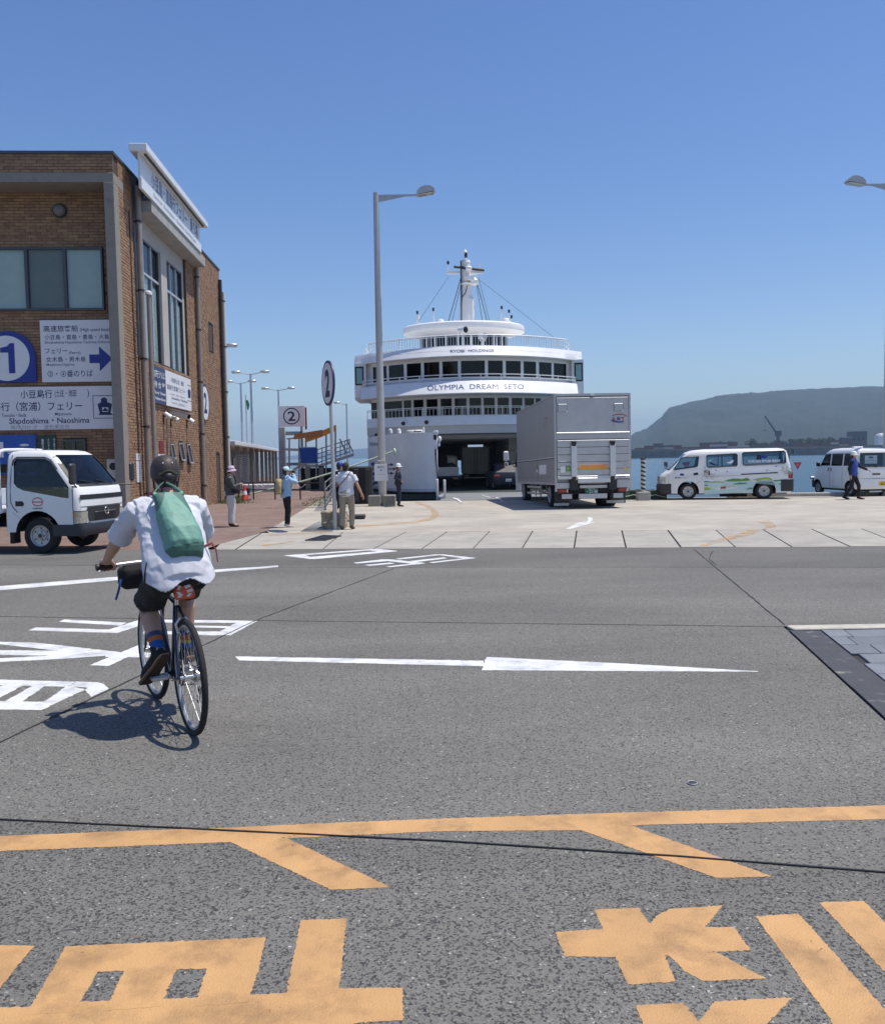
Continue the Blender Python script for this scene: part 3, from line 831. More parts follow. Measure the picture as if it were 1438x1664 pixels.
# ------------------------------------------------------------------ stone paving at the right
bx = tl[0]
pav = flat_sheet('stone_paving_bed', [(bx.x, bx.y), (bx.x + tdir.x * 6.5, bx.y + tdir.y * 6.5), (9, -8), (XR, -8), (XR, bx.y)], 'crack', -0.02)
k0 = G(1272, 1018)
b = B('kerb')
for i in range(5):
    x0 = k0.x + .03 + i * 1.2
    b.M = I4
    o = B('kerb').box(x0, x0 + 1.185, k0.y - .19, k0.y - .01, gz(k0.y) - .03, gz(k0.y) + .012, bev=.008).build('kerb_stone', pav)
tn = V((-tdir.y, tdir.x, 0))
if tn.x < 0: tn = -tn
org = V((bx.x, bx.y, 0)) + tdir * 0.2
def paving_piece(name, poly, m, h, lab=None):
    b = B(m)
    cx = sum(p.x for p in poly) / len(poly); cy = sum(p.y for p in poly) / len(poly)
    n = len(poly)
    vs = [(p.x, p.y, gz(p.y) - .02) for p in poly] + [(p.x, p.y, gz(p.y) + h - .004) for p in poly] + [(cx + (p.x - cx) * .985, cy + (p.y - cy) * .985, gz(p.y) + h) for p in poly]
    fs = [(i, (i + 1) % n, (i + 1) % n + n, i + n) for i in range(n)] + [(i + n, (i + 1) % n + n, (i + 1) % n + 2 * n, i + 2 * n) for i in range(n)] + [tuple(range(2 * n, 3 * n))]
    b.add(vs, fs)
    return b.build(name, pav)
s = 0.0
while s < 6.2:                                                          # dark edging course
    L_ = R.uniform(.55, .8)
    a = org + tdir * (s + .006) + tn * .02; c = org + tdir * (s + L_ - .006) + tn * .02
    w = .27
    yy = bx.y - .2
    P = [a, c, c + tn * w, a + tn * w]
    P = [V((p.x, min(p.y, yy), 0)) for p in P]
    paving_piece('edging_stone', P, 'slab_dark', R.uniform(-.002, .006))
    s += L_
row = 0
y = bx.y - .21
while y > 3.4:
    d = .335
    xe = org.x + tdir.x / tdir.y * (y - org.y) + .31 / abs(tdir.y)
    xe2 = org.x + tdir.x / tdir.y * (y - d - org.y) + .31 / abs(tdir.y)
    x = xe - R.uniform(0, .5)
    sh = .16
    while x < xe + 4.2:
        L_ = R.choice((.62, .62, .45, .8))
        x0, x1 = x + .006, x + L_ - .006
        sh = xe2 - xe
        P = [V((max(x0, xe), y, 0)), V((max(x0, xe) + sh, y - d + .011, 0)), V((x1 + sh, y - d + .011, 0)), V((x1, y, 0))]
        if x1 > xe + .1: paving_piece('paving_slab', P, 'slab_blue', R.uniform(-.003, .005))
        x += L_
    y -= d; row += 1
# ------------------------------------------------------------------ sea, far shore, mountain
SEA = -1.9
b = B('sea_water'); b.sheet([(-9000, -60, SEA), (9000, -60, SEA), (9000, 11000, SEA), (-9000, 11000, SEA)])
o = b.build('sea', fix=False, kind='structure')
if o.data.polygons[0].normal.z < 0: o.data.flip_normals()
def hill(name, ridge, y0, depth, m, seed, mn=0):
    """ridge: list of (px, py) skyline points, raised at distance y0 and falling to the sea in front."""
    b = B(m)
    pts = []
    for (a, c), (d, e) in zip(ridge[:-1], ridge[1:]):
        n = max(1, int((d - a) / 3))
        for i in range(n): pts.append((a + (d - a) * i / n, c + (e - c) * i / n))
    pts.append(ridge[-1])
    rows = 34
    vs = []
    for j in range(rows + 1):
        t = j / rows
        for px, py in pts:
            p = AT(px, py, y0)
            h = max(p.z - SEA, 1)
            prof = min(1.0, 0.04 + 1.06 * t ** .55) if t < .8 else 1.0 - (t - .8) * .3
            if t <= 0: prof = 0
            y = y0 - depth * (.8 - t)
            x = p.x * y / y0
            q = V((x, y, 0))
            nz = noise.fractal(q * .004 + V((seed, 0, 0)), 1, 2, 6) * .10 * (1 if .05 < t < .72 else .12)
            tr = noise.noise(q * .05) * 2.5 + noise.noise(q * .13) * 2.5
            z = SEA + h * max(0, prof * (1 + nz)) + (tr if t > .02 else 0)
            vs.append((x, y, z))
    n = len(pts)
    fs = [(j * n + i, j * n + i + 1, (j + 1) * n + i + 1, (j + 1) * n + i) for j in range(rows) for i in range(n - 1)]
    b.add(vs, fs)
    return b.build(name, smooth=60, kind='structure')
hill('mountain', [(960, 738), (1010, 722), (1030, 703), (1050, 696), (1075, 676), (1086, 662), (1100, 657), (1130, 650), (1184, 642), (1225, 637), (1260, 633), (1300, 631), (1345, 629), (1400, 627), (1440, 626), (1560, 628), (1750, 640), (1900, 690), (1990, 736)], 3600, 1300, 'hill_wood', 3)
hill('distant_island', [(430, 744.5), (500, 738), (560, 731), (610, 727), (680, 731), (760, 738)], 9500, 900, 'hill_wood', 9)
# harbour breakwater, port land
b = B('seawall')
a, c = AT(900, 739.5, 900), AT(1560, 727.0, 900)
YB = 620
x0, x1 = AT(985, 740, YB).x, AT(1700, 740, YB).x
b.box(x0, x1, YB, YB + 12, SEA - 1, SEA + 4.6)
b.box(x0, x1, YB + 6, YB + 12, SEA + 4.6, SEA + 6.2)
b.build('breakwater', kind='structure')
YP = 1100
b = B('seawall')
b.box(AT(1000, 735, YP).x, AT(1800, 735, YP).x, YP, YP + 500, SEA - 1, SEA + 5)
b.build('port_land', kind='structure')
zl = SEA + 5
cont = [B('container_red').box(-6, 6, -1.3, 1.3, 0, 2.6).mesh('container'), B('container_brown').box(-6, 6, -1.3, 1.3, 0, 2.6).mesh('container'), B('far_dark').box(-6, 6, -1.3, 1.3, 0, 2.6).mesh('container'), B('far_grey').box(-6, 6, -1.3, 1.3, 0, 2.6).mesh('container')]
n = 0
for px in range(1040, 1440, 15):
    if 1195 < px < 1225 or 1375 < px: continue
    X = AT(px, 735, YP + 30).x
    for lv in range(R.choice((2, 3, 3, 4))):
        q = R.choice((0, 0, 1, 1, 2, 3))
        o = link('shipping_container', cont[q]); o.location = (X + R.uniform(-.6, .6), YP + 30 + R.uniform(-2, 2), zl + lv * 2.6)
        tag(o, ('dull red', 'brown', 'dark grey', 'light grey')[q] + ' shipping container in the low stacks on the far port shore', 'container', 'containers on the far shore')
# trees on the port land: trunk with a leafy crown
def leaf_crown(rx, rz, n, size, seed):
    rr = random.Random(seed)
    b = B('far_tree')
    lobes = [(V((rr.uniform(-.6, .6) * rx, rr.uniform(-.6, .6) * rx, rr.uniform(-.4, .6) * rz)), rr.uniform(.35, .6)) for _ in range(7)]
    for i in range(n):
        c, s = rr.choice(lobes)
        d = V((rr.gauss(0, 1), rr.gauss(0, 1), rr.gauss(0, 1))).normalized() * rr.uniform(.6, 1.05)
        p = c + V((d.x * rx * s, d.y * rx * s, d.z * rz * s))
        q = V((rr.gauss(0, 1), rr.gauss(0, 1), rr.gauss(0, 1) + .5)).normalized()
        u = q.orthogonal().normalized(); w = q.cross(u); k = size * rr.uniform(.6, 1.3)
        b.add([p - u * k, p - w * k * .6, p + u * k, p + w * k * .6], [(0, 1, 2, 3)])
    return b.mesh('crown', fix=False)
crowns = [leaf_crown(6.5, 5.0, 420, 1.0, i) for i in range(4)]
trunkm = B('far_dark').tube([(0, 0, 0), (.1, 0, 3), (0, .1, 6)], [.5, .35, .2], 7).mesh('trunk', 40)
for px in list(range(1218, 1376, 9)) + [1150, 1171, 1188]:
    Yt = YP + 90 + R.uniform(-20, 30)
    s = R.uniform(.7, 1.25)
    t = thing('shore_tree', 'green leafy tree in the row behind the containers on the far shore', 'tree', (AT(px + R.uniform(-3, 3), 730, Yt).x, Yt, zl), R.uniform(0, 6), 'trees on the far shore')
    t.scale = (s, s, s)
    link('trunk', trunkm, t)
    o = link('crown', crowns[R.randrange(4)], t); o.location.z = 7.2
# jib crane
X = AT(1264, 720, YP + 40).x
cr = thing('harbour_crane', 'tall dark harbour crane with slanting jib in front of the mountain', 'crane', (X, YP + 40, zl))
B('far_dark').box(-3, 3, -3, 3, 0, 4).box(-1.6, 1.6, -1.6, 1.6, 4, 20).build('tower', cr)
B('far_dark').box(-3, 3.4, -3, 3, 17, 24).build('cab', cr)
tip = AT(1243, 676, YP + 40) - V((X, YP + 40, zl))
b = B('far_dark')
for s in (-.8, .8): b.tube([(-1, s, 18), tip + V((0, s * .3, -.6))], .45, 4); b.tube([(-1, s, 20.5), tip + V((0, s * .3, .6))], .45, 4)
for i in range(9): b.tube([V((-1, -.8, 18)).lerp(tip, i / 9), V((-1, .8, 20.5)).lerp(tip, (i + 1) / 9)], .25, 4)
b.build('jib', cr)
b = B('far_dark').tube([tip, tip - V((0, 0, 18))], .16, 4).tube([tip - V((2, 0, 18.3)), tip - V((-2, 0, 18.3))], .5, 5); b.build('hook', cr)
for px0, px1, top, lab in ((1372, 1384, 711, 'low'), (1384, 1409, 701, 'tall')):
    P0, P1 = AT(px0, top, YP + 60), AT(px1, top, YP + 60)
    f = thing('factory_building', lab + ' dark grey industrial block on the far shore beside the white tank', 'building', ((P0.x + P1.x) / 2, YP + 60, zl))
    w = (P1.x - P0.x) / 2; h = P0.z - zl
    B('far_dark').box(-w, w, 0, 14, 0, h).build('wall', f)
    B('far_grey').box(-w - .4, w + .4, -.4, 14.4, h, h + .8).build('roof', f)
    for i in range(3): B('black').box(-w + 1.2 + i * w * .6, -w + 1.2 + i * w * .6 + w * .35, -.15, 0, h * .45, h * .62).build('window', f)
P = AT(1432, 708, YP + 60)
f = thing('storage_tank', 'white round storage tank at the right end of the far shore', 'tank', (P.x, YP + 60, zl))
B('white').lathe([(0, 0), (8, 0), (8, P.z - zl - 1), (5.5, P.z - zl + 2.5), (0, P.z - zl + 3.5)], 28).build('shell', f, 40)
B('far_grey').ring((0, 0, P.z - zl - 1), (0, 0, 1), 8.05, .2, 28, 5).build('rail', f)
# ------------------------------------------------------------------ ferry terminal building
BA = math.radians(3.35)
BN, BD = V((math.cos(BA), math.sin(BA), 0)), V((-math.sin(BA), math.cos(BA), 0))
BO = G(207, 852)
def S(px, py, c=0.0):
    P = PL(px, py, BO + BN * c, BN) - BO
    return P.dot(BD), P.z
def FR(px, py, r=0.0):
    P = PL(px, py, BO + BD * r, BD) - BO
    return P.dot(BN), P.z
def BW(x, y, z): return BO + BN * x + BD * y + V((0, 0, z))
TOP, LEN, REC, WX = 10.42, 15.5, 0.95, -13.0
bld = thing('terminal_building', 'two storey brown brick ferry terminal with concrete corner column and tall side windows', 'building', BO, BA)
BAY0, BAY1 = 2.2, S(301.5, 450)[0] + .06
BAYZ = 5.0
core = B('mortar')
core.box(WX, -.27, REC + .02, LEN - .02, -.4, TOP - .05)
core.box(-.27, -.018, .42, BAY0, -.4, TOP - .05)
core.box(-.27, -.018, BAY0, BAY1, -.4, BAYZ)
core.box(-.27, -.018, BAY1, LEN - .02, -.4, TOP - .05)
core.box(WX, -.02, .018, REC + .02, 9.86, TOP - .05)
wallp = core.build('wall', bld)
b = B('coping')
b.box(WX, .03, -.03, .2, TOP - .05, TOP + .03); b.box(-.25, .03, .2, LEN + .03, TOP - .05, TOP + .03); b.box(WX, -.25, .2, LEN, TOP - .06, TOP - .02)
b.build('coping', bld)
b = B('concrete_old')
b.box(WX, 0.004, -.02, REC + .018, 9.60, 9.86, bev=.01)                   # beam
b.box(-.275, .006, -.03, .42, -.4, 9.60, bev=.012)                         # corner column
b.box(-.8, -.312, .44, .6, -.4, .25) if 0 else None
b.build('concrete_frame', bld)
# bricks
win_f = [(FR(-60, 402, REC)[0], FR(168, 402, REC)[0], FR(168, 504, REC)[1], FR(165, 402, REC)[1])]
win_f.append((FR(102, 714, REC)[0], FR(140, 714, REC)[0], FR(120, 745, REC)[1] - .3, FR(120, 714, REC)[1]))
small = []
for a, c in (((276, 719), (283, 747)), ((290, 718), (298, 750)), ((303, 720), (310, 754))):
    p, q = S(*a), S(*c); small.append((p[0], q[0], q[1], p[1]))
p, q = S(338, 521), S(347, 572); small.append((p[0], q[0], q[1], p[1]))
p, q = S(351, 735), S(359, 806); doorr = (p[0], q[0], -.4, p[1])
BH, BLN, GAP = 0.0865, 0.286, 0.012
cand, VJ, FJ, RJ = [], [], [], []
full = {}
for ax in 'sf':
    b = B('brick')
    if ax == 's': b.box(-.03, 0, -BLN / 2, BLN / 2, -(BH - GAP) / 2, (BH - GAP) / 2, bev=.004)
    else: b.box(-BLN / 2, BLN / 2, 0, .03, -(BH - GAP) / 2, (BH - GAP) / 2, bev=.004)
    full[ax] = b.mesh('brick')
def lay(ax, r, u0, u1, z0, z1, holes):
    k = int(math.floor(z0 / BH))
    while k * BH < z1:
        za, zb = max(z0, k * BH + GAP / 2), min(z1, (k + 1) * BH - GAP / 2)
        k += 1
        if zb - za < .02: continue
        zm = (za + zb) / 2
        spans = [(u0, u1)]
        for h0, h1, hz0, hz1 in holes:
            if hz0 < zm < hz1:
                spans = [s for a, c in spans for s in ((a, min(c, h0)), (max(a, h1), c)) if s[1] - s[0] > .03]
        off = (k % 2) * .5 + R.uniform(-.06, .06)
        for a, c in spans:
            j = math.floor(a / (BLN + GAP) - off)
            while (j + off) * (BLN + GAP) < c:
                p, q = max(a, (j + off) * (BLN + GAP) + GAP / 2), min(c, (j + 1 + off) * (BLN + GAP) - GAP / 2)
                j += 1
                if q - p < .03: continue
                o = R.uniform(-.009, .004)
                w = abs(q - p - BLN) < .003 and abs(zb - za - (BH - GAP)) < .002
                cand.append((ax, r, (p + q) / 2, zm, q - p, zb - za, o, w))
allh = small[:3]
lay('s', 0, .43, BAY0 - .45, -.3, TOP - .06, [])
lay('s', 0, BAY0 - .45, BAY1, -.3, BAYZ, small)
lay('s', 0, BAY1, LEN, -.3, TOP - .06, small + [doorr])
lay('f', 0, -4.6, 0, 9.86, TOP - .06, [])
lay('f', REC, -5.2, -.27, -.3, 9.6, win_f)
def bpos(c): return BW(c[6] if c[0] == 's' else c[2], c[2] if c[0] == 's' else c[1], c[3])
vis = [c for c in cand if c[7] and c[3] > 2.9 and (c[0] == 's' or c[2] > -3.3) and not (c[0] == 'f' and c[1] > .1 and c[3] < 6)]
vis.sort(key=lambda c: (bpos(c) - EYEP).length)
single = set(id(c) for c in vis[:300])
vj, fj, rj = [], [], []
for c in cand:
    ax, r, u, z, L_, h, o, w = c
    if id(c) in single:
        q = link('brick', full[ax], wallp)
        q.location = (o, u, z) if ax == 's' else (u, r - o, z)
        continue
    k = len(vj)
    for du, dz in ((-1, -1), (1, -1), (1, 1), (-1, 1)):
        for dp in (-.03, 0):
            a, zz = u + du * L_ / 2, z + dz * h / 2
            vj.append((o + dp, a, zz) if ax == 's' else (a, r - o - dp, zz))
    fs = [(1, 3, 5, 7), (0, 1, 3, 2), (2, 3, 5, 4), (4, 5, 7, 6), (6, 7, 1, 0)]
    if ax == 'f': fs = [f[::-1] for f in fs]
    rv = R.random()
    for f in fs: fj.append(tuple(i + k for i in f)); rj.append(rv)
me = bpy.data.meshes.new('brick_courses')
me.from_pydata(vj, [], fj); me.materials.append(MATS['brick'])
at = me.attributes.new('rnd', 'FLOAT', 'FACE'); at.data.foreach_set('value', rj)
link('brick_courses', me, wallp, 'stuff')
# front windows
def pane_set(prefix_parent, x0, x1, z0, z1, y, cuts, blinds):
    f = B('window_frame')
    f.box(x0, x1, y, y + .09, z0, z0 + .06); f.box(x0, x1, y, y + .09, z1 - .06, z1); f.box(x0, x0 + .05, y, y + .09, z0 + .06, z1 - .06); f.box(x1 - .05, x1, y, y + .09, z0 + .06, z1 - .06)
    for c in cuts: f.box(c - .045, c + .045, y - .01, y + .085, z0 + .06, z1 - .06)
    fr = f.build('window', prefix_parent)
    xs = [x0 + .05] + [v for c in cuts for v in (c - .045, c + .045)] + [x1 - .05]
    for i in range(0, len(xs), 2):
        B('glass_clear').box(xs[i], xs[i + 1], y + .03, y + .038, z0 + .06, z1 - .06).build('pane', fr)
        B(blinds[i // 2]).box(xs[i] + .01, xs[i + 1] - .01, y + .1, y + .11, z0 + .06, z1 - .06).build('blind', fr)
    return fr
m1, m2 = FR(45, 450, REC)[0], FR(107, 450, REC)[0]
x0, x1, z0, z1 = win_f[0]
cutd = B('room_dark').box(x0, x1, REC + .018, REC + .0195, z0, z1); cutd.build('window_recess', bld)
pane_set(bld, x0 + .02, x1 - .02, z0, z1, REC - .09, [m1 - 1.0, m1, m2], ['blind', 'blind', 'blind_dark', 'blind'])
x0, x1, z0, z1 = win_f[1]
pane_set(bld, x0, x1, z0, z1, REC - .09, [(x0 + x1) / 2], ['room_dark', 'room_dark'])
# side bay: painted wall, pillar, two tall windows
b = B('wall_paint')
w1 = (BAY0 + .1, S(262, 415)[0], 5.02, 8.82)
w2 = (S(271.3, 423)[0], S(299.4, 449)[0], 5.02, 8.82)
b.box(-.25, -.10, BAY0, BAY1 - .0, w1[3], TOP - .06)
b.box(-.25, -.10, BAY0, w1[0], BAYZ, w1[3]); b.box(-.25, -.10, w2[1], BAY1 - .002, BAYZ, w1[3])
b.box(-.25, -.02, w1[1], w2[0], BAYZ + .05, w1[3] - .004, bev=.01)
b.build('bay_panel', bld)
b = B('concrete'); b.box(-.1, .46, BAY0 + .03, 10.1, 9.38, 9.74, bev=.015); b.build('canopy_slab', bld)
b = B('coping'); b.box(-.25, .02, BAY0 - .45, BAY0, BAYZ, TOP - .06); b.build('shadow_strip', bld)  # dark solid strip stands for the shadow gap beside the bay
def tall_window(y0, y1, z0, z1):
    f = B('window_frame')
    x = -.2
    tz = z0 + (z1 - z0) * .72
    f.box(x, x + .09, y0, y0 + .05, z0, z1); f.box(x, x + .09, y1 - .05, y1, z0, z1); f.box(x, x + .09, y0 + .05, y1 - .05, z0, z0 + .06); f.box(x, x + .09, y0 + .05, y1 - .05, z1 - .06, z1)
    f.box(x, x + .095, y0 + .05, y1 - .05, tz - .04, tz + .04, 'alu')
    n = 3
    cs = [y0 + (y1 - y0) * i / n for i in (1, 2)]
    for c in cs: f.box(x, x + .085, c - .03, c + .03, z0 + .06, z1 - .06, 'alu')
    fr = f.build('window', bld)
    ys = [y0 + .05] + [v for c in cs for v in (c - .03, c + .03)] + [y1 - .05]
    for i in range(0, 6, 2):
        for za, zb in ((z0 + .06, tz - .04), (tz + .04, z1 - .06)):
            B('glass_clear').box(x + .03, x + .037, ys[i], ys[i + 1], za, zb).build('pane', fr)
        w = ys[i + 1] - ys[i]
        B('blind').box(x - .12, x - .11, ys[i] + w * .02, ys[i + 1] - w * (.26 if i < 4 else .12), z0 + .06, tz + (.0 if i < 4 else -.2)).build('curtain', fr)
    B('room_dark').box(x - .068, x - .064, y0, y1, z0, z1).build('room', fr)
B('room_dark')
# the curtains hang in front of the dark room sheet
def tall_window2(y0, y1, z0, z1):
    tall_window(y0, y1, z0, z1)
core.box
for w in (w1, w2): tall_window2(*w)
for o in [o for o in bld.children if o.name.startswith('window')]:
    for ch in o.children:
        if ch.name.startswith('curtain'): ch.location.x = .125
# small hopper windows, upper slot window, door
for i, (y0, y1, z0, z1) in enumerate(small):
    f = B('window_frame').box(-.16, -.12, y0, y1, z0, z1).box(-.12, .012, y0, y0 + .03, z0, z1).box(-.12, .012, y1 - .03, y1, z0, z1).box(-.12, .012, y0 + .03, y1 - .03, z1 - .03, z1).box(-.12, .03, y0 - .02, y1 + .02, z0 - .03, z0).build('window', bld)
    if i < 3:
        sh = thing if 0 else None
        b = B('alu'); b.M = Matrix.Translation((0.0, 0, z1 - .04)) @ Matrix.Rotation(math.radians(-9), 4, 'Y')
        H_ = z1 - z0 - .06
        b.box(-.02, .02, y0 + .03, y0 + .07, -H_, 0).box(-.02, .02, y1 - .07, y1 - .03, -H_, 0).box(-.02, .02, y0 + .07, y1 - .07, -H_, -H_ + .05).box(-.02, .02, y0 + .07, y1 - .07, -.04, 0)
        b.box(-.004, .004, y0 + .07, y1 - .07, -H_ + .05, -.04, 'glass_dark')
        b.build('sash', f)
    else: B('glass_dark').box(-.08, -.07, y0 + .03, y1 - .03, z0, z1 - .03).build('pane', f)
y0, y1, z0, z1 = doorr
dr = B('sign_white').box(-.14, -.1, y0 + .05, y1 - .05, -.08, z1 - .05).box(-.2, -.16, y0 - .02, y1 + .02, -.3, z1, 'room_dark').build('door', bld)
B('pipe_brown').box(-.1, -.03, y1 - .16, y1 - .12, .85, 1.05).build('handle', dr)
B('window_frame').box(-.14, .01, y0, y0 + .05, -.1, z1).box(-.14, .01, y1 - .05, y1, -.1, z1).box(-.14, .01, y0 + .05, y1 - .05, z1 - .05, z1).build('frame', dr)
# rain pipes
def pipe(top_px, bot_px, c, r, m='pipe_brown'):
    ya, za = S(*top_px, c); yb, zb = S(*bot_px, c)
    y = (ya + yb) / 2
    b = B(m).tube([(c, y, -.3), (c, y, za)], r, 12)
    z = .8
    while z < za - .3:
        b.lathe([(r + .012, -.03), (r + .012, .03)], 12, (c, y, z), m='dark_trim'); b.box(-.02, c, y - .015, y + .015, z - .02, z + .02, 'dark_trim'); z += 2.05
    b.build('rain_pipe', bld, 40)
pipe((221, 300), (244, 800), .15, .088)
pipe((317, 415), (334, 790), .12, .085)
pipe((355, 452), (371, 800), .1, .08, 'dark_trim')
pipe((360, 472), (376, 800), .16, .07, 'cream')
b = B('dark_trim')
for px in (216,): 
    y = S(221, 500, .02)[0] - .32
    b.tube([(.02, y, .3), (.02, y, 9.2)], .016, 6); b.build('conduit', bld); b = B('dark_trim')
y = S(321, 500, .02)[0] - .3
b.tube([(.02, y, .3), (.02, y, 9.6)], .014, 6)
b.build('conduit', bld)
# lamp and meter box on the recessed front
wl = FR(96, 341, REC - .1)
lm = thing('wall_lamp', 'round grey bulkhead lamp on the shaded brick wall above the upper windows', 'wall lamp', BW(wl[0], REC - .012, wl[1]), BA)
B('dark_trim').lathe([(.2, 0), (.2, .07), (.17, .09)], 24, ax=(0, -1, 0)).build('body', lm, 40)
B('rail_grey').lathe([(.17, .07), (.155, .14), (.1, .19), (0, .2)], 24, ax=(0, -1, 0)).build('diffuser', lm, 60)
# ------------------------------------------------------------------ signs on the building
def wall_sign(name, label, origin, side, w, h, m, th=.05, cat='sign', frame='alu'):
    t = thing(name, label, cat, origin, BA + (math.pi / 2 if side else 0))
    B(m).box(0, w, -th, 0, 0, h, bev=.006).build('panel', t)
    return t
def plane(th): return basis((0, -th - .003, 0), (1, 0, 0), (0, 0, 1))
def text_part(t, items, th, m='letter_navy', name='lettering'):
    M = plane(th)
    for it in items:
        b = B(m)
        body, cx, cy, w, h = it[:5]
        letters(b, body, cx, cy, w, h, M, it[6] if len(it) > 6 else m, it[5] if len(it) > 5 else 0.0)
        b.build(name, t, fix=False)
r = REC - .08
(xa, zt), (xb, _), (_, zb) = FR(64, 520, r), FR(181, 520, r), FR(70, 621, r)
w, h = xb - xa, zt - zb
t = wall_sign('direction_sign', 'white sign with blue arrow and boat directions hung above the long ferry sign', BW(xa, r + .05, zb), 0, w, h, 'sign_white')
u = lambda fx, fy: (fx * w, (1 - fy) * h)
def fit(body, fx0, fx1, fy0, fy1, ww, hh, bold=.0, m='letter_navy'):
    return (body, (fx0 + fx1) / 2 * ww, (1 - (fy0 + fy1) / 2) * hh, (fx1 - fx0) * ww, (fy1 - fy0) * hh, bold, m)
text_part(t, [fit('高速旅客船', .05, .53, .085, .19, w, h, .007), fit('(High speed boat)', .56, .97, .13, .2, w, h, .003), fit('小豆島・直島・豊島・大島', .06, .96, .235, .315, w, h, .006), fit('Shodoshima-Naoshima-Teshima-Oshima', .06, .97, .335, .38, w, h, .004),
              fit('フェリー', .06, .37, .455, .54, w, h, .007), fit('(Ferry)', .39, .55, .505, .56, w, h, .006), fit('女木島・男木島', .07, .62, .59, .675, w, h, .006), fit('Megijima-Ogijima', .07, .46, .70, .745, w, h, .004), fit('③・④番のりば', .08, .71, .81, .92, w, h, .005)], .05)
b = B('sign_blue')
ar = [(.67, .56), (.81, .56), (.81, .43), (.995, .63), (.81, .835), (.81, .70), (.67, .70)]
b.sheet([(a * w, -.0535, (1 - c) * h) for a, c in ar]); b.build('arrow', t)
(xa, zt), (xb, _), (_, zb) = FR(-75, 630, r), FR(189, 630, r), FR(90, 698, r)
w, h = xb - xa, zt - zb
t = wall_sign('ferry_sign', 'long pale sign in four languages with square ferry symbol, above the small truck', BW(xa, r + .05, zb), 0, w, h, 'sign_white')
P = lambda x0, x1, y0, y1: tuple((v + 75) / 264 if i < 2 else (v - 630) / 68 for i, v in enumerate((x0, x1, y0, y1)))
text_part(t, [fit('小豆島行', *P(32, 84, 635, 648), w, h, .008), fit('(土庄・池田', *P(88, 123, 635, 648), w, h, .007), fit(')', *P(141, 144, 635, 648), w, h), fit('直島行（宮浦）フェリー', *P(-30, 132, 653.5, 668), w, h, .007), fit('Tonosho・Ikeda', *P(0, 40, 671.5, 677), w, h, .003), fit('Miyanoura', *P(87, 114, 671, 677), w, h, .003),
              fit('Shodoshima・Naoshima', *P(12, 143, 679, 688), w, h, .012), fit('페리 타는 곳', *P(14, 57, 690, 697), w, h, .0, 'print_grey'), fit('渡轮乘坐处', *P(68, 110, 690, 697), w, h, .0, 'print_grey')], .05)
b = B('letter_navy')
def pt(x, y): return ((x + 75) / 264 * w, -.0535, (1 - (y - 630) / 68) * h)
def quadp(b, x0, y0, x1, y1, m=None): b.sheet([pt(x0, y0), pt(x1, y0), pt(x1, y1), pt(x0, y1)], m)
for q in ((149.5, 645, 188, 646), (149.5, 680.5, 188, 681.5), (149.5, 646, 150.5, 680.5), (187, 646, 188, 680.5)): quadp(b, *q)
b.sheet([pt(157, 659), pt(164, 655), pt(172, 655), pt(181, 659), pt(178, 672), pt(160, 672)]); quadp(b, 163, 650, 173, 656)
quadp(b, 165, 648.5, 171, 650)
b.sheet([pt(158, 676), pt(160.5, 672), pt(177.5, 672), pt(182, 676)])
b.build('ferry_symbol', t)
b = B('sign_white'); b.sheet([(p[0], p[1] - .001, p[2]) for p in (pt(164.5, 671), pt(174.5, 671), pt(174.5, 664), pt(164.5, 664))]); b.build('symbol_opening', t)
b = B('letter_navy'); b.sheet([(p[0], p[1] - .002, p[2]) for p in (pt(165, 670), pt(174, 670), pt(174, 667.5), pt(172, 667), pt(171, 665), pt(168, 665), pt(167, 667), pt(165, 667.5))]); b.build('car_symbol', t)
# number one board: blue with a white disc
cx, cz = FR(13, 582, r); rad = FR(56, 582, r)[0] - cx
rb = thing('number_board', 'round-topped blue board with a white disc and number 1 beside the direction sign', 'sign', BW(cx, r + .05, cz), BA)
out = circle(0, 0, rad * 1.04, 40, 0, 1.15 * math.pi)
out = [(rad * 1.04, -rad * .93)] + circle(0, 0, rad * 1.04, 40, -.0, math.pi * 1.0) + [(-rad * 1.04, 0), (-rad * 1.04, -rad * .93)]
B('sign_blue').prism(out, -.05, 0, F=lambda a, c, hh: (a, hh, c)).build('panel', rb)
B('sign_white').prism(circle(-.04, .0, rad * .87), -.056, -.051, F=lambda a, c, hh: (a, hh, c)).build('disc', rb)
b = B('sign_blue'); b.prism([(x * rad, z * rad) for x, z in ((.02, -.58), (.26, -.58), (.26, .58), (.10, .58), (-.02, .46), (-.28, .40), (-.28, .22), (.02, .22))], -.0605, -.057, F=lambda a, c, q: (a, q, c)); b.build('numeral', rb)
# posters under the ferry sign, white meter box
(xa, zt), (xb, zb) = FR(-70, 708, r), FR(61, 770, r)
t = wall_sign('blue_poster', 'blue holiday poster with pale clouds, partly hidden behind the truck cab', BW(xa, r + .05, zb), 0, xb - xa, zt - zb, 'poster_blue', cat='poster')
b = B('letter_white')
for cx, cz, rx in ((1.9, .85, .14), (1.75, .7, .22), (1.55, .62, .14), (2.05, .63, .1)): b.sheet([(cx + a * rx, -.0535, cz + c * .035) for a, c in circle(0, 0, 1, 14)])
b.build('cloud', t); B('sign_white').box(1.18, 1.3, -.056, -.0535, .5, .95).build('tower_print', t)
B('hill_wood').box(.1, 2.3, -.055, -.0535, .05, .3).build('ground_print', t)
(xa, zt), (xb, zb) = FR(62, 708, r), FR(93, 765, r)
t = wall_sign('green_poster', 'dark green narrow poster with columns of white writing next to the blue one', BW(xa, r + .05, zb), 0, xb - xa, zt - zb, 'poster_green', cat='poster')
hh = zt - zb
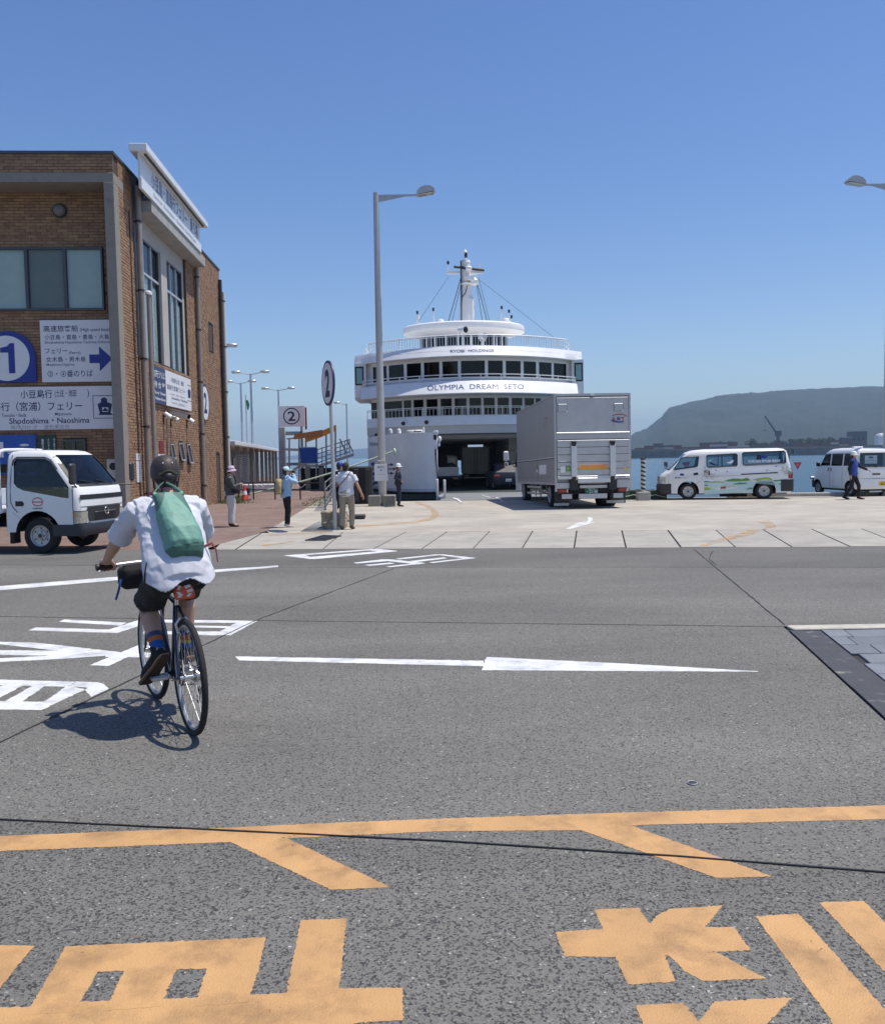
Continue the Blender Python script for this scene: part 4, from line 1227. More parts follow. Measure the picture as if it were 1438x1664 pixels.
text_part(t, [('旅\n航\nで', .12, hh - .27, .07, .36, .02), ('そ\nれ\nぞ\nれ\nの', .29, hh - .3, .06, .42, .01), ('で\nあ\nう', .45, hh - .27, .06, .36, .01)], .05, 'letter_white')
(xa, zt), (xb, zb) = FR(173, 746, .7), FR(194, 777, .7)
t = thing('meter_box', 'pale grey box with a black oval opening fixed beside the concrete column', 'box', BW(xa, REC, zb), BA)
w, h = xb - xa, zt - zb
B('cream').box(0, w, -.25, 0, 0, h, bev=.015).build('body', t)
B('black').prism(circle(w * .52, h * .62, .11, 24), -.256, -.2505, F=lambda a, c, q: (a, q, c)).build('opening', t)
B('concrete_old').box(.1, w - .1, -.2, -.02, -zb - .1, 0).build('stand', t)
# side signs
def side_sign(p0, p1, c=.06):
    (ya, za), (yb, zb) = S(*p0, c), S(*p1, c)
    return ya, yb, za, zb
ya, zt = S(246.5, 592, .08); yb, zb = S(311.5, 668, .08); ym, _ = S(268.5, 601, .08)
w, h = yb - ya, zt - zb
t = thing('ticket_sign', 'blue and white ferry ticket and waiting room board below the tall windows', 'sign', BW(.03, ya, zb), BA + math.pi / 2)
B('slate_blue').box(0, ym - ya, -.05, 0, 0, h).build('blue_panel', t)
B('sign_white').box(ym - ya, w, -.05, 0, 0, h).build('white_panel', t)
f = (ym - ya) / w
text_part(t, [fit('切符うりば', f * .1, f * .93, .1, .3, w, h, .008, 'letter_white'), fit('待 合 室', f * .14, f * .9, .4, .58, w, h, .008, 'letter_white'), fit('Ferry Tickets', f * .12, f * .95, .67, .77, w, h, .02, 'letter_white'), fit('Waiting Room', f * .15, f * .95, .83, .93, w, h, .02, 'letter_white'),
              fit('小豆島行(土庄・池田)', f + .13, f + .48, .15, .31, w, h, .005), fit('直島行(宮浦)フェリー', f + .03, f + .52, .38, .55, w, h, .005), fit('Tonosho・Ikeda   Miyanoura', f + .1, f + .5, .62, .67, w, h), fit('Shodoshima・Naoshima', f + .14, f + .57, .71, .78, w, h, .007), fit('페리 타는 곳 渡轮乘坐处', f + .15, f + .5, .85, .92, w, h, 0, 'print_grey')], .05)
b = B('letter_navy')
X0, X1, Z0, Z1 = (f + .58) * w, (f + .69) * w, .3 * h, .8 * h
for q in ((X0, X1, Z0, Z0 + .02), (X0, X1, Z1 - .02, Z1)): b.box(q[0], q[1], -.054, -.0525, q[2], q[3])
b.sheet([(X0 + .1, -.054, Z0 + .12), (X1 - .1, -.054, Z0 + .12), (X1 - .06, -.054, Z0 + .38), ((X0 + X1) / 2, -.054, Z0 + .47), (X0 + .06, -.054, Z0 + .38)])
b.build('ferry_symbol', t)
ya, zt = S(326, 621, .08); yb, zb = S(340.5, 676, .08)
w, h = yb - ya, zt - zb
t = thing('number_board', 'blue round-topped board with white oval number 2 on the sunlit side wall', 'sign', BW(.03, ya, zb), BA + math.pi / 2)
rr = w * .5
out = [(w, 0)] + [(rr + rr * math.cos(a), h - rr + rr * math.sin(a)) for a in [math.pi * i / 24 for i in range(25)]] + [(0, 0)]
B('slate_blue').prism(out, -.05, 0, F=lambda a, c, q: (a, q, c)).build('panel', t)
B('sign_white').prism([(rr + rr * .86 * a, h - rr * 1.02 + rr * .88 * c) for a, c in circle(0, 0, 1)], -.056, -.0505, F=lambda a, c, q: (a, q, c)).build('disc', t)
b = B('letter_navy'); letters(b, '2', rr, h - rr, rr * .75, rr * 1.1, basis((0, -.06, 0), (1, 0, 0), (0, 0, 1)), 'letter_navy', .03); b.build('numeral', t, fix=False)
# roof sign
c = .47
ya, zb = S(229, 305.5, c); yb = S(325.9, 408, c)[0]; zf = S(228.5, 286.8, c)[1]; zt = S(240, 245.7, c + .25)[1]; zc = S(240, 233.9, c + .25)[1]
w = yb - ya
t = thing('roof_sign', 'long white rooftop ferry terminal sign with overhanging white cap', 'sign', BW(c, ya, zb), BA + math.pi / 2)
B('sign_white').box(0, w, 0, .06, zf - zb, zt - zb).build('panel', t)
B('white').box(-.01, w + .02, -.035, .06, 0, zf - zb, bev=.008).build('fascia', t)
B('white').box(-.15 + (S(240, 240, c + .25)[0] - ya) * 0, w + .35, -.25, .27, zt - zb, zc - zb, bev=.015).build('cap', t)
B('dark_trim').box(.1, w, -.16, -.1, zt - zb - .05, zt - zb - .002).build('light_strip', t)
b = B('dark_trim')
for i in range(8): b.box(.6 + i * w / 8, .68 + i * w / 8, .07, .16, -.1, zt - zb)
b.build('bracket', t)
M = basis((0, -.004, 0), (1, 0, 0), (0, 0, 1))
b = B('letter_navy'); letters(b, '小豆島・直島行フェリー　乗り場', w * .55, (zf + zt) / 2 - zb - .02, w * .8, .5, M, 'letter_navy', .006); b.build('lettering', t, fix=False)
b = B('print_grey'); letters(b, 'Ferry for  Shodoshima・Naoshima  Boarding Gate', w * .52, (zf - zb) / 2, w * .72, .17, basis((0, -.039, 0), (1, 0, 0), (0, 0, 1)), 'print_grey'); b.build('small_lettering', t, fix=False)
# notices, panel, cameras and floodlights on the side wall
def notice(p0, p1, m, label, cat='notice', lines=8):
    ya, zt = S(*p0); yb, zb = S(*p1)
    t = thing('paper_notice' if cat == 'notice' else 'wall_panel', label, cat, BW(.006, ya, zb), BA + math.pi / 2)
    B(m).box(0, yb - ya, -.012, 0, 0, zt - zb).build('sheet', t)
    if lines:
        b = B('print_grey')
        for i in range(lines): b.box(.06, (yb - ya) * R.uniform(.6, .9), -.0135, -.0122, (zt - zb) * (i + .8) / (lines + 1), (zt - zb) * (i + .8) / (lines + 1) + .012)
        b.build('print', t)
notice((220, 737), (228, 748), 'notice', 'small square white notice at the top of the pair beside the concrete column', lines=3)
notice((220.5, 749.5), (229.5, 783), 'notice', 'tall white timetable notice under a smaller square one beside the column')
notice((256, 738), (267, 757), 'notice', 'white notice on the brick wall behind the cyclist helmet', lines=4)
notice((258, 716), (266, 736), 'maroon', 'maroon rectangular plate on the brick wall left of the open small windows', 'panel', 0)
def face_side(p, c): y, z = S(*p, c); return BW(0, y, z)
cc = S(275, 680, .1)
cmr = thing('security_camera', 'cream weatherproof camera housing on a bracket under the ticket sign', 'security camera', BW(0, cc[0], cc[1]), BA)
B('galvanised').tube([(0, 0, 0), (.35, 0, .03)], .03, 8).tube([(.02, .0, -.1), (.02, 0, -1.3)], .02, 6).build('arm', cmr)
b = B('cream'); b.M = Matrix.Translation((.42, .05, .14)) @ Matrix.Rotation(math.radians(14), 4, 'Y') @ Matrix.Rotation(math.radians(-25), 4, 'Z')
b.box(-.3, .42, -.11, .11, -.1, .1, bev=.03); b.box(-.32, .46, -.13, .13, .1, .12); b.box(.42, .425, -.08, .08, -.07, .07, 'glass_dark'); b.build('housing', cmr)
for i, (p, lb) in enumerate((((265, 676), 'leftmost of three under the camera'), ((277, 681), 'middle of three under the camera'), ((303, 684), 'rightmost of three, apart from the others'))):
    y, z = S(*p)
    f = thing('spot_lamp', 'small hooded spot lamp, ' + lb, 'spot lamp', BW(0, y, z), BA, 'hooded lamps on the brick wall')
    B('white').lathe([(.02, -.14), (.07, -.12), (.09, .12), (.075, .12), (.05, -.1)], 14, (.16, 0, .02), V((.75, 0, -.6))).build('hood', f, 40)
    B('dark_trim').box(0, .14, -.03, .03, -.02, .04).box(0, .03, -.05, .05, -.28, .06).build('bracket', f)
# free-standing capped pole in front of the rain pipe
P = PL(245, 700, BO + BN * .45, BN); y, zt = S(236, 474, .45); y2 = S(259, 800, .45)[0]
pp = thing('capped_pole', 'slim brown steel pole with white cap standing close to the thick rain pipe', 'pole', BW(.45, (y + y2) / 2 - .0, 0), BA)
B('pipe_brown').tube([(0, 0, -.1), (0, 0, zt)], .07, 14).build('shaft', pp, 40)
B('white').lathe([(.1, -.02), (.1, .06), (.05, .1), (0, .11)], 14, (0, 0, zt)).build('cap', pp, 40)
# weeds at the wall foot
def tufts(name, pts, n, hgt, spread, m='grass'):
    b = B(m)
    for p in pts:
        for i in range(n):
            q = p + V((R.gauss(0, spread), R.gauss(0, spread * .6), 0)); q.z = gz(q.y)
            a = R.uniform(0, 6.28); hh = hgt * R.uniform(.4, 1.2); w = .012
            d = V((math.cos(a), math.sin(a), 0)); l = V((R.uniform(-.6, .6), R.uniform(-.6, .6), 1)).normalized() * hh
            b.add([q - d * w, q + d * w, q + l], [(0, 1, 2)])
    return b.build(name, fix=False, kind='stuff')
tufts('weeds', [G(219, 848) + V((.25, 0, 0)), G(214, 850), G(222, 845) + V((.2, 0, 0))], 130, .22, .12, 'leaf')
tufts('verge_grass', [G(372 + 10 * (i % 3 - 1) / 2, 807 + i * 1.4) for i in range(9)], 260, .16, .4)
tufts('kerb_weeds', [G(508 + i * 4, 822 - i * 2.6) for i in range(6)], 90, .1, .3)
# ------------------------------------------------------------------ vehicles (local +Y forward, +X right)
def ring_at(sl, n=5, nf=8):
    z, w, yr, yf, rf, rr, bul = sl
    pts = []
    xw = w - rf
    for i in range(nf + 1):
        x = -xw + 2 * xw * i / nf
        pts.append((x, yf - bul * (x / w) ** 2, z))
    yc = yf - bul * (xw / w) ** 2 - rf
    for i in range(1, n + 1):
        a = math.pi / 2 * (1 - i / n)
        pts.append((xw + rf * math.cos(a), yc + rf * math.sin(a), z))
    xr = w - rr
    for i in range(0, n + 1):
        a = -math.pi / 2 * i / n
        pts.append((xr + rr * math.cos(a), yr + rr + rr * math.sin(a), z))
    for i in range(0, n + 1):
        a = -math.pi / 2 - math.pi / 2 * i / n
        pts.append((-xr + rr * math.cos(a), yr + rr + rr * math.sin(a), z))
    for i in range(0, n):
        a = math.pi - math.pi / 2 * i / n
        pts.append((-xw + rf * math.cos(a), yc + rf * math.sin(a), z))
    return pts
def lerp_sl(sls, z):
    z = min(max(z, sls[0][0]), sls[-1][0])
    for a, c in zip(sls[:-1], sls[1:]):
        if a[0] <= z <= c[0] or c is sls[-1]:
            t = (z - a[0]) / (c[0] - a[0]) if c[0] > a[0] else 0
            return tuple(p + (q - p) * t for p, q in zip(a, c))
    return sls[0]
class Shell:
    """A hollow car body: horizontal slices, window openings, wheel arches."""
    def __init__(s, parent, slices, m, floor, ceil, name='body', inset=.05):
        s.p, s.sl = parent, slices
        s.o = B(m).loft([ring_at(q) for q in slices]).build(name, parent)
        ins = [q for q in slices if floor <= q[0] <= ceil]
        if ins[0][0] > floor: ins.insert(0, lerp_sl(slices, floor))
        if ins[-1][0] < ceil: ins.append(lerp_sl(slices, ceil))
        rg = [ring_at((z, w - inset, yr + inset, yf - inset, max(.02, rf - inset), max(.02, rr - inset), bl)) for z, w, yr, yf, rf, rr, bl in ins]
        s.cut = [B('room_dark').loft(rg)]
    def side_hole(s, poly, sides=(-1, 1)):
        for k in sides:
            s.cut.append(B('dark_trim').prism(poly, .35 * k, 1.6 * k, F=lambda a, c, h: (h, a, c)))
    def end_hole(s, poly, front=True):
        y0, y1 = (-.05, 4) if front else (.1, -4)
        ref = s.sl[-1][3] - .5 if front else s.sl[-1][2] + .5
        s.cut.append(B('dark_trim').prism(poly, ref, ref + (4 if front else -4), F=lambda a, c, h: (a, h, c)))
    def arch(s, y, z, r, sides=(-1, 1), depth=.32):
        w = s.sl[1][1]
        for k in sides:
            x0, x1 = (w - depth) * k, (w + .2) * k
            s.cut.append(B('underbody').prism([(y + r * math.cos(a), z + r * math.sin(a)) for a in [2 * math.pi * i / 28 for i in range(28)]], x0, x1, F=lambda a, c, h: (h, a, c)))
    def finish(s): boolean(s.o, s.cut); return s.o
    def sx(s, z): return lerp_sl(s.sl, z)[1]
    def front(s, x, z):
        q = lerp_sl(s.sl, z)
        return q[3] - q[6] * (x / q[1]) ** 2
    def rear(s, z): return lerp_sl(s.sl, z)[2]
    def side_panel(s, name, poly, m, off, k, parent=None, th=.006, smooth=None):
        b = B(m)
        b.prism(poly, off, off - th, F=lambda a, c, h: ((s.sx(c) + h) * k, a, c))
        return b.build(name, parent or s.p)
    def side_text(s, b, body, yc, zc, w, h, k, m, off=.004, bold=0):
        letters(b, body, yc * (-k) * -1 if 0 else 0, 0, w, h, None, m, bold, F=lambda a, c: ((s.sx(zc + c) + off) * k, yc + (a if k > 0 else -a), zc + c))
    def front_panel(s, name, x0f, x1f, z0, z1, m, off=.004, parent=None, nx=12, nz=3):
        """x0f/x1f: functions of z."""
        b = B(m); vs = []; fs = []
        for j in range(nz + 1):
            z = z0 + (z1 - z0) * j / nz
            for i in range(nx + 1):
                x = x0f(z) + (x1f(z) - x0f(z)) * i / nx
                vs.append((x, s.front(x, z) + off, z))
        for j in range(nz):
            for i in range(nx): fs.append((j * (nx + 1) + i, j * (nx + 1) + i + 1, (j + 1) * (nx + 1) + i + 1, (j + 1) * (nx + 1) + i))
        b.add(vs, fs)
        return b.build(name, parent or s.p, 40)
def ring_panel(sh, name, k, z0, z1, m, off, n, parent=None, skip=0, inner=0.42):
    """A lamp or trim piece that wraps the front corner of a body."""
    rows = []
    for j in range(4):
        z = z0 + (z1 - z0) * j / 3
        q = lerp_sl(sh.sl, z); rg = ring_at(q)
        P = [(x, sh.front(x, z), z) for x in [inner + (q[1] - q[4] - inner) * i / 4 for i in range(5)]] if inner < q[1] - q[4] else []
        P += rg[9:9 + n]
        P = P[-(n + 4):] if skip == 0 else P[-(n - skip + 1):]
        c = V((0, 0, 0))
        rows.append([(k * (x + off * min(1, x / q[1]) ** 3), y + off * .8, z) for x, y, _ in P])
    w = min(len(r) for r in rows)
    rows = [r[-w:] for r in rows]
    b = B(m); b.add([p for r in rows for p in r], [(j * w + i, j * w + i + 1, (j + 1) * w + i + 1, (j + 1) * w + i) for j in range(3) for i in range(w - 1)])
    return b.build(name, parent or sh.p, 50)
def wheel(parent, x, y, r, w, rimr, style='steel', side=1, name='wheel', m='galvanised', z=None):
    z = r if z is None else z
    ax = (side, 0, 0)
    t = B('tyre').lathe([(rimr, -w / 2), (r * .93, -w / 2), (r * .985, -w / 2 + .02), (r, -w / 4), (r, w / 4), (r * .985, w / 2 - .02), (r * .93, w / 2), (rimr, w / 2 - .005), (rimr, -w / 2)], 36, (x, y, z), ax).build(name, parent, 40)
    b = B(m)
    if style == 'steel':
        b.lathe([(rimr, w / 2 - .004), (rimr * .93, w / 2 - .012), (rimr * .88, w / 2 - .045), (rimr * .55, w / 2 - .055), (rimr * .48, w / 2 - .03), (rimr * .3, w / 2 - .025), (rimr * .27, w / 2 - .0), (0, w / 2 + .0)], 28, (x, y, z), ax)
        k = b
        for i in range(6):
            a = 2 * math.pi * (i + .5) / 6
            b.lathe([(rimr * .09, -.001), (rimr * .09, .002), (0, .003)], 8, (x + side * (w / 2 - .05), y + rimr * .71 * math.cos(a), z + rimr * .71 * math.sin(a)), ax, m='black')
        for i in range(5):
            a = 2 * math.pi * i / 5
            b.lathe([(rimr * .05, 0), (rimr * .045, .015), (0, .018)], 6, (x + side * (w / 2 - .03), y + rimr * .38 * math.cos(a), z + rimr * .38 * math.sin(a)), ax, m='dark_trim')
        b.lathe([(rimr * .2, .001), (rimr * .17, .012), (0, .014)], 14, (x + side * w / 2, y, z), ax, m='dark_trim')
    b.build('rim', t, 35)
    return t
def plate(parent, o, xd, text1, text2, m='plate_white', mt='plate_green', w=.33, h=.165):
    """Licence plate facing outwards."""
    xd = V(xd)
    M = basis(o, xd, (0, 0, 1))
    b = B(m); b.M = M; b.box(-w / 2, w / 2, -h / 2, h / 2, 0, .008, bev=.003)
    p = b.build('number_plate', parent)
    b = B(mt)
    letters(b, text2, .02, -h * .13, w * .8, h * .5, M, mt, .02, .0095)
    letters(b, text1, 0, h * .33, w * .45, h * .2, M, mt, .01, .0095)
    b.build('lettering', p, fix=False)
    return p
# ---------- small white flatbed truck at the left
HD = math.radians(-98.5)
hv = V((math.sin(-HD), math.cos(HD), 0)); rv = V((hv.y, -hv.x, 0))
org = G(66, 900) - rv * .80
tk = thing('flatbed_truck', 'small white flatbed truck with a red round emblem on its door, parked facing right', 'truck', org, HD)
SL = [(.42, .84, -.66, .88, .10, .03, .05), (.62, .85, -.66, .91, .12, .04, .06), (1.0, .85, -.66, .93, .14, .05, .07), (1.24, .84, -.66, .90, .15, .06, .08), (1.30, .835, -.66, .86, .16, .06, .09),
      (1.80, .775, -.65, .47, .15, .08, .08), (1.90, .75, -.64, .36, .14, .10, .08), (1.96, .70, -.60, .24, .12, .12, .07), (1.985, .60, -.5, .1, .1, .1, .06)]
sh = Shell(tk, SL, 'white', .70, 1.90)
dwin = [(-.42, 1.22), (-.47, 1.36), (-.48, 1.76), (-.43, 1.83), (.18, 1.83), (.30, 1.78), (.70, 1.24), (.70, 1.04), (.58, 1.05), (-.30, 1.18)]
dwin = [(-.47, 1.36), (-.48, 1.76), (-.43, 1.83), (.16, 1.82), (.28, 1.76), (.66, 1.27), (.66, 1.06), (.5, 1.08), (-.27, 1.22), (-.40, 1.28)]
sh.side_hole(dwin)
ww = lambda z: .75 - (z - 1.31) * .138
sh.end_hole([(-.75, 1.31), (.75, 1.31), (.67, 1.89), (-.67, 1.89)])
sh.end_hole([(-.5, 1.35), (.5, 1.35), (.48, 1.75), (-.48, 1.75)], False)
sh.arch(0, .36, .47)
sh.finish()
for k in (1, -1):
    d = B('glass_dark').prism(dwin, -.014, -.02, F=lambda a, c, h: ((sh.sx(c) + h) * k, a, c)).build('side_window', tk)
    b = B('dark_trim')
    b.tube([((sh.sx(z) + .012) * k, y, z) for y, z in ((-.5, 1.70), (-.49, 1.80), (-.42, 1.855), (.16, 1.845), (.29, 1.79), (.42, 1.62))], .022, 6, flat=.5)
    b.build('visor', tk)
    dr = sh.side_panel('door', [(-.50, .8), (-.28, .62), (-.28, .615), (-.505, .80)], 'seam', .002, k)
    b = B('seam')
    for pl_ in ([(-.52, 1.9), (-.54, 1.4), (-.54, 1.0), (-.49, .9), (-.40, .80)], [(.74, 1.22), (.74, 1.0), (.74, .45)], [(-.62, 1.85), (-.62, 1.2), (-.62, .9)]):
        b.tube([((sh.sx(z) + .002) * k, y, z) for y, z in pl_], .008, 5)
    b.build('door_seam', dr)
    b = B('black'); b.prism([(-.44, .92), (-.28, .92), (-.26, .97), (-.30, 1.015), (-.44, 1.015)], .006, -.01, F=lambda a, c, h: ((sh.sx(c) + h) * k, a, c)); b.build('handle', dr)
    b = B('letter_red')
    Fs = lambda a, c: ((sh.sx(1.0 + c) + .004) * k, .02 + a * k, 1.0 + c)
    for a0, a1 in ((.12, .88), (1.12, 1.88)):
        pts = [(.115 * math.cos(math.pi * (a0 + (a1 - a0) * i / 16)), .085 * math.sin(math.pi * (a0 + (a1 - a0) * i / 16))) for i in range(17)]
        pin = [(x * .84, y * .80) for x, y in pts[::-1]]
        b.sheet([Fs(*p) for p in pts + pin])
    b.sheet([Fs(*p) for p in ((-.1, -.012), (.1, -.012), (.1, .006), (-.1, .006))])
    for q in (-1, 1): b.sheet([Fs(*p) for p in ((q * .115, -.02), (q * .095, -.02), (q * .095, .015), (q * .115, .015))])
    b.build('emblem', dr, fix=False)
    b = B('black'); letters(b, 'HINO', 0, -.125, .2, .03, None, 'black', .03, F=Fs); b.build('lettering', dr, fix=False)
g = sh.front_panel('windscreen', lambda z: -ww(z), lambda z: ww(z), 1.31, 1.89, 'glass_dark', -.012)
b = B('dark_trim')
for a, c in (((-.42, 1.315), (.1, 1.40)), ((.12, 1.315), (.62, 1.40))): b.tube([(a[0], sh.front(a[0], a[1]) + .02, a[1]), (c[0], sh.front(c[0], c[1]) + .02, c[1])], .009, 5)
b.build('wiper', tk)
sh.front_panel('scuttle', lambda z: -.72, lambda z: .72, 1.275, 1.325, 'dark_trim', .006, nz=1)
sh.front_panel('panel_gap', lambda z: -.83, lambda z: .83, .885, .897, 'seam', .003, nz=1)
sh.front_panel('front_band', lambda z: -.80, lambda z: .80, 1.03, 1.12, 'black', .008, nz=1)
gp = sh.front_panel('grille', lambda z: -.56 - (z - .6) * .25, lambda z: .56 + (z - .6) * .25, .60, .88, 'dark_trim', .012, nz=1)
b = B('black')
for z in (.64, .69, .74): b.tube([(x / 10, sh.front(x / 10, z) + .016, z) for x in range(-4, 5)], .009, 4)
b.tube([(x / 10, sh.front(x / 10, .775) + .02, .775) for x in range(-4, 5)], .007, 4, 'chrome')
b.build('slat', gp)
M = basis((0, sh.front(0, .78) + .03, .78), (-1, 0, 0), (0, 0, 1))
b = B('chrome'); b.ring((0, sh.front(0, .78) + .03, .78), (0, 1, 0), .07, .011, 24, 6); b.box(-.06, .06, sh.front(0, .78) + .022, sh.front(0, .78) + .036, .77, .79); b.box(-.045, -.03, sh.front(0, .78) + .022, sh.front(0, .78) + .036, .72, .84); b.box(.03, .045, sh.front(0, .78) + .022, sh.front(0, .78) + .036, .72, .84)
b.build('badge', tk)
b = B('galvanised'); letters(b, 'DUTRO', .52, .885, .16, .03, basis((0, sh.front(.5, .88) + .004, 0), (-1, 0, 0), (0, 0, 1)), 'print_grey', .02); b.build('lettering', tk, fix=False)
for k in (-1, 1):
    hl = ring_panel(sh, 'headlight', k, .585, .80, 'headlamp', .014, 5, inner=.56)
    ring_panel(sh, 'indicator', k, .70, .78, 'amber', .016, 5, hl, 4)
    ring_panel(sh, 'lamp_rim', k, .555, .575, 'dark_trim', .014, 5, hl); ring_panel(sh, 'lamp_rim', k, .80, .815, 'dark_trim', .014, 5, hl)
    ring_panel(sh, 'pillar_trim', k, 1.34, 1.86, 'black', .004, 3, None, 1, .8)
    m = B('dark_trim'); sx_ = sh.sx(1.3)
    if k > 0:
        m.tube([(sx_ - .02, .72, 1.28), (sx_ + .06, .86, 1.27), (sx_ + .10, .80, 1.36)], .014, 7)
        m.box(sx_ + .0, sx_ + .19, .76, .85, 1.32, 1.72, bev=.035)
    else:
        m.tube([(-sx_ + .02, .74, 1.28), (-sx_ - .22, .95, 1.26), (-sx_ - .30, .93, 1.34)], .014, 7)
        m.box(-sx_ - .37, -sx_ - .21, .88, .95, 1.33, 1.72, bev=.04)
    m.build('mirror', tk)
b = B('bumper_grey'); b.loft([ring_at((z, .86, .3, yf, .1, .03, .06)) for z, yf in ((.34, .93), (.37, .96), (.50, .975), (.56, .96))]); bp_ = b.build('bumper', tk, 40)
b = B('black')
for x0 in (-.62, -.36, .26, .52): b.box(x0 - .08, x0 + .08, sh.front(x0, .5) + .04, sh.front(x0, .5) + .075 - .06 * abs(x0), .40, .46)
b.build('bumper_slot', bp_)
plate(bp_, (-.38, .975, .46), (-1, 0, 0), '香川 400', '23-67')
for k in (-1, 1): wheel(tk, .69 * k, 0, .345, .2, .205, side=k)
for k in (-1, 1): wheel(tk, .70 * k, -2.5, .345, .26, .205, side=k)
# flatbed
b = B('white'); b.box(-.85, .85, -3.9, -.72, .80, .86); b.build('bed', tk)
for k in (-1, 1):
    p = B('white').box(.84 * k, .87 * k, -3.9, -.74, .78, 1.22, bev=.008).build('side_board', tk)
    b = B('galvanised'); b.box(.872 * k, .885 * k, -.80, -.76, .72, 1.3); b.box(.872 * k, .885 * k, -2.3, -2.26, .72, 1.22)
    for z in (.9, 1.06): b.box(.871 * k, .876 * k, -3.88, -.82, z, z + .015)
    b.build('latch', p)
b = B('white')
for k in (-1, 1): b.tube([(.80 * k, -.80, .8), (.80 * k, -.80, 1.85), (.74 * k, -.80, 1.97), (.6 * k, -.80, 2.0), (0, -.80, 2.01)], .035, 8)
b.build('guard_frame', tk, 40)
b = B('underbody'); b.box(-.35, .35, -3.8, .5, .5, .72); b.box(-.8, .8, -.66, -.58, .45, .8); b.box(.55, .8, -1.7, -1.0, .42, .74); b.box(-.8, .8, .3, .8, .42, .5)
b.box(.62, .83, -.60, -.52, .2, .7)
b.build('chassis', tk)
b = B('dark_trim'); b.tube([(.45, -.2, 1.97), (.62, -.50, 2.55)], .005, 5); b.box(.2, .3, -.2, -.1, 1.985, 2.0); b.build('aerial', tk)
b = B('cloth_black')
for x in (-.38, .38): b.box(x - .24, x + .24, -.5, -.05, .8, 1.0, bev=.04); b.box(x - .22, x + .22, -.6, -.46, .95, 1.5, bev=.05); b.box(x - .1, x + .1, -.58, -.5, 1.52, 1.7, bev=.03)
b.box(-.7, .7, .35, .7, .85, 1.22, bev=.05)
b.build('seat', tk)
b = B('dark_trim').ring((.38, .28, 1.17), (0, -.8, .6), .19, .015, 28, 6).tube([(.38, .28, 1.17), (.38, .45, 1.0)], .02, 6); b.build('steering_wheel', tk)
# ---------- van with the painted islands
HV = math.radians(78)
vh = V((-math.sin(HV), math.cos(HV), 0)); vr = V((vh.y, -vh.x, 0))
vo = G(1118, 812) + vr * .78
vn = thing('minivan', 'white minivan painted with green islands, birds and blossom branches by the water', 'van', vo, HV)
def Vp(x, y):
    px, py = 1060 + x / 5.992, 715 + y / 5.992
    return ((1118 - px) / 42.9, (812 - .0085 * (px - 1118) - py) / 42.9)
SL = [(.24, .848, -3.72, 1.06, .14, .08, .10), (.34, .85, -3.76, 1.12, .16, .10, .10), (.62, .85, -3.76, 1.12, .18, .10, .12), (.80, .85, -3.75, 1.07, .18, .10, .13), (.98, .85, -3.74, .98, .18, .10, .13), (1.06, .84, -3.74, .86, .18, .10, .13), (1.2, .825, -3.73, .72, .18, .1, .13),
      (1.72, .74, -3.62, .22, .18, .12, .12), (1.82, .71, -3.58, .06, .16, .14, .12), (1.89, .64, -3.50, -.15, .14, .14, .1), (1.925, .50, -3.3, -.6, .12, .12, .06)]
sv = Shell(vn, SL, 'white', .50, 1.84)
wins = [[Vp(*p) for p in q] for q in ([(208, 280), (283, 172), (300, 163), (452, 155), (438, 248), (420, 258), (228, 284)], [(535, 142), (800, 130), (812, 140), (810, 242), (798, 252), (540, 266), (526, 256), (524, 152)], [(872, 119), (1240, 108), (1256, 120), (1258, 218), (1245, 230), (880, 248), (864, 238), (860, 130)])]
for q in wins: sv.side_hole(q)
wv = lambda z: .70 - (z - 1.1) * .08
sv.end_hole([(-.72, 1.13), (.72, 1.13), (.63, 1.76), (-.63, 1.76)])
sv.end_hole([(-.66, 1.2), (.66, 1.2), (.6, 1.76), (-.6, 1.76)], False)
RW = -2.77
sv.arch(0, .32, .40); sv.arch(RW, .32, .42)
sv.finish()
for k in (-1, 1):
    for q in wins: 
        g = B('glass_van').prism(q, -.012, -.018, F=lambda a, c, h: ((sv.sx(c) + h) * k, a, c)).build('side_window', vn)
        b = B('black')
        qq = q + [q[0]]
        b.tube([((sv.sx(c) + .001) * k, a, c) for a, c in qq], .016, 5)
        b.build('window_seal', g)
    for q in (wins[1],):
        ym = (q[0][0] + q[1][0]) / 2
        B('black').tube([((sv.sx(z) - .008) * k, ym, z) for z in (q[6][1], q[0][1])], .018, 5).build('window_divider', vn)
g = sv.front_panel('windscreen', lambda z: -wv(z), lambda z: wv(z), 1.13, 1.76, 'glass_van', -.012)
B('glass_van').box(-.66, .66, -3.70, -3.694, 1.2, 1.76).build('rear_window', vn)
k = -1
P_ = lambda pts: [Vp(*p) for p in pts]
def mural(name, pts, m, off): return sv.side_panel(name, P_(pts), m, off, -1, pnl, th=.0015)
pnl = sv.side_panel('painted_panel', P_([(497, 405), (560, 398), (690, 400), (840, 380), (940, 388), (960, 400), (1175, 390), (1268, 375), (1268, 488), (1170, 490), (1165, 440), (1130, 395), (1080, 382), (1030, 388), (980, 420), (958, 460), (950, 508), (500, 528)]), 'mural_sea', .003, -1, th=.002)
mural('painted_island', [(680, 400), (720, 385), (770, 372), (830, 375), (850, 380), (900, 366), (935, 388), (900, 396), (800, 402)], 'mural_green', .0055)
mural('painted_island', [(950, 385), (1000, 372), (1060, 362), (1110, 365), (1135, 382), (1130, 392), (1080, 380), (1030, 386), (1000, 400)], 'mural_lime', .0055)
mural('painted_island', [(500, 396), (540, 398), (570, 408), (500, 410)], 'mural_teal', .0055)
mural('painted_island', [(565, 406), (600, 398), (680, 404), (690, 412), (560, 412)], 'mural_lime', .0055)
mural('painted_island', [(770, 425), (830, 412), (890, 415), (910, 425), (850, 431), (780, 432)], 'mural_teal', .0055)
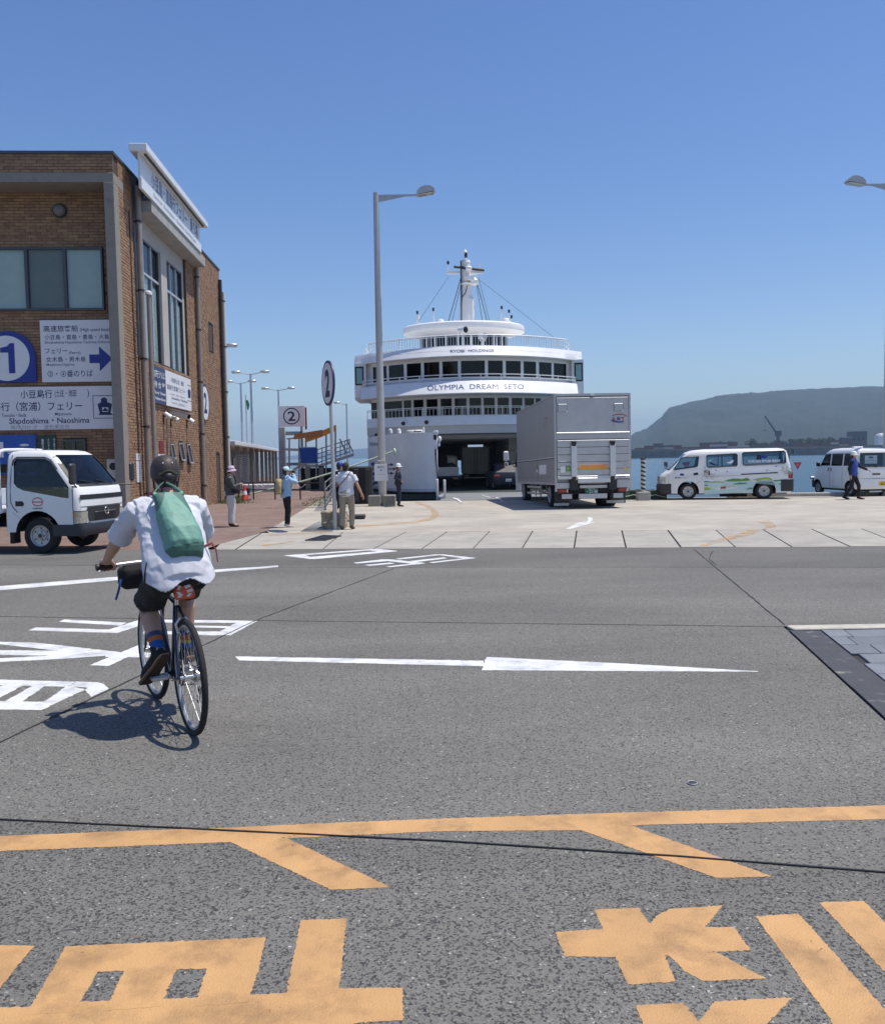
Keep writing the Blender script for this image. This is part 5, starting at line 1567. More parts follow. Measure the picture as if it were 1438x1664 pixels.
mural('painted_island', [(1190, 425), (1240, 410), (1266, 412), (1266, 430), (1200, 432)], 'mural_teal', .0055)
mural('painted_island', [(1140, 390), (1200, 385), (1265, 388), (1265, 396), (1150, 402)], 'mural_teal', .0055)
mural('painted_island', [(500, 460), (530, 457), (568, 475), (540, 487), (500, 484)], 'mural_lime', .0055)
mural('painted_island', [(500, 436), (520, 430), (545, 438), (510, 446)], 'mural_green', .0055)
mural('painted_island', [(885, 478), (930, 460), (955, 462), (950, 480)], 'mural_teal', .0055)
mural('painted_boat', [(605, 465), (660, 460), (820, 460), (825, 466), (640, 478), (610, 477)], 'letter_white', .0055)
mural('painted_cabin', [(650, 448), (690, 440), (780, 442), (790, 460), (655, 462)], 'saddlebag_white', .0062)
for q in ([(655, 455), (700, 450), (705, 470), (650, 474)],): mural('painted_red_mark', q, 'letter_red', .0068)
for q in ([(595, 285), (612, 288), (625, 300), (608, 294)], [(698, 310), (715, 303), (732, 308), (716, 310)], [(1070, 297), (1085, 288), (1098, 292), (1085, 296)], [(1155, 264), (1168, 253), (1182, 252), (1168, 262)]): mural('painted_bird', q, 'letter_blue', .0045)
b1, b2 = B('mural_branch'), B('mural_blossom')
rr_ = random.Random(5)
def spr(b, y, z, s, n, ang, off):
    ps = [(y + s * math.cos(ang + 2 * math.pi * i / n) * rr_.uniform(.5, 1.2), z + s * math.sin(ang + 2 * math.pi * i / n) * rr_.uniform(.5, 1.2)) for i in range(n)]
    b.sheet([(-(sv.sx(c) + off), a, c) for a, c in ps])
for base, tips in (((500, 300), [(500, 340), (540, 310), (560, 345), (600, 340), (630, 362), (580, 378), (520, 365), (560, 290), (515, 270)]), ((1312, 335), [(1290, 300), (1230, 270), (1260, 255), (1300, 250), (1240, 320), (1220, 300), (1320, 275), (1275, 330)])):
    for tp in tips:
        a, c = Vp(*base), Vp(*tp)
        b1.tube([(-(sv.sx(a[1]) + .009), a[0], a[1]), (-(sv.sx((a[1] + c[1]) / 2) + .009), (a[0] + c[0]) / 2 + rr_.uniform(-.03, .03), (a[1] + c[1]) / 2), (-(sv.sx(c[1]) + .009), c[0], c[1])], [.008, .005, .003], 3, flat=.25)
        for i in range(13):
            t = rr_.uniform(.3, 1.05)
            spr(b2, a[0] + (c[0] - a[0]) * t + rr_.gauss(0, .04), a[1] + (c[1] - a[1]) * t + rr_.gauss(0, .04), rr_.uniform(.008, .024), 5, rr_.uniform(0, 6), .0105 + i * .0001)
b1.build('painted_branch', vn, fix=False); b2.build('painted_blossom', vn, fix=False)
# lettering, badge, seams, handles
b = B('sign_blue')
yc, zc = Vp(288, 332)
b.sheet([(-(sv.sx(zc + c) + .004), yc + a, zc + c) for a, c in [(.085 * math.cos(2 * math.pi * i / 24), .042 * math.sin(2 * math.pi * i / 24)) for i in range(24)]])
yc, zc = Vp(285, 363)
sv.side_text(b, '国際両備フェリー', yc, zc, .5, .055, -1, 'letter_navy', .004, .02)
b.build('lettering', vn, fix=False)
b = B('letter_white'); yc, zc = Vp(1062, 205); letters(b, 'KOKUSAI RYOBI FERRY', 0, 0, 1.16, .10, None, 'letter_white', .03, F=lambda a, c: (-(sv.sx(zc + c) - .004), yc - a, zc + c)); b.build('lettering', vn, fix=False)
b = B('sign_blue'); yc, zc = Vp(1058, 165); b.sheet([(-(sv.sx(zc + c) - .004), yc + a, zc + c) for a, c in [(.11 * math.cos(2 * math.pi * i / 24), .055 * math.sin(2 * math.pi * i / 24)) for i in range(24)]]); b.build('badge', vn, fix=False)
b = B('letter_white')
for pts in ([(530, 210), (560, 188), (580, 190), (560, 200)], [(705, 218), (740, 208), (765, 190), (780, 195), (765, 222), (740, 226)]): b.sheet([(-(sv.sx(c) - .004), a, c) for a, c in P_(pts)])
b.build('gull_print', vn, fix=False)
b = B('cloth_navy'); b.sheet([(-(sv.sx(c) - .003), a, c) for a, c in P_([(545, 208), (590, 225), (635, 240), (600, 243), (560, 230)])]); b.sheet([(-(sv.sx(c) - .003), a, c) for a, c in P_([(985, 190), (1000, 145), (1030, 145), (1035, 190)])]); b.build('dolphin_print', vn, fix=False)
b = B('seam')
for pts in ([(162, 320), (158, 490)], [(470, 150), (478, 380), (420, 425), (395, 430)], [(498, 150), (498, 525)], [(843, 120), (843, 505)], [(500, 350), (840, 345)], [(310, 150), (1270, 100)]):
    q = P_(pts); b.tube([(-(sv.sx(c) + .0008), a, c) for a, c in q], .0055, 4)
b.build('door_seam', vn)
b = B('black'); b.prism(P_([(398, 318), (440, 312), (443, 335), (400, 340)]), .012, 0, F=lambda a, c, h: (-(sv.sx(c) + h), a, c)); b.build('door_handle', vn)
b = B('black'); b.prism(P_([(538, 300), (552, 298), (554, 338), (540, 340)]), .012, 0, F=lambda a, c, h: (-(sv.sx(c) + h), a, c)); b.build('door_handle', vn)
b = B('black'); b.prism(P_([(845, 328), (1182, 312), (1183, 322), (846, 338)]), .012, 0, F=lambda a, c, h: (-(sv.sx(c) + h), a, c)); b.build('slide_rail', vn)
b = B('dark_trim'); b.loft([ring_at((z, .86, .62, yf, .16, .03, .10)) for z, yf in ((.22, 1.06), (.25, 1.16), (.52, 1.17), (.62, 1.14))]); b.build('front_bumper', vn, 40)
b = B('dark_trim'); b.loft([ring_at((z, .865, -3.83, -3.30 if 0 else -3.36, .02, .1, 0)) for z in (.30, .33, .70, .74)]); b.build('rear_bumper', vn, 40)
for k in (-1, 1):
    b = B('lens'); b.loft([[(k * .55, 1.115, z0), (k * .74, 1.06, z0), (k * .862, .86, z0), (k * .862, .83, z0), (k * .5, .9, z0)] for z0 in (.66, .68, .86, .90)]); b.build('headlight', vn)
    b = B('lamp_red'); b.box(.80 * k, .858 * k, -3.79, -3.62, .78, 1.0, bev=.012); b.build('tail_lamp', vn)
    wheel(vn, .75 * k, 0, .315, .19, .2, side=k); wheel(vn, .75 * k, RW, .315, .19, .2, side=k)
    b = B('black'); b.tube([(.8 * k, .72, 1.16), (.93 * k, .80, 1.2), (.95 * k, .8, 1.3)], .012, 6); b.box(.88 * k, 1.0 * k, .77, .83, 1.26, 1.48, bev=.03); b.build('mirror', vn)
b = B('underbody'); b.box(-.7, .7, -3.6, .9, .2, .3); b.tube([(-.4, -1.2, .17), (-.4, -2.2, .17)], .08, 8); b.ring((-.5, -1.75, .2), (1, 0, 0), .1, .03, 16, 6); b.build('chassis', vn)
b = B('cloth_navy')
for y in (-.25, -1.35, -2.2, -3.0):
    for x in (-.45, .0, .45): b.box(x - .2, x + .2, y - .45, y - .33, .6, 1.22, bev=.04); b.box(x - .2, x + .2, y - .35, y + .05, .5, .72, bev=.04)
b.build('seat', vn)
b = B('dark_trim'); b.ring((.4, .32, 1.12), (0, -.7, .7), .19, .014, 24, 5); b.box(-.7, .7, .45, .75, .8, 1.08, bev=.05); b.build('dashboard', vn)
b = B('black'); b.tube([(.0, -3.72, 1.86), (.0, -3.84, 1.9), (0, -3.9, 1.84)], .01, 5); b.ring((0, -3.93, 1.78), (0, 1, 0), .09, .012, 14, 5); b.build('rear_mirror', vn)
# ---------- white kei van at the right edge
HK = math.radians(5.5)
kr = V((math.cos(HK), math.sin(HK), 0)); kh = V((-math.sin(HK), math.cos(HK), 0))
ko = G(1384, 806.3) + kr * .62
kv = thing('kei_van', 'small plain white van seen from behind with yellow number plate at the right edge', 'van', ko, HK)
SK = [(.28, .70, -.50, 2.72, .12, .05, .06), (.36, .735, -.53, 2.78, .14, .06, .06), (.75, .74, -.54, 2.80, .16, .06, .07), (.98, .735, -.54, 2.74, .16, .06, .08), (1.10, .725, -.53, 2.55, .16, .07, .08), (1.2, .71, -.52, 2.42, .16, .07, .08),
      (1.68, .655, -.45, 1.98, .15, .10, .08), (1.78, .62, -.42, 1.82, .14, .12, .08), (1.85, .55, -.36, 1.6, .12, .14, .06), (1.88, .42, -.2, 1.2, .1, .1, .05)]
sk = Shell(kv, SK, 'white', .5, 1.78, inset=.04)
kw = [[(2.2, 1.18), (1.9, 1.64), (1.45, 1.66), (1.45, 1.18)], [(1.36, 1.18), (1.36, 1.66), (.55, 1.67), (.55, 1.18)], [(.46, 1.18), (.46, 1.67), (-.28, 1.66), (-.33, 1.2)]]
for q in kw: sk.side_hole(q)
sk.end_hole([(-.6, 1.16), (.6, 1.16), (.54, 1.66), (-.54, 1.66)], False); sk.end_hole([(-.62, 1.16), (.62, 1.16), (.55, 1.64), (-.55, 1.64)])
sk.arch(0, .28, .34); sk.arch(2.4, .28, .34)
sk.finish()
for k in (-1, 1):
    for q in kw: B('glass_van').prism(q, -.012, -.018, F=lambda a, c, h: ((sk.sx(c) + h) * k, a, c)).build('side_window', kv)
    wheel(kv, .63 * k, 0, .275, .15, .17, side=k); wheel(kv, .63 * k, 2.4, .275, .15, .17, side=k)
    b = B('black'); b.box(.70 * k, .86 * k, 2.22, 2.3, 1.14, 1.33, bev=.03); b.build('mirror', kv)
    b = B('lamp_red'); b.box(.36 * k, .66 * k, -.578, -.52, .47, .57, bev=.01); b.build('tail_lamp', kv)
    b = B('black')
    for y in (1.30, 1.52): b.box((sk.sx(1.02)) * k, (sk.sx(1.02) + .012) * k, y, y + .05, .95, 1.10)
    b.build('door_handle', kv)
    b = B('seam')
    for y in (1.41, .50): b.tube([((sk.sx(z) + .0008) * k, y, z) for z in (.36, .75, .98, 1.15)], .006, 4)
    b.build('door_seam', kv)
sk.front_panel('windscreen', lambda z: -.58, lambda z: .58, 1.16, 1.64, 'glass_van', -.012)
b = B('glass_van'); b.add([(-.6, -.505, 1.16), (.6, -.505, 1.16), (.54, -.44, 1.66), (-.54, -.44, 1.66)], [(0, 1, 2, 3)]); rw_ = b.build('rear_window', kv)
b = B('black')
pts = [(-.61, -.532, 1.15), (.61, -.532, 1.15), (.55, -.462, 1.67), (-.55, -.462, 1.67), (-.61, -.532, 1.15)]
b.tube(pts, .022, 5); b.build('window_seal', rw_)
b = B('sign_white'); b.box(-.28, .22, -.30, -.29, 1.26, 1.58); b.box(-.2, .15, -.303, -.3005, 1.38, 1.40, 'print_grey'); b.sheet([(-.03 + .1 * math.cos(a), -.303, 1.5 + .04 * math.sin(a)) for a in [2 * math.pi * i / 20 for i in range(20)]], 'sign_blue'); b.build('window_card', kv)
b = B('black'); b.tube([(.02, -.55, 1.1), (.06, -.52, 1.2), (-.05, -.515, 1.24)], .016, 5); b.build('rear_wiper', kv)
b = B('black'); b.box(-.12, .2, -.565, -.53, .83, .90, bev=.012); b.build('tailgate_handle', kv)
b = B('white'); b.loft([ring_at((z, .75, -.60, -.35, .02, .08, 0)) for z in (.36, .38, .62, .66)]); b.build('rear_bumper', kv, 40)
b = B('seam'); b.tube([(-.66, -.545, .68), (-.66, -.535, 1.0), (-.63, -.49, 1.6)], .006, 4); b.tube([(-.64, -.553, .69), (.64, -.553, .69)], .006, 4); b.build('tailgate_seam', kv)
plate(kv, (.28, -.605, .50), (1, 0, 0), '香川 480', '46-33', 'plate_yellow', 'black')
b = B('dark_trim'); b.box(-.72, .72, 2.74, 2.90, .26, .62, bev=.04); b.build('front_bumper', kv)
B('chrome').box(-.80, -.52, 2.84, 2.96, .62, .72, bev=.04).build('front_lamp', kv)
b = B('underbody'); b.box(-.6, .6, -.45, 2.7, .2, .32); b.box(-.2, .3, -.5, -.2, .16, .22, 'galvanised'); b.build('chassis', kv)
b = B('cloth_black')
for y in (.25, 1.45):
    for x in (-.34, .34): b.box(x - .2, x + .2, y - .12, y, .6, 1.35, bev=.04); b.box(x - .2, x + .2, y, y + .4, .5, .75, bev=.04)
b.box(-.62, .62, 2.1, 2.4, .8, 1.1, bev=.04)
b.build('seat', kv)
b = B('sign_white'); b.box(-.5, -.1, .1, .25, 1.87, 1.93, bev=.02); b.build('roof_lamp', kv)
# ---------- large box truck driving onto the ramp
HT = math.radians(3.85); PT = math.radians(-1.25)
to = V((4.96, 29.0, gz(29.0)))
bt = thing('box_truck', 'big grey box truck seen from behind driving onto the ferry ramp', 'truck', to, HT, rx=PT)
W, Z0, Z1, LB = 1.235, .86, 3.74, 8.3
c = B('truck_grey')
c.box(-W, W, .06, LB, Z0 + .0, Z1, bev=.02)
cg = c.build('cargo_box', bt)
b = B('truck_alu')
for x in (-W, W): b.box(x - .03 * (1 if x > 0 else 1), x + .03, -.0, .07, Z0 - .28, Z1 + .015)
b.box(-W - .03, W + .03, -.005, .075, Z1 - .05, Z1 + .03); b.box(-W - .012, W + .012, .07, LB, Z1, Z1 + .028); b.box(-W - .012, W + .012, .07, LB, Z0 - .06, Z0 + .02)
b.build('box_frame', cg)
ug = B('truck_alu').box(-W + .05, W - .05, -.012, .05, 2.52, Z1 - .1, bev=.006).build('upper_door', bt)
b = B('seam')
for x in (-.99, .86):
    b.M = I4
    b.box(x - .165, x + .165, -.017, -.012, 3.18, 3.46, 'seam'); b.box(x - .15, x + .15, -.03, -.012, 3.19, 3.43, 'truck_alu', .01); b.box(x - .14, x + .14, -.034, -.03, 3.43, 3.455, 'white'); b.box(x + .12, x + .16, -.04, -.012, 3.17, 3.21, 'white')
b.build('vent', ug)
B('alu').box(-W + .02, W - .02, -.05, .0, 2.46, 2.51, bev=.01).build('door_rail', ug)
B('white').box(-.06, .06, -.05, .0, Z1 - .04, Z1 - .0).build('marker_lamp', bt)
Mr = basis((0, -.0155, 0), (1, 0, 0), (0, 0, 1))
def logo(b, cx, cz, s, M, mr='letter_red', mb='letter_blue'):
    b.add([M @ V((cx + s * (.55 + .62 * math.cos(a)) - s * .5, cz + s * (.16 + .22 * math.sin(a)) * 1.0, q)) for q in (0,) for a in [math.pi * (-.02 + .9 * i / 18) for i in range(19)]] +
          [M @ V((cx + s * (.55 + .55 * math.cos(a)) - s * .5, cz + s * (.16 + .15 * math.sin(a)), 0)) for a in [math.pi * (-.02 + .9 * i / 18) for i in range(19)]], [(i, i + 1, i + 20, i + 19) for i in range(18)], mr)
    b.add([M @ V((cx + s * .0 + s * .6 * math.cos(a), cz - s * (.05) + s * .26 * math.sin(a), 0)) for a in [math.pi * (1.0 + .75 * i / 18) for i in range(19)]] +
          [M @ V((cx + s * .03 + s * .5 * math.cos(a), cz - s * .05 + s * .15 * math.sin(a), 0)) for a in [math.pi * (1.0 + .75 * i / 18) for i in range(19)]], [(i, i + 1, i + 20, i + 19) for i in range(18)], mb)
    letters(b, 'L', cx - s * .32, cz, s * .25, s * .26, M, mr, .04, .0006); letters(b, 'B', cx, cz, s * .25, s * .26, M, mb, .04, .0006); letters(b, 'T', cx + s * .32, cz, s * .28, s * .26, M, mr, .04, .0006)
b = B('letter_red'); logo(b, .86, 2.93, .42, Mr); b.box(.86, 1.05, -.0158, -.0152, 2.76, 2.775, 'print_grey'); b.build('logo', ug, fix=False)
# tail-lift platform of ribbed planks
lf = B('truck_alu').box(-W + .03, W - .03, -.03, .04, 2.28, 2.46, bev=.015).build('tail_lift', bt)
zz = [2.26, 2.02, 1.78, 1.54, 1.31, 1.10]
for i in range(len(zz) - 1): B('truck_alu').box(-W + .04, W - .04, -.075, -.0, zz[i + 1] + .008, zz[i] - .008, bev=.008).build('plank', lf)
B('alu').box(-W + .04, W - .04, -.085, -.0, .98, 1.09, bev=.01).build('plank', lf)
B('alu').box(-.54, .54, -.13, -.03, .86, 1.02, bev=.01).build('step', lf)
for x in (-.66, .62):
    a = B('alu').box(x - .09, x + .09, -.16, -.078, 1.06, 2.10, bev=.012).box(x - .075, x + .075, -.165, -.075, 2.05, 2.22, 'black', .01).build('lift_arm', bt)
    b = B('black'); b.tube([(x, -.1, 1.05), (x + .02, -.02, .7), (x, .3, .42)], .07, 8); b.box(x - .14, x + .14, -.12, .1, .62, .98, 'black', .02); b.build('hinge', a)
B('orange').box(-.48, .46, -.083, -.0755, 1.30, 1.45, bev=.002).build('reflector_strip', lf)
b = B('plate_green'); b.box(-.93, -.77, -.0795, -.0755, 1.24, 1.42, 'mural_teal'); b.sheet([(-.85 + .05 * math.cos(a), -.081, 1.33 + .05 * math.sin(a)) for a in [2 * math.pi * i / 20 for i in range(20)]], 'mural_lime'); b.box(1.0, 1.1, -.0795, -.0755, 1.25, 1.33, 'plate_yellow'); b.box(-1.1, -.94, -.0795, -.0755, 1.2, 1.4, 'sign_white'); b.build('sticker', lf)
b = B('white'); b.box(-1.1, -.92, -.09, -.0755, 1.55, 1.575); b.build('lift_handle', lf)
B('letter_navy').box(.80, 1.05, -.0875, -.0852, 1.015, 1.04).build('maker_print', lf)
# underside: lamps, plate, bumper
B('truck_alu').box(-W - .03, -.62, -.02, .05, .68, .86).build('lower_frame', bt); B('truck_alu').box(.72, W + .03, -.02, .05, .68, .94).build('lower_frame', bt)
for x, s in ((-1.0, -1), (.98, 1)):
    l = B('dark_trim').box(x - .17, x + .17, .02, .12, .52, .69).build('lamp_housing', bt)
    B('lamp_red').box(x - .15, x + .11, -.0, .018, .55, .66, bev=.01).build('tail_lamp', l)
    B('lens').box(x + .115, x + .16, -.0, .018, .55, .66, bev=.008).build('reversing_lamp', l)
b = B('truck_alu'); b.box(-.46, .46, -.02, .06, .68, .78, bev=.008); b.box(-.5, .44, -.06, .02, .34, .50, bev=.008); b.box(-1.05, -.72, -.02, .06, .34, .50, bev=.008); b.box(.66, .98, -.02, .06, .34, .50, bev=.008); b.build('under_bumper', bt)
plate(bt, (-.06, .03, .59), (1, 0, 0), '福山 100', '・21-38', 'plate_green', 'letter_white', .44, .2)
b = B('underbody'); b.box(-.5, .5, .05, 8.4, .55, .82); b.box(-1.1, 1.1, .1, .2, .5, .66); b.box(-.9, .9, .3, 3, .45, .8); b.box(-.12, .12, 1.2, 2.4, .35, .5); b.tube([(-1, 1.85, .48), (1, 1.85, .48)], .1, 8); b.build('chassis', bt)
B('cream').box(-1.22, -.72, .48, .5, .10, .19).build('mud_flap_bar', bt); B('cream').box(.55, 1.15, .48, .5, .16, .25).build('mud_flap_bar', bt)
B('dark_trim').box(-1.2, -.72, .502, .515, .12, .7).build('mud_flap', bt); B('dark_trim').box(.72, 1.2, .502, .515, .15, .7).build('mud_flap', bt)
ZR = .44
for k in (-1, 1):
    wheel(bt, 1.0 * k, 1.75, .44, .27, .27, side=k); wheel(bt, .68 * k, 1.75, .44, .25, .27, side=k)
    wheel(bt, 1.03 * k, 7.2, .44, .26, .27, side=k, z=.49)
b = B('galvanised')
for z in (.42, .66): b.box(-1.22, -1.19, 2.9, 5.9, z, z + .07)
for y in (3.2, 4.2, 5.3): b.box(-1.19, -1.15, y, y + .06, .36, .86)
for y in (3.3, 4.0): b.ring((-.95, y, .62), (0, 1, 0), .16, .03, 14, 5)
b.build('side_guard', bt)
# lower side panel, its seam and prints, left side
b = B('truck_grey'); b.box(-W - .012, -W, .1, LB - .02, Z0 + .02, 1.66, bev=.004); sp_ = b.build('side_board', bt)
b = B('seam'); b.box(-W - .013, -W - .0, 3.35, 3.38, Z0 + .02, 1.66); b.box(-W - .006, -W, .1, LB - .02, 1.665, 1.685)
for i in range(16): b.box(-W - .014, -W - .012, .4 + i * .5, .46 + i * .5, 1.02, 1.06)
b.build('board_seam', sp_)
B('alu').box(-W - .03, -W - .01, .12, LB - .05, 1.69, 1.73).build('gutter', sp_)
Ms = basis((-W - .0135, 2.4, 1.32), (0, -1, 0), (0, 0, 1))
b = B('notice'); b.M = Ms; b.box(-.62, .75, -.16, .17, 0, .001); b.build('pale_panel', sp_)
b = B('mural_teal'); b.M = basis((-W - .016, 3.6, 1.35), (0, -1, 0), (0, 0, 1)); b.sheet([(0, .0, 0), (.3, .0, 0), (.3, .12, 0), (.12, .2, 0)]); b.sheet([(0, -.12, 0), (.26, -.12, 0), (.22, -.01, 0), (.0, -.01, 0)], 'letter_white'); b.build('print', sp_, fix=False)
Ml = basis((-W - .0012, 1.75, 2.9), (0, -1, 0), (0, 0, 1))
b = B('letter_red'); logo(b, 0, 0, .6, Ml, 'letter_red', 'print_grey'); b.build('logo', cg, fix=False)
# cab ahead of the box
cb = B('white').loft([ring_at(q) for q in ((.5, 1.08, 8.38, 9.95, .15, .05, .05), (1.2, 1.1, 8.38, 10.0, .18, .06, .06), (1.45, 1.1, 8.38, 9.98, .18, .06, .06), (2.3, 1.02, 8.4, 9.7, .2, .1, .06), (2.5, .9, 8.5, 9.5, .2, .15, .05), (3.3, .9, 8.38, 8.9, .2, .05, .05), (3.5, .8, 8.38, 8.6, .1, .05, .02))]).build('cab', bt, 40)
b = B('glass_dark')
for k in (-1, 1): b.prism([(8.55, 1.5), (9.75, 1.48), (9.55, 2.2), (8.55, 2.25)], 1.112, 1.118, F=lambda a, c, h: (k * (h - (c - 1.48) * .095), a, c))
b.build('side_window', cb)
for k in (-1,):
    b = B('black'); b.tube([(-1.08, 9.9, 2.2), (-1.35, 10.1, 2.25), (-1.42, 10.1, 1.9), (-1.1, 9.95, 1.5)], .022, 6); b.build('mirror_arm', cb)
    B('sensor_white').box(-1.56, -1.33, 10.04, 10.14, 1.78, 2.2, bev=.04).build('mirror', cb)
    B('chrome').box(-1.54, -1.36, 10.02, 10.1, 1.5, 1.74, bev=.04).build('mirror', cb)
# ------------------------------------------------------------------ ferry
X0, Y0 = 1.73, 50.0
fy = thing('ferry', 'large white car ferry with three curved decks, its bow open to the ramp', 'ferry', (X0, Y0, 0))
def arc(x, w=6.9): return 4.0 * (x / 6.9) ** 2
def band(name, w, yoff, sec, m, n=40, caps=True, parent=None):
    b = B(m)
    rings = []
    for i in range(n + 1):
        x = -w + 2 * w * i / n
        rings.append([(x, arc(x) + yoff - o, z) for o, z in sec])
    b.loft(rings)
    return b.build(name, parent or fy, 35)
def band_text(t, cx, cz, w, h, yo, m, parent, bold=.0):
    b = B(m); letters(b, t, 0, 0, w, h, None, m, bold, F=lambda a, c: (cx + a, arc(cx + a) - yo, cz + c)); return b.build('lettering', parent, fix=False)
# superstructure block and decks
b = B('ship_white')
b.box(-6.0, 6.0, 9, 46, 2.98, 7.6); b.build('deckhouse', fy)
def deck(name, w, z0, z1, yoff, m='ship_white'):
    b = B(m); n = 24
    pts = [(-w + 2 * w * i / n, arc(-w + 2 * w * i / n) + yoff) for i in range(n + 1)]
    b.prism(pts + [(w, 20), (-w, 20)], z0, z1)
    return b.build(name, fy)
deck('car_deck_ceiling', 6.05, 2.96, 3.3, .35, 'ship_grey'); deck('promenade_deck', 6.05, 3.72, 3.78, .1); deck('bridge_deck', 6.3, 5.12, 5.30, -.02); deck('roof_deck', 6.9, 7.42, 7.56, .12)
# lower fascia, name bands
b3 = band('lower_fascia', 6.15, 0, [(.06, 3.38), (.08, 3.40), (-.08, 3.88), (-.1, 3.92), (-.14, 3.92), (-.14, 3.38)], 'ship_white')
b3g = band('shaded_fascia', 6.15, 0, [(-.12, 2.92), (-.02, 3.379), (-.3, 3.379), (-.3, 2.92)], 'ship_grey')  # grey colour stands in for the shadow on the lower fascia
b2 = band('name_band', 6.45, 0, [(.62, 5.10), (.63, 5.14), (.15, 5.82), (.13, 5.84), (.0, 5.84), (.0, 5.10)], 'ship_white')
b = B('letter_blue'); letters(b, 'OLYMPIA  DREAM  SETO', 0, 0, 5.45, .29, None, 'letter_blue', 0, F=lambda a, c: (.27 + a, arc(.27 + a) - .402 + c * .706, 5.48 + c)); b.build('lettering', b2, fix=False)
b1 = band('owner_band', 6.87, 0, [(.05, 7.22), (.06, 7.26), (-.30, 7.82), (-.42, 7.82), (-.42, 7.22)], 'ship_white')
b = B('letter_blue'); letters(b, 'RYOBI  HOLDINGS', 0, 0, 2.45, .17, None, 'letter_blue', .012, F=lambda a, c: (.1 + a, arc(.1 + a) + .095 + c * .643, 7.52 + c)); b.build('lettering', b1, fix=False)
# window rows
def window_row(w, yoff, z0, z1, edges, wall_m, wall_z0, wall_z1, inner='room_dark', name='window_wall'):
    wl = band(name, w, yoff + .06, [(0, wall_z0), (0, z0), (-.12, z0), (-.12, wall_z0)], wall_m)
    band('window_head', w, yoff + .06, [(0, z1), (0, wall_z1), (-.12, wall_z1), (-.12, z1)], wall_m)
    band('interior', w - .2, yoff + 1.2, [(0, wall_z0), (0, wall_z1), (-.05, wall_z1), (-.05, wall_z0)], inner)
    for a, c in edges:
        xm = (a + c) / 2; ya, yc = arc(a) + yoff, arc(c) + yoff
        an = math.atan2(yc - ya, c - a); L_ = math.hypot(c - a, yc - ya)
        b = B('glass_ship'); b.box(-L_ / 2 + .03, L_ / 2 - .03, .0, .012, .03, z1 - z0 - .03)
        b.box(-L_ / 2, -L_ / 2 + .03, -.012, .03, 0, z1 - z0, 'black'); b.box(L_ / 2 - .03, L_ / 2, -.012, .03, 0, z1 - z0, 'black'); b.box(-L_ / 2 + .03, L_ / 2 - .03, -.012, .03, 0, .03, 'black'); b.box(-L_ / 2 + .03, L_ / 2 - .03, -.012, .03, z1 - z0 - .03, z1 - z0, 'black')
        o = b.build('window', wl); o.location = (xm, (ya + yc) / 2 + .07, z0); o.rotation_euler.z = an
    xs = [e for q in edges for e in q]
    gaps = [(-w, xs[0])] + list(zip(xs[1:-1:2], xs[2::2])) + [(xs[-1], w)]
    for a, c in gaps:
        if c - a < .02: continue
        b = B(wall_m)
        ya, yc = arc(a) + yoff, arc(c) + yoff
        b.add([(a, ya + .06, z0), (c, yc + .06, z0), (c, yc + .06, z1), (a, ya + .06, z1), (a, ya + .18, z0), (c, yc + .18, z0), (c, yc + .18, z1), (a, ya + .18, z1)], [(0, 1, 2, 3), (4, 7, 6, 5), (0, 3, 7, 4), (1, 5, 6, 2)])
        b.build('mullion', wl)
    return wl
pxw = [(606, 628), (632, 656), (661, 684), (689, 714), (719, 744), (749, 788), (793, 817), (822, 846), (851, 871), (876, 896), (900, 920)]
def rel(px, yo):
    x = 0.0
    for _ in range(6):
        Yw = Y0 + arc(x) + yo
        x = (px - 741 + (px - 762) * 0 + 22 - 0) * 0 + AT(px, 600, Yw).x - X0
    return x
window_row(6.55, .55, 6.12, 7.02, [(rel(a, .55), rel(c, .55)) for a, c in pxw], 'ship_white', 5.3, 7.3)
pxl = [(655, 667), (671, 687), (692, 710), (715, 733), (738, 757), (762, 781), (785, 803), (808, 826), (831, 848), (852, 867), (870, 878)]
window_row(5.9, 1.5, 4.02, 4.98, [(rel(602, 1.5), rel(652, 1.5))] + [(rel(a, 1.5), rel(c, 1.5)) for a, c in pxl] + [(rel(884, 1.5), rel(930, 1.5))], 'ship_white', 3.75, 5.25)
# bridge wings
for k in (-1, 1):
    b = B('ship_white')
    b.prism([(3.4, 5.25), (3.4, 7.28), (7.2, 7.28), (7.2, 5.25), (6.9, 5.1), (3.7, 5.1)], 6.15 * k, 6.85 * k, F=lambda a, c, h: (h, a, c))
    wg = b.build('bridge_wing', fy)
    B('black').box(6.3 * k, 6.8 * k, 3.37, 3.395, 5.98, 7.08).build('window_frame', wg)
    B('glass_clear').box(6.36 * k, 6.74 * k, 3.35, 3.366, 6.05, 7.0).build('window', wg)
    B('mural_sea').box(6.38 * k, 6.72 * k, 3.3665, 3.3695, 6.07, 6.98).build('blind', wg)
    B('black').box(6.20 * k, 6.45 * k, 3.34, 3.395, 5.3, 5.55).build('lamp_box', wg)
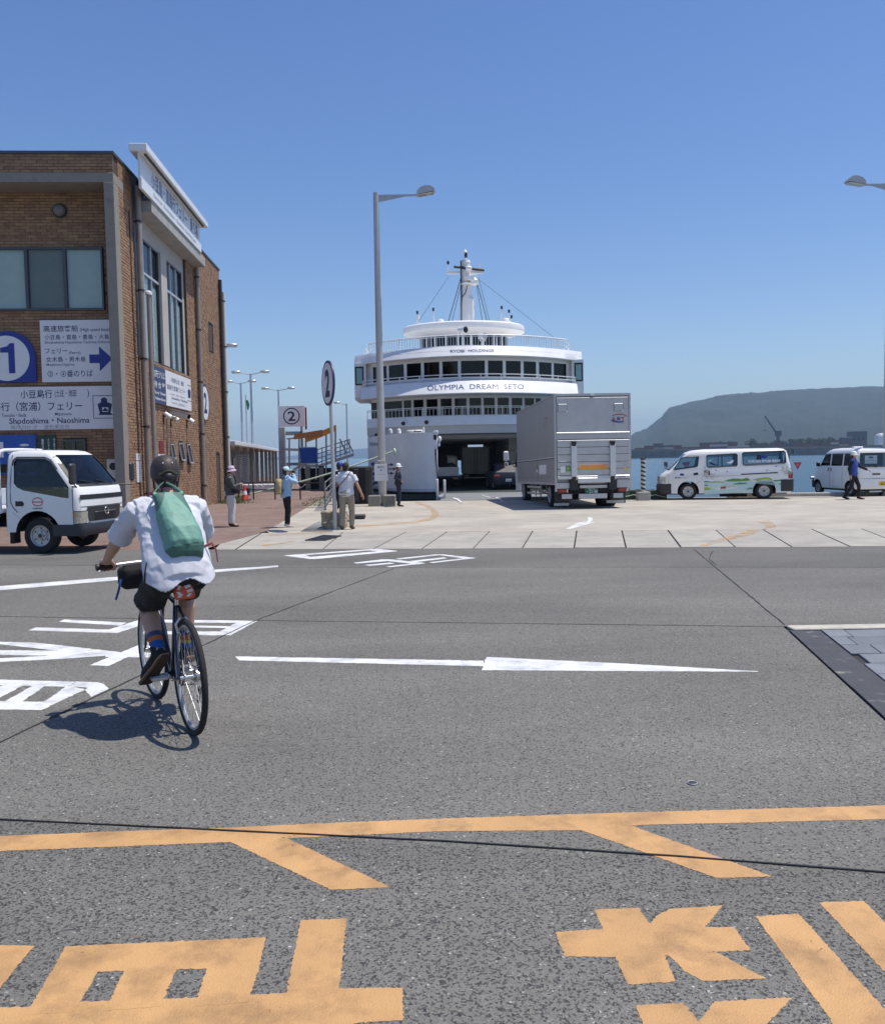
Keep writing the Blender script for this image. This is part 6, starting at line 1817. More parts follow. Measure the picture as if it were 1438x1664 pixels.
# railings
def railing(name, w, yoff, z0, z1, post, baluster, m='ship_white', r=.022, rails=1):
    b = B(m)
    n = 60
    P = [(-w + 2 * w * i / n) for i in range(n + 1)]
    for j in range(rails): b.tube([(x, arc(x) + yoff, z1 - j * (z1 - z0) / rails) for x in P], r, 5)
    x = -w
    while x <= w + .01:
        b.tube([(x, arc(x) + yoff, z0), (x, arc(x) + yoff, z1)], r, 5); x += post
    if baluster:
        x = -w
        while x <= w: 
            b.tube([(x, arc(x) + yoff, z0), (x, arc(x) + yoff, z1 - .08)], r * .55, 4, caps=False); x += baluster
        b.tube([(x2, arc(x2) + yoff, z1 - .08) for x2 in P], r * .6, 4)
    return b.build(name, fy, 40)
railing('railing', 5.9, .42, 7.82, 8.45, 1.85, .155, r=.034); railing('railing', 6.35, -.1, 5.84, 6.2, 1.15, 0, r=.027, rails=2); railing('railing', 6.1, .06, 3.92, 4.42, 1.12, .22)
for k in (-1, 1):
    b = B('ship_white')
    for z in (8.42, 8.15): b.tube([(5.6 * k, arc(5.6) + .42, z), (6.3 * k, 5.5, z), (6.4 * k, 14, z)], .022, 5)
    for y in range(4, 14, 2): b.tube([(6.3 * k, y, 7.6), (6.3 * k, y, 8.42)], .02, 5)
    b.build('side_railing', fy, 40)
# wheelhouse with overhanging round roof
wh_c = (-.15, 8.0)
def ellipse_ring(rx, ry, z, n=56): return [(wh_c[0] + rx * math.cos(2 * math.pi * i / n), wh_c[1] + ry * math.sin(2 * math.pi * i / n), z) for i in range(n)]
b = B('ship_white')
b.loft([ellipse_ring(2.9, 2.2, 9.22), ellipse_ring(3.75, 2.85, 9.48), ellipse_ring(3.92, 3.0, 9.52), ellipse_ring(3.95, 3.03, 9.60), ellipse_ring(3.92, 3.0, 9.88), ellipse_ring(3.8, 2.9, 9.96), ellipse_ring(2.5, 2, 10.04)])
b.build('wheelhouse_roof', fy, 30)
b = B('ship_white'); b.loft([ellipse_ring(2.85, 2.15, 7.55), ellipse_ring(2.85, 2.15, 8.55)]); wh = b.build('wheelhouse', fy, 30)
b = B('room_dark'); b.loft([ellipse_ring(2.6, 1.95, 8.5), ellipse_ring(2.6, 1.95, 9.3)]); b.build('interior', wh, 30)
N_ = 22
for i in range(N_):
    a0, a1 = 2 * math.pi * (i + .07) / N_, 2 * math.pi * (i + .93) / N_
    q = lambda a, z, k=1: (wh_c[0] + 2.83 * k * math.cos(a), wh_c[1] + 2.13 * k * math.sin(a), z)
    B('glass_ship').add([q(a0, 8.57), q(a1, 8.57), q(a1, 9.23), q(a0, 9.23)], [(0, 1, 2, 3)]).build('window', wh, fix=False)
for i in range(N_):
    b = B('ship_white')
    a0, a1 = 2 * math.pi * (i - .07) / N_, 2 * math.pi * (i + .07) / N_
    q = lambda a, z, k=1: (wh_c[0] + 2.85 * k * math.cos(a), wh_c[1] + 2.15 * k * math.sin(a), z)
    b.loft([[q(a0, z), q(a1, z), q(a1, z, .96), q(a0, z, .96)] for z in (8.55, 9.24)])
    b.build('mullion', wh)
# mast
mz = lambda py: 1.62 + (741 - py) * 60 / 1440
mx = lambda px: AT(px, 480, 60).x - X0
ms = B('ship_white')
c_ = (mx(757), 10.0)
ms.tube([(c_[0], 10, 9.9), (c_[0], 10, mz(500)), (c_[0], 10, mz(470)), (c_[0], 10, mz(432))], [.5, .47, .36, .30], 12)
ms.box(c_[0] - .02, c_[0] + .52, 9.6, 10.6, 9.9, mz(486), bev=.12)
mast = ms.build('mast', fy, 40)
b = B('ship_white')
b.box(mx(727), mx(784), 9.93, 10.07, mz(449), mz(445)); b.lathe([(.45, 0), (.5, .1), (.2, .16)], 14, (c_[0] + .1, 9.9, mz(468))); b.box(c_[0] - .1, c_[0] + .55, 9.3, 10, mz(462), mz(456)); b.box(c_[0], c_[0] + .4, 9.2, 9.8, mz(447), mz(441), bev=.06)
b.tube([(c_[0], 10, mz(432)), (c_[0], 10, mz(428))], [.34, .3], 12); b.tube([(c_[0], 10, mz(428)), (c_[0], 10, mz(416))], .07, 6); b.lathe([(.1, 0), (.14, .12), (.05, .3)], 10, (c_[0], 10, mz(418)))
for px, py in ((729, 431), (780, 435)): b.tube([(mx(px), 10, mz(447)), (mx(px), 10, mz(py))], .03, 5)
b.tube([(c_[0] + .7, 9.8, mz(466)), (c_[0] + .75, 9.8, mz(452)), (c_[0] + .3, 9.8, mz(452))], .03, 5); b.lathe([(.02, 0), (.3, .1), (.34, .35), (.2, .55), (0, .6)], 14, (c_[0] + .55, 9.7, mz(470)))
b.build('crosstree', mast, 40)
b = B('black'); b.tube([(mx(738), 9.6, mz(439.5)), (mx(787), 9.6, mz(446))], .09, 6); b.ell((mx(729), 10, mz(431)), (.09, .09, .14), 8); b.tube([(c_[0] - .32, 9.65, 10), (c_[0] - .3, 9.68, mz(430))], .045, 5); b.tube([(c_[0] + .1, 9.6, mz(470)), (c_[0] - .05, 9.55, mz(482)), (c_[0] - .3, 9.6, mz(488))], .025, 5); b.box(c_[0] + .1, c_[0] + .4, 9.1, 9.3, 10.0, 10.2); b.box(c_[0] - .06, c_[0] + .12, 9.5, 9.8, mz(419), mz(425)); b.build('radar_bar', mast, 40)
stays = [((729, 449), (668, 540), .012), ((752, 440), (728, 524), .028), ((752, 450), (734, 524), .02), ((774, 460), (784, 523), .02), ((776, 462), (792, 524), .026), ((780, 455), (905, 552), .012), ((778, 452), (796, 524), .015)]
for (a, c, r_) in stays:
    p, q = AT(*a, 60), AT(*c, 58.5)
    B('dark_trim').tube([(p.x - X0, 10, p.z), (q.x - X0, 8.5, max(q.z, 9.8) if c[1] < 530 else q.z)], r_, 5).build('stay', mast)
for px, top, bx_ in ((678, 505, 1), (680, 512, 0), (704, 500, 0), (815, 497, 0), (827, 503, 0), (831, 512, 0)):
    p = AT(px, top, 58); x = p.x - X0
    b = B('ship_white'); b.tube([(x - .1, 8, 9.9), (x, 8, p.z - .2)], .035, 5); b.tube([(x + .12, 8, 9.9), (x, 8, p.z - .5)], .03, 5); b.tube([(x, 8, p.z - .2), (x, 8, p.z)], .07, 6, 'black' if px not in (680,) else 'ship_white')
    b.build('aerial', fy, 40)
for px, py, m in ((716, 522, .3), (822, 521, .3)):
    p = AT(px, py, 57); B('sensor_white').lathe([(m, -.2), (m, .1), (m * .6, .3), (0, .36)], 14, (p.x - X0, 7.2, 10.05)).build('dome', fy, 40)
# search lights on the roof deck
for px, py, r_, dk in ((752, 536, .21, 1), (784, 546, .19, 0)):
    p = AT(px, py, 51.2); x, z = p.x - X0, p.z
    b = B('sensor_white'); b.lathe([(r_ * .3, -.35), (r_ * .9, -.25), (r_, .25), (r_ * .85, .25)], 18, (x, 1.2, z), (.8 if dk else .5, -1, -.05)); b.tube([(x - r_, 1.2, z), (x - r_ * .7, 1.2, z - r_ * 1.3), (x, 1.2, z - r_ * 1.5), (x + r_ * .7, 1.2, z - r_ * 1.3), (x + r_, 1.2, z)], .035, 6); b.tube([(x, 1.2, z - r_ * 1.5), (x, 1.2, 7.5)], .06, 7)
    s_ = b.build('search_light', fy, 40)
    B('black' if dk else 'sensor_white').lathe([(r_ * .84, .22), (0, .2)], 18, (x, 1.2, z), (.8 if dk else .5, -1, -.05)).build('lens', s_)
# hull, car deck tunnel
DZ = -.32
b = B('ship_white')
for k in (-1, 1):
    b.prism([(arc(6.1) + .2, DZ - 1.6), (arc(6.1) + .2, 2.95), (46, 2.95), (46, DZ - 1.6)], 5.75 * k, 6.1 * k, F=lambda a, c, h: (h, a, c))
b.build('hull', fy)
b = B('fender_black')
for k in (-1, 1): b.box(6.1 * k, 6.3 * k, 5, 46, DZ - .3, DZ + .1)
b.build('rubbing_strake', fy)
B('deck_green').box(-5.75, 5.75, -4.2, 45, DZ - .25, DZ).build('car_deck', fy)
b = B('hold_white')
b.box(-5.7, -2.2, 40.0, 40.2, DZ, 2.95); b.box(-2.2, .95, 40.0, 40.2, 1.2, 2.95); b.box(2.5, 5.7, 40.0, 40.2, DZ, 2.95); b.box(.95, 2.5, 40.0, 40.2, DZ, 1.9)  # rear opening made larger behind the trucks to let extra light in
b.box(2.75, 5.7, 9.0, 24, DZ, 2.95); b.box(-5.7, -2.2, 18, 40, DZ, 2.95)
b.build('hold_wall', fy)
b = B('ship_grey')
for i in range(7): b.box(-5.7, 5.7, 4.5 + i * 5, 4.7 + i * 5, 2.7, 2.95)
b.build('ceiling_beam', fy)
b = B('hold_white'); b.box(2.69, 2.745, 10.5, 19, 1.2, 2.4, bev=.02); b.build('wall_panel', fy)
b = B('dark_trim'); b.box(1.9, 2.74, 10.5, 12, .95, 1.0); b.build('shelf', fy)
# opened bow door on the left
prof = [(-6.15, 4.2), (-5.2, 1.2), (-4.3, -1.2), (-3.6, -2.9), (-2.9, -3.75), (-2.2, -4.15), (-1.65, -4.25)]
prof = [(AT(598, 740, Y0 + 3.6).x - X0, 3.6), (AT(612, 740, 51.5).x - X0, 1.5), (AT(628, 740, 48.6).x - X0, -1.4), (AT(646, 740, 47).x - X0, -3.0), (AT(668, 740, 46.2).x - X0, -3.8), (AT(690, 740, 45.9).x - X0, -4.1), (AT(706, 740, 45.85).x - X0, -4.15)]
def catmull(P, n=6):
    out = []
    for i in range(len(P) - 1):
        p0, p1, p2, p3 = (V((*P[max(0, min(len(P) - 1, j))], 0)) for j in (i - 1, i, i + 1, i + 2))
        for t in [k / n for k in range(n)]:
            v = .5 * ((2 * p1) + (p2 - p0) * t + (2 * p0 - 5 * p1 + 4 * p2 - p3) * t * t + (3 * p1 - p0 - 3 * p2 + p3) * t ** 3); out.append((v.x, v.y))
    out.append(P[-1]); return out
pc = catmull(prof)
ZB, ZT = DZ + .12, 2.88
b = B('ship_white')
b.loft([[(x, y, ZB), (x, y, ZT + .35 * (0 if x > prof[3][0] else 0)), (x + .1, y + .5, ZT), (x + .1, y + .5, ZB)] for x, y in pc])
bd = b.build('bow_door', fy, 30)
b = B('ship_grey'); b.loft([[(x, y - .02, ZB + .0), (x, y - .05, ZB + .02), (x, y - .04, ZB + .16), (x, y - .0, ZB + .17)] for x, y in pc]); b.build('plinth', bd, 30)
b = B('fender_black'); b.loft([[(x + .02, y + .05, DZ - 1.4), (x + .02, y + .05, ZB - .002), (x + .12, y + .5, ZB - .002), (x + .12, y + .5, DZ - 1.4)] for x, y in pc]); b.build('lower_hull', bd)
xe, ye = prof[-1]
b = B('ship_white'); b.box(xe, xe + .16, ye + .0, ye + .5, ZB, ZT, bev=.02); b.box(xe - .05, xe + .22, ye - .06, ye + .4, ZT - .12, ZT + .08, bev=.02); b.ell((xe + .28, ye + .1, ZT - .35), (.1, .1, .16), 10); b.ell((xe + .24, ye + .1, ZT - .62), (.07, .07, .12), 10)
b.build('door_edge', bd, 40)
b = B('black'); b.box(xe - .03, xe + .12, ye - .03, ye + .02, ZT - .38, ZT - .14); b.box(xe + .03, xe + .1, ye - .03, ye + .01, ZT - 1.2, ZT - .85); b.tube([(xe + .06, ye - .02, ZT - 1.2), (xe + .14, ye - .02, ZT - 2.2), (xe + .12, ye - .02, ZB + .1)], .03, 5); b.build('door_fitting', bd, 40)
b = B('sensor_white')
for px, py in ((634, 703), (648, 704)): 
    p = AT(px, py, 46.8); b.lathe([(.02, 0), (.12, .03), (.1, .22), (0, .28)], 10, (p.x - X0, p.y - Y0 + .3, ZT))
p = AT(662, 702, 46.2); b.box(p.x - X0 - .05, p.x - X0 + .8, -3.7, -3.5, ZT, ZT + .16, bev=.05)
p = AT(688, 694, 46.1); b.tube([(p.x - X0, -3.9, ZT), (p.x - X0, -3.9, ZT + .3)], .06, 6)
b.build('deck_fitting', bd, 40)
b = B('glass_dark'); p = AT(672, 702, 46.2); b.box(p.x - X0, p.x - X0 + .4, -3.705, -3.701, ZT + .05, ZT + .12); b.build('lamp_glass', bd)
for px, py in ((612, 707), (655.5, 688), (693, 686)):
    Yw = 50.0
    for _ in range(5): Yw = Y0 + arc(AT(px, py, Yw).x - X0) - .05
    p = AT(px, py, Yw); b = B('sensor_white'); b.lathe([(.03, -.2), (.12, -.1), (.14, .1), (.12, .1)], 14, (p.x - X0, p.y - Y0 - .12, p.z), (0, -1, -.1)); b.tube([(p.x - X0, p.y - Y0 - .1, p.z), (p.x - X0 - .05, p.y - Y0 + .15, p.z - .25)], .03, 5); f_ = b.build('flood_lamp', fy, 40)
    B('black').lathe([(.12, .08), (0, .07)], 14, (p.x - X0, p.y - Y0 - .12, p.z), (0, -1, -.1)).build('lens', f_)
# navy thruster arrows and lettering on the door
def on_door(px, py):
    d = ray(px, py); best = None
    for (xa, ya), (xb, yb) in zip(pc[:-1], pc[1:]):
        o = V((xa + X0, ya + Y0, 0)); n = V((yb - ya, -(xb - xa), 0)).normalized()
        t = (o - EYEP).dot(n) / d.dot(n); P = EYEP + d * t
        if min(xa, xb) - .02 <= P.x - X0 <= max(xa, xb) + .02: best = P + n * .012 if n.y < 0 else P - n * .012
    return (best - V((X0, Y0, 0))) if best else None
b = B('letter_navy')
def dpoly(pts):
    q = [on_door(*p) for p in pts]
    if all(q): b.sheet(q)
for y, x in ((755, 633), (762, 637), (769, 633)):
    dpoly([(x - 4, y - .8), (x + 3, y - .8), (x + 3, y + .8), (x - 4, y + .8)]); dpoly([(x + 2, y - 2.6), (x + 7.5, y), (x + 2, y + 2.6)])
dpoly([(629, 755), (631, 755), (631, 769), (629, 769)]); dpoly([(625, 761), (634, 761), (634, 763), (625, 763)])
b.build('arrow_mark', bd, fix=False)
b = B('letter_blue')
for i, (x, y) in enumerate(((606, 752), (604, 760), (607, 768), (605, 776), (606, 784), (612, 756), (612, 770), (611, 782))): dpoly([(x - 3, y), (x + 3, y - 1), (x + 2.4, y + 4.5), (x - 2, y + 5)])
b.build('side_lettering', bd, fix=False)
b = B('print_grey')
for i in range(4): dpoly([(601 + i * 3.4, 719), (603.4 + i * 3.4, 719), (603.4 + i * 3.4, 724), (601 + i * 3.4, 724)])
b.build('small_lettering', bd, fix=False)
# ramp to the quay
xa, xb = AT(716, 815, 38).x, 7.0
b = B('ramp_grey')
b.loft([[(xa, 37.0, gz(37) + .012), (xb, 36.2, gz(37) + .012), (xb, 36.2, gz(37) - .1), (xa, 37.0, gz(37) - .1)], [(xa, 38.4, gz(38) + .03), (xb, 38, gz(38) + .03), (xb, 38, gz(38) - .2), (xa, 38.4, gz(38) - .2)], [(xa, 46.2, DZ + .03), (xb, 46.2, DZ + .03), (xb, 46.2, DZ - .2), (xa, 46.2, DZ - .2)]])
b.M = Matrix.Translation((-X0, -Y0, 0))
b.v = [(x - X0, y - Y0, z) for x, y, z in b.v]
rmp = b.build('bow_ramp', fy)
b = B('paint_white')
for pts in ([(736, 808.3), (744, 810), (752, 816.5), (748.5, 817), (742, 812), (736, 809.5)], [(783, 804), (797, 808), (797, 809), (783, 804.6)], [(805, 808), (810, 808.5), (819, 814.5), (815.5, 815.2), (808, 810.5)]):
    q = []
    for p in pts:
        P = G(*p, 0.0); zz = -.2 - (P.y - 38) * .014; d = ray(*p)
        for _ in range(6):
            P = EYEP + d * ((zz - EYE) / d.z); zz = (gz(38) + .03) + (DZ - gz(38)) * max(0, min(1, (P.y - 38.2) / 8.0)) + .012
        q.append((P.x - X0, P.y - Y0, zz))
    b.sheet(q)
o = b.build('painted_mark', rmp, fix=False)
for p_ in o.data.polygons:
    if p_.normal.z < 0: p_.flip()
b = B('sensor_white')
p0 = AT(709, 815, 38.6)
for dx in (0, .32): b.box(p0.x - X0 + dx, p0.x - X0 + dx + .1, -11.6, -11.3, gz(38) - .1, gz(38) + .88 - dx * .1, bev=.02)
b.box(p0.x - X0 + .1, p0.x - X0 + .32, -11.5, -11.4, gz(38) + .05, gz(38) + .15); b.tube([(p0.x - X0 + .1, -11.7, gz(38) + .1), (p0.x - X0 + .3, -11.7, gz(38) + .1)], .1, 8, 'galvanised')
b.build('ramp_hinge', rmp, 40)
# ---------- vehicles in the hold
def hold_truck():
    p = AT(773.5, 780, 66); x, y = p.x, 66
    t = thing('box_truck', 'dim grey box truck with ribbed rear doors parked inside the ferry hold', 'truck', (x, y, DZ), 0)
    b = B('sign_white'); b.box(-1.0, 1.0, 0, 4.5, .62, 2.62, bev=.02); bx = b.build('cargo_box', t)
    for k in (-1, 1):
        d = B('sign_white').box(.02 * k, .96 * k, -.04, -.002, .66, 2.56, bev=.008).build('rear_door', bx)
        b = B('seam')
        for i in range(4): b.box((.15 + i * .22) * k, (.17 + i * .22) * k, -.055, -.04, .7, 2.52, 'truck_alu')
        b.tube([(.1 * k, -.07, .7), (.1 * k, -.07, 2.5)], .018, 6, 'galvanised')
        b.build('door_rib', d)
        B('lamp_red').box(.6 * k, .9 * k, -.03, .02, .44, .54).build('tail_lamp', t)
        wheel(t, .78 * k, 1.1, .36, .34, .22, side=k); wheel(t, .8 * k, 4.9, .36, .22, .22, side=k)
    B('underbody').box(-.45, .45, .1, 6.2, .4, .6).build('chassis', t)
    B('white').box(-.9, .9, 4.7, 6.3, .5, 1.9, bev=.15).build('cab', t)
    B('galvanised').box(-.9, .9, .0, .08, .3, .38).build('under_bumper', t)
hold_truck()
p = AT(724, 780, 56)
t = thing('flatbed_truck', 'dim flatbed truck with grey tailgate in the left lane of the ferry hold', 'truck', (p.x, 56, DZ), 0)
B('sign_white').box(-.85, .85, 0, .05, .72, 1.28, bev=.01).build('tailgate', t)
b = B('truck_grey'); b.box(-.85, .85, .051, 3.4, .72, .8); b.box(-.85, -.81, .06, 3.4, .8, 1.2); b.box(.81, .85, .06, 3.4, .8, 1.2); b.build('bed', t)
B('slate_blue').box(-.85, .85, .0, .08, .62, .715).build('under_bumper', t)
b = B('cloth_black'); b.box(-.8, .15, .5, 1.6, .8, 2.0, bev=.06); b.build('load', t)
B('tarp_green').ell((.35, .8, 1.25), (.4, .5, .3), 12).build('sack', t)
B('white').box(-.85, .85, 3.5, 5.0, .5, 2.0, bev=.15).build('cab', t)
for k in (-1, 1):
    B('lamp_red').box(.5 * k, .8 * k, .0, .04, .5, .6).build('tail_lamp', t)
    wheel(t, .7 * k, .9, .35, .28, .2, side=k); wheel(t, .72 * k, 4.2, .35, .2, .2, side=k)
B('underbody').box(-.4, .4, .1, 4.9, .4, .62).build('chassis', t)
p = AT(824, 790, 50.5)
SC = [(.32, .80, -.6, 3.4, .2, .15, .1), (.5, .86, -.68, 3.5, .25, .18, .12), (.85, .87, -.66, 3.45, .25, .18, .12), (1.0, .84, -.62, 3.3, .25, .18, .12), (1.06, .80, -.55, 2.3, .2, .18, .1), (1.42, .66, -.2, 1.5, .18, .18, .08), (1.5, .5, .1, 1.2, .15, .15, .05)]
t = thing('dark_car', 'dark estate car parked along the right wall of the ferry hold', 'car', (p.x, 50.6, DZ), math.radians(4))
sc_ = Shell(t, SC, 'bumper_grey', .4, 1.44)
sc_.side_hole([(-.3, 1.05), (0, 1.38), (1.3, 1.38), (2.0, 1.06)]); sc_.end_hole([(-.6, 1.06), (.6, 1.06), (.5, 1.38), (-.5, 1.38)], False)
sc_.arch(0, .3, .36); sc_.arch(2.6, .3, .36); sc_.finish()
B('black').add([(-.6, -.545, 1.06), (.6, -.545, 1.06), (.5, -.25, 1.38), (-.5, -.25, 1.38)], [(0, 1, 2, 3)]).build('rear_window', t)
for k in (-1, 1):
    B('lamp_red').box(.5 * k, .8 * k, -.70, -.5, .72, .86, bev=.03).build('tail_lamp', t)
    wheel(t, .72 * k, 0, .31, .2, .2, side=k); wheel(t, .72 * k, 2.6, .31, .2, .2, side=k)
plate(t, (0, -.69, .55), (1, 0, 0), '香川 330', '12-08')
# ------------------------------------------------------------------ people
POSE = dict(head=(0, .02, 1.53), neck=(0, -.01, 1.38), chest=(0, 0, 1.2), waist=(0, 0, 1.02), pelvis=(0, 0, .9),
            shL=(-.175, 0, 1.335), elL=(-.225, -.03, 1.06), wrL=(-.225, .05, .83), shR=(.175, 0, 1.335), elR=(.225, -.03, 1.06), wrR=(.225, .05, .83),
            hpL=(-.085, 0, .87), knL=(-.095, .03, .47), anL=(-.1, 0, .085), toL=(-.115, .16, .035), hpR=(.085, 0, .87), knR=(.095, .03, .47), anR=(.1, 0, .085), toR=(.115, .16, .035))
def frame_to(d, up=(0, 0, 1)):
    y = V(d).normalized(); x = y.cross(V(up))
    if x.length < .05: x = V((1, 0, 0))
    x.normalize(); z = x.cross(y)
    return Matrix(((x.x, y.x, z.x, 0), (x.y, y.y, z.y, 0), (x.z, y.z, z.z, 0), (0, 0, 0, 1)))
def spine_shape(b, J, k, wide=1.0, deep=1.0):
    """Torso as one tapering loft along pelvis - waist - chest - neck."""
    P = [V(J[n]) for n in ('pelvis', 'waist', 'chest')]
    sh = (V(J['shL']) + V(J['shR'])) / 2
    dn = (P[0] - P[1]).normalized() * .09
    side = (V(J['shR']) - V(J['shL'])).normalized(); hs = (V(J['hpR']) - V(J['hpL'])).normalized()
    ctr = [P[0] + dn, P[0], P[1], P[2], sh - (sh - P[2]) * .25, sh + (V(J['neck']) - sh) * .45]
    wd = [.12, .155, .135, .165, .165, .085]; dp = [.085, .112, .098, .112, .09, .06]
    rings = []
    for i, c in enumerate(ctr):
        t = (ctr[min(i + 1, 5)] - ctr[max(0, i - 1)]).normalized()
        s = hs.lerp(side, i / 5); s = (s - t * s.dot(t)).normalized(); f = t.cross(s)
        rings.append([c + s * math.cos(a) * (wd[i] * wide + k) + f * math.sin(a) * (dp[i] * deep + k) for a in [2 * math.pi * q / 16 for q in range(16)]])
    b.loft(rings)
    b.tube([V(J['shL']), sh + (V(J['neck']) - sh) * .3, V(J['shR'])], [.052 + k, .07 + k, .052 + k], 10)
def hand(b, wr, el, side, curl=.5, grip=None):
    """Palm, four unequal fingers and a thumb, continuing the forearm."""
    d = (V(wr) - V(el)).normalized() if grip is None else V(grip).normalized()
    M = frame_to(d, (0, .3, 1) if abs(d.z) > .8 else (0, 0, 1))
    X, Yd, Zd = M.col[0].to_3d(), M.col[1].to_3d(), M.col[2].to_3d()
    w = V(wr)
    b.ell(w + Yd * .045, (.036, .048, .017), 10, M=M.to_3x3())
    b.tube([w - Yd * .02, w + Yd * .03], [.026, .03], 8)
    for i, L_ in enumerate((.068, .078, .073, .058)):
        x = (-.027 + i * .018)
        p0 = w + Yd * .075 + X * x
        a1, a2 = curl * .7, curl * 1.5
        p1 = p0 + (Yd * math.cos(a1) - Zd * math.sin(a1)) * L_ * .5
        p2 = p1 + (Yd * math.cos(a2) - Zd * math.sin(a2)) * L_ * .32
        p3 = p2 + (Yd * math.cos(a2 * 1.5) - Zd * math.sin(a2 * 1.5)) * L_ * .25
        b.tube([p0 - Yd * .02, p0, p1, p2, p3], [.009, .0095, .009, .0082, .007], 7)
    s = -side
    p0 = w + Yd * .02 + X * .026 * s
    p1 = p0 + (Yd * .6 + X * s * .8).normalized() * .035 - Zd * .006
    b.tube([p0 - X * s * .01, p0, p1, p1 + (Yd * .9 + X * s * .25 - Zd * .3 * curl).normalized() * .032], [.012, .0125, .0105, .008], 7)
def head_shape(b, J, yaw=0, pitch=0, k=1.0):
    h, n = V(J['head']), V(J['neck'])
    M = Matrix.Rotation(yaw, 3, 'Z') @ Matrix.Rotation(pitch, 3, 'X')
    b2, b = b, B()
    b.tube([n - V((0, 0, .05)), n, h - V((0, 0, .06))], [.062, .052, .05], 10)
    b.ell(h + M @ V((0, -.012, .022)), (.076, .092, .098), 16, M=M)
    b.ell(h + M @ V((0, .018, -.055)), (.055, .062, .062), 12, M=M)
    b.tube([h + M @ V((0, .078, .02)), h + M @ V((0, .098, -.012)), h + M @ V((0, .104, -.024)), h + M @ V((0, .08, -.032))], [.008, .012, .014, .008], 6)
    for s in (-1, 1): b.ell(h + M @ V((s * .076, -.008, -.005)), (.010, .02, .03), 8, M=M)
    b.tube([h + M @ V((-.022, .075, -.058)), h + M @ V((0, .084, -.058)), h + M @ V((.022, .075, -.058))], [.005, .007, .005], 6)
    b2.add([h + (V(p) - h) * k if (V(p) - n).length > .09 else p for p in b.v], b.f)
    return M
def face_parts(t, J, M):
    h = V(J['head'])
    for s in (-1, 1):
        B('letter_white').ell(h + M @ V((s * .031, .068, .008)), (.013, .01, .008), 8, M=M).build('eye', t, 60)
    b = B('hair')
    for s in (-1, 1): b.ell(h + M @ V((s * .031, .0765, .008)), (.006, .004, .006), 8, M=M); b.tube([h + M @ V((s * .016, .078, .028)), h + M @ V((s * .048, .068, .027))], .0045, 5)
    b.build('brow', t, 60)
    B('letter_red' if 0 else 'saddlebag_red').tube([h + M @ V((-.02, .0785, -.058)), h + M @ V((0, .0885, -.0575)), h + M @ V((.02, .0785, -.058))], .0045, 6).build('mouth', t, 60)
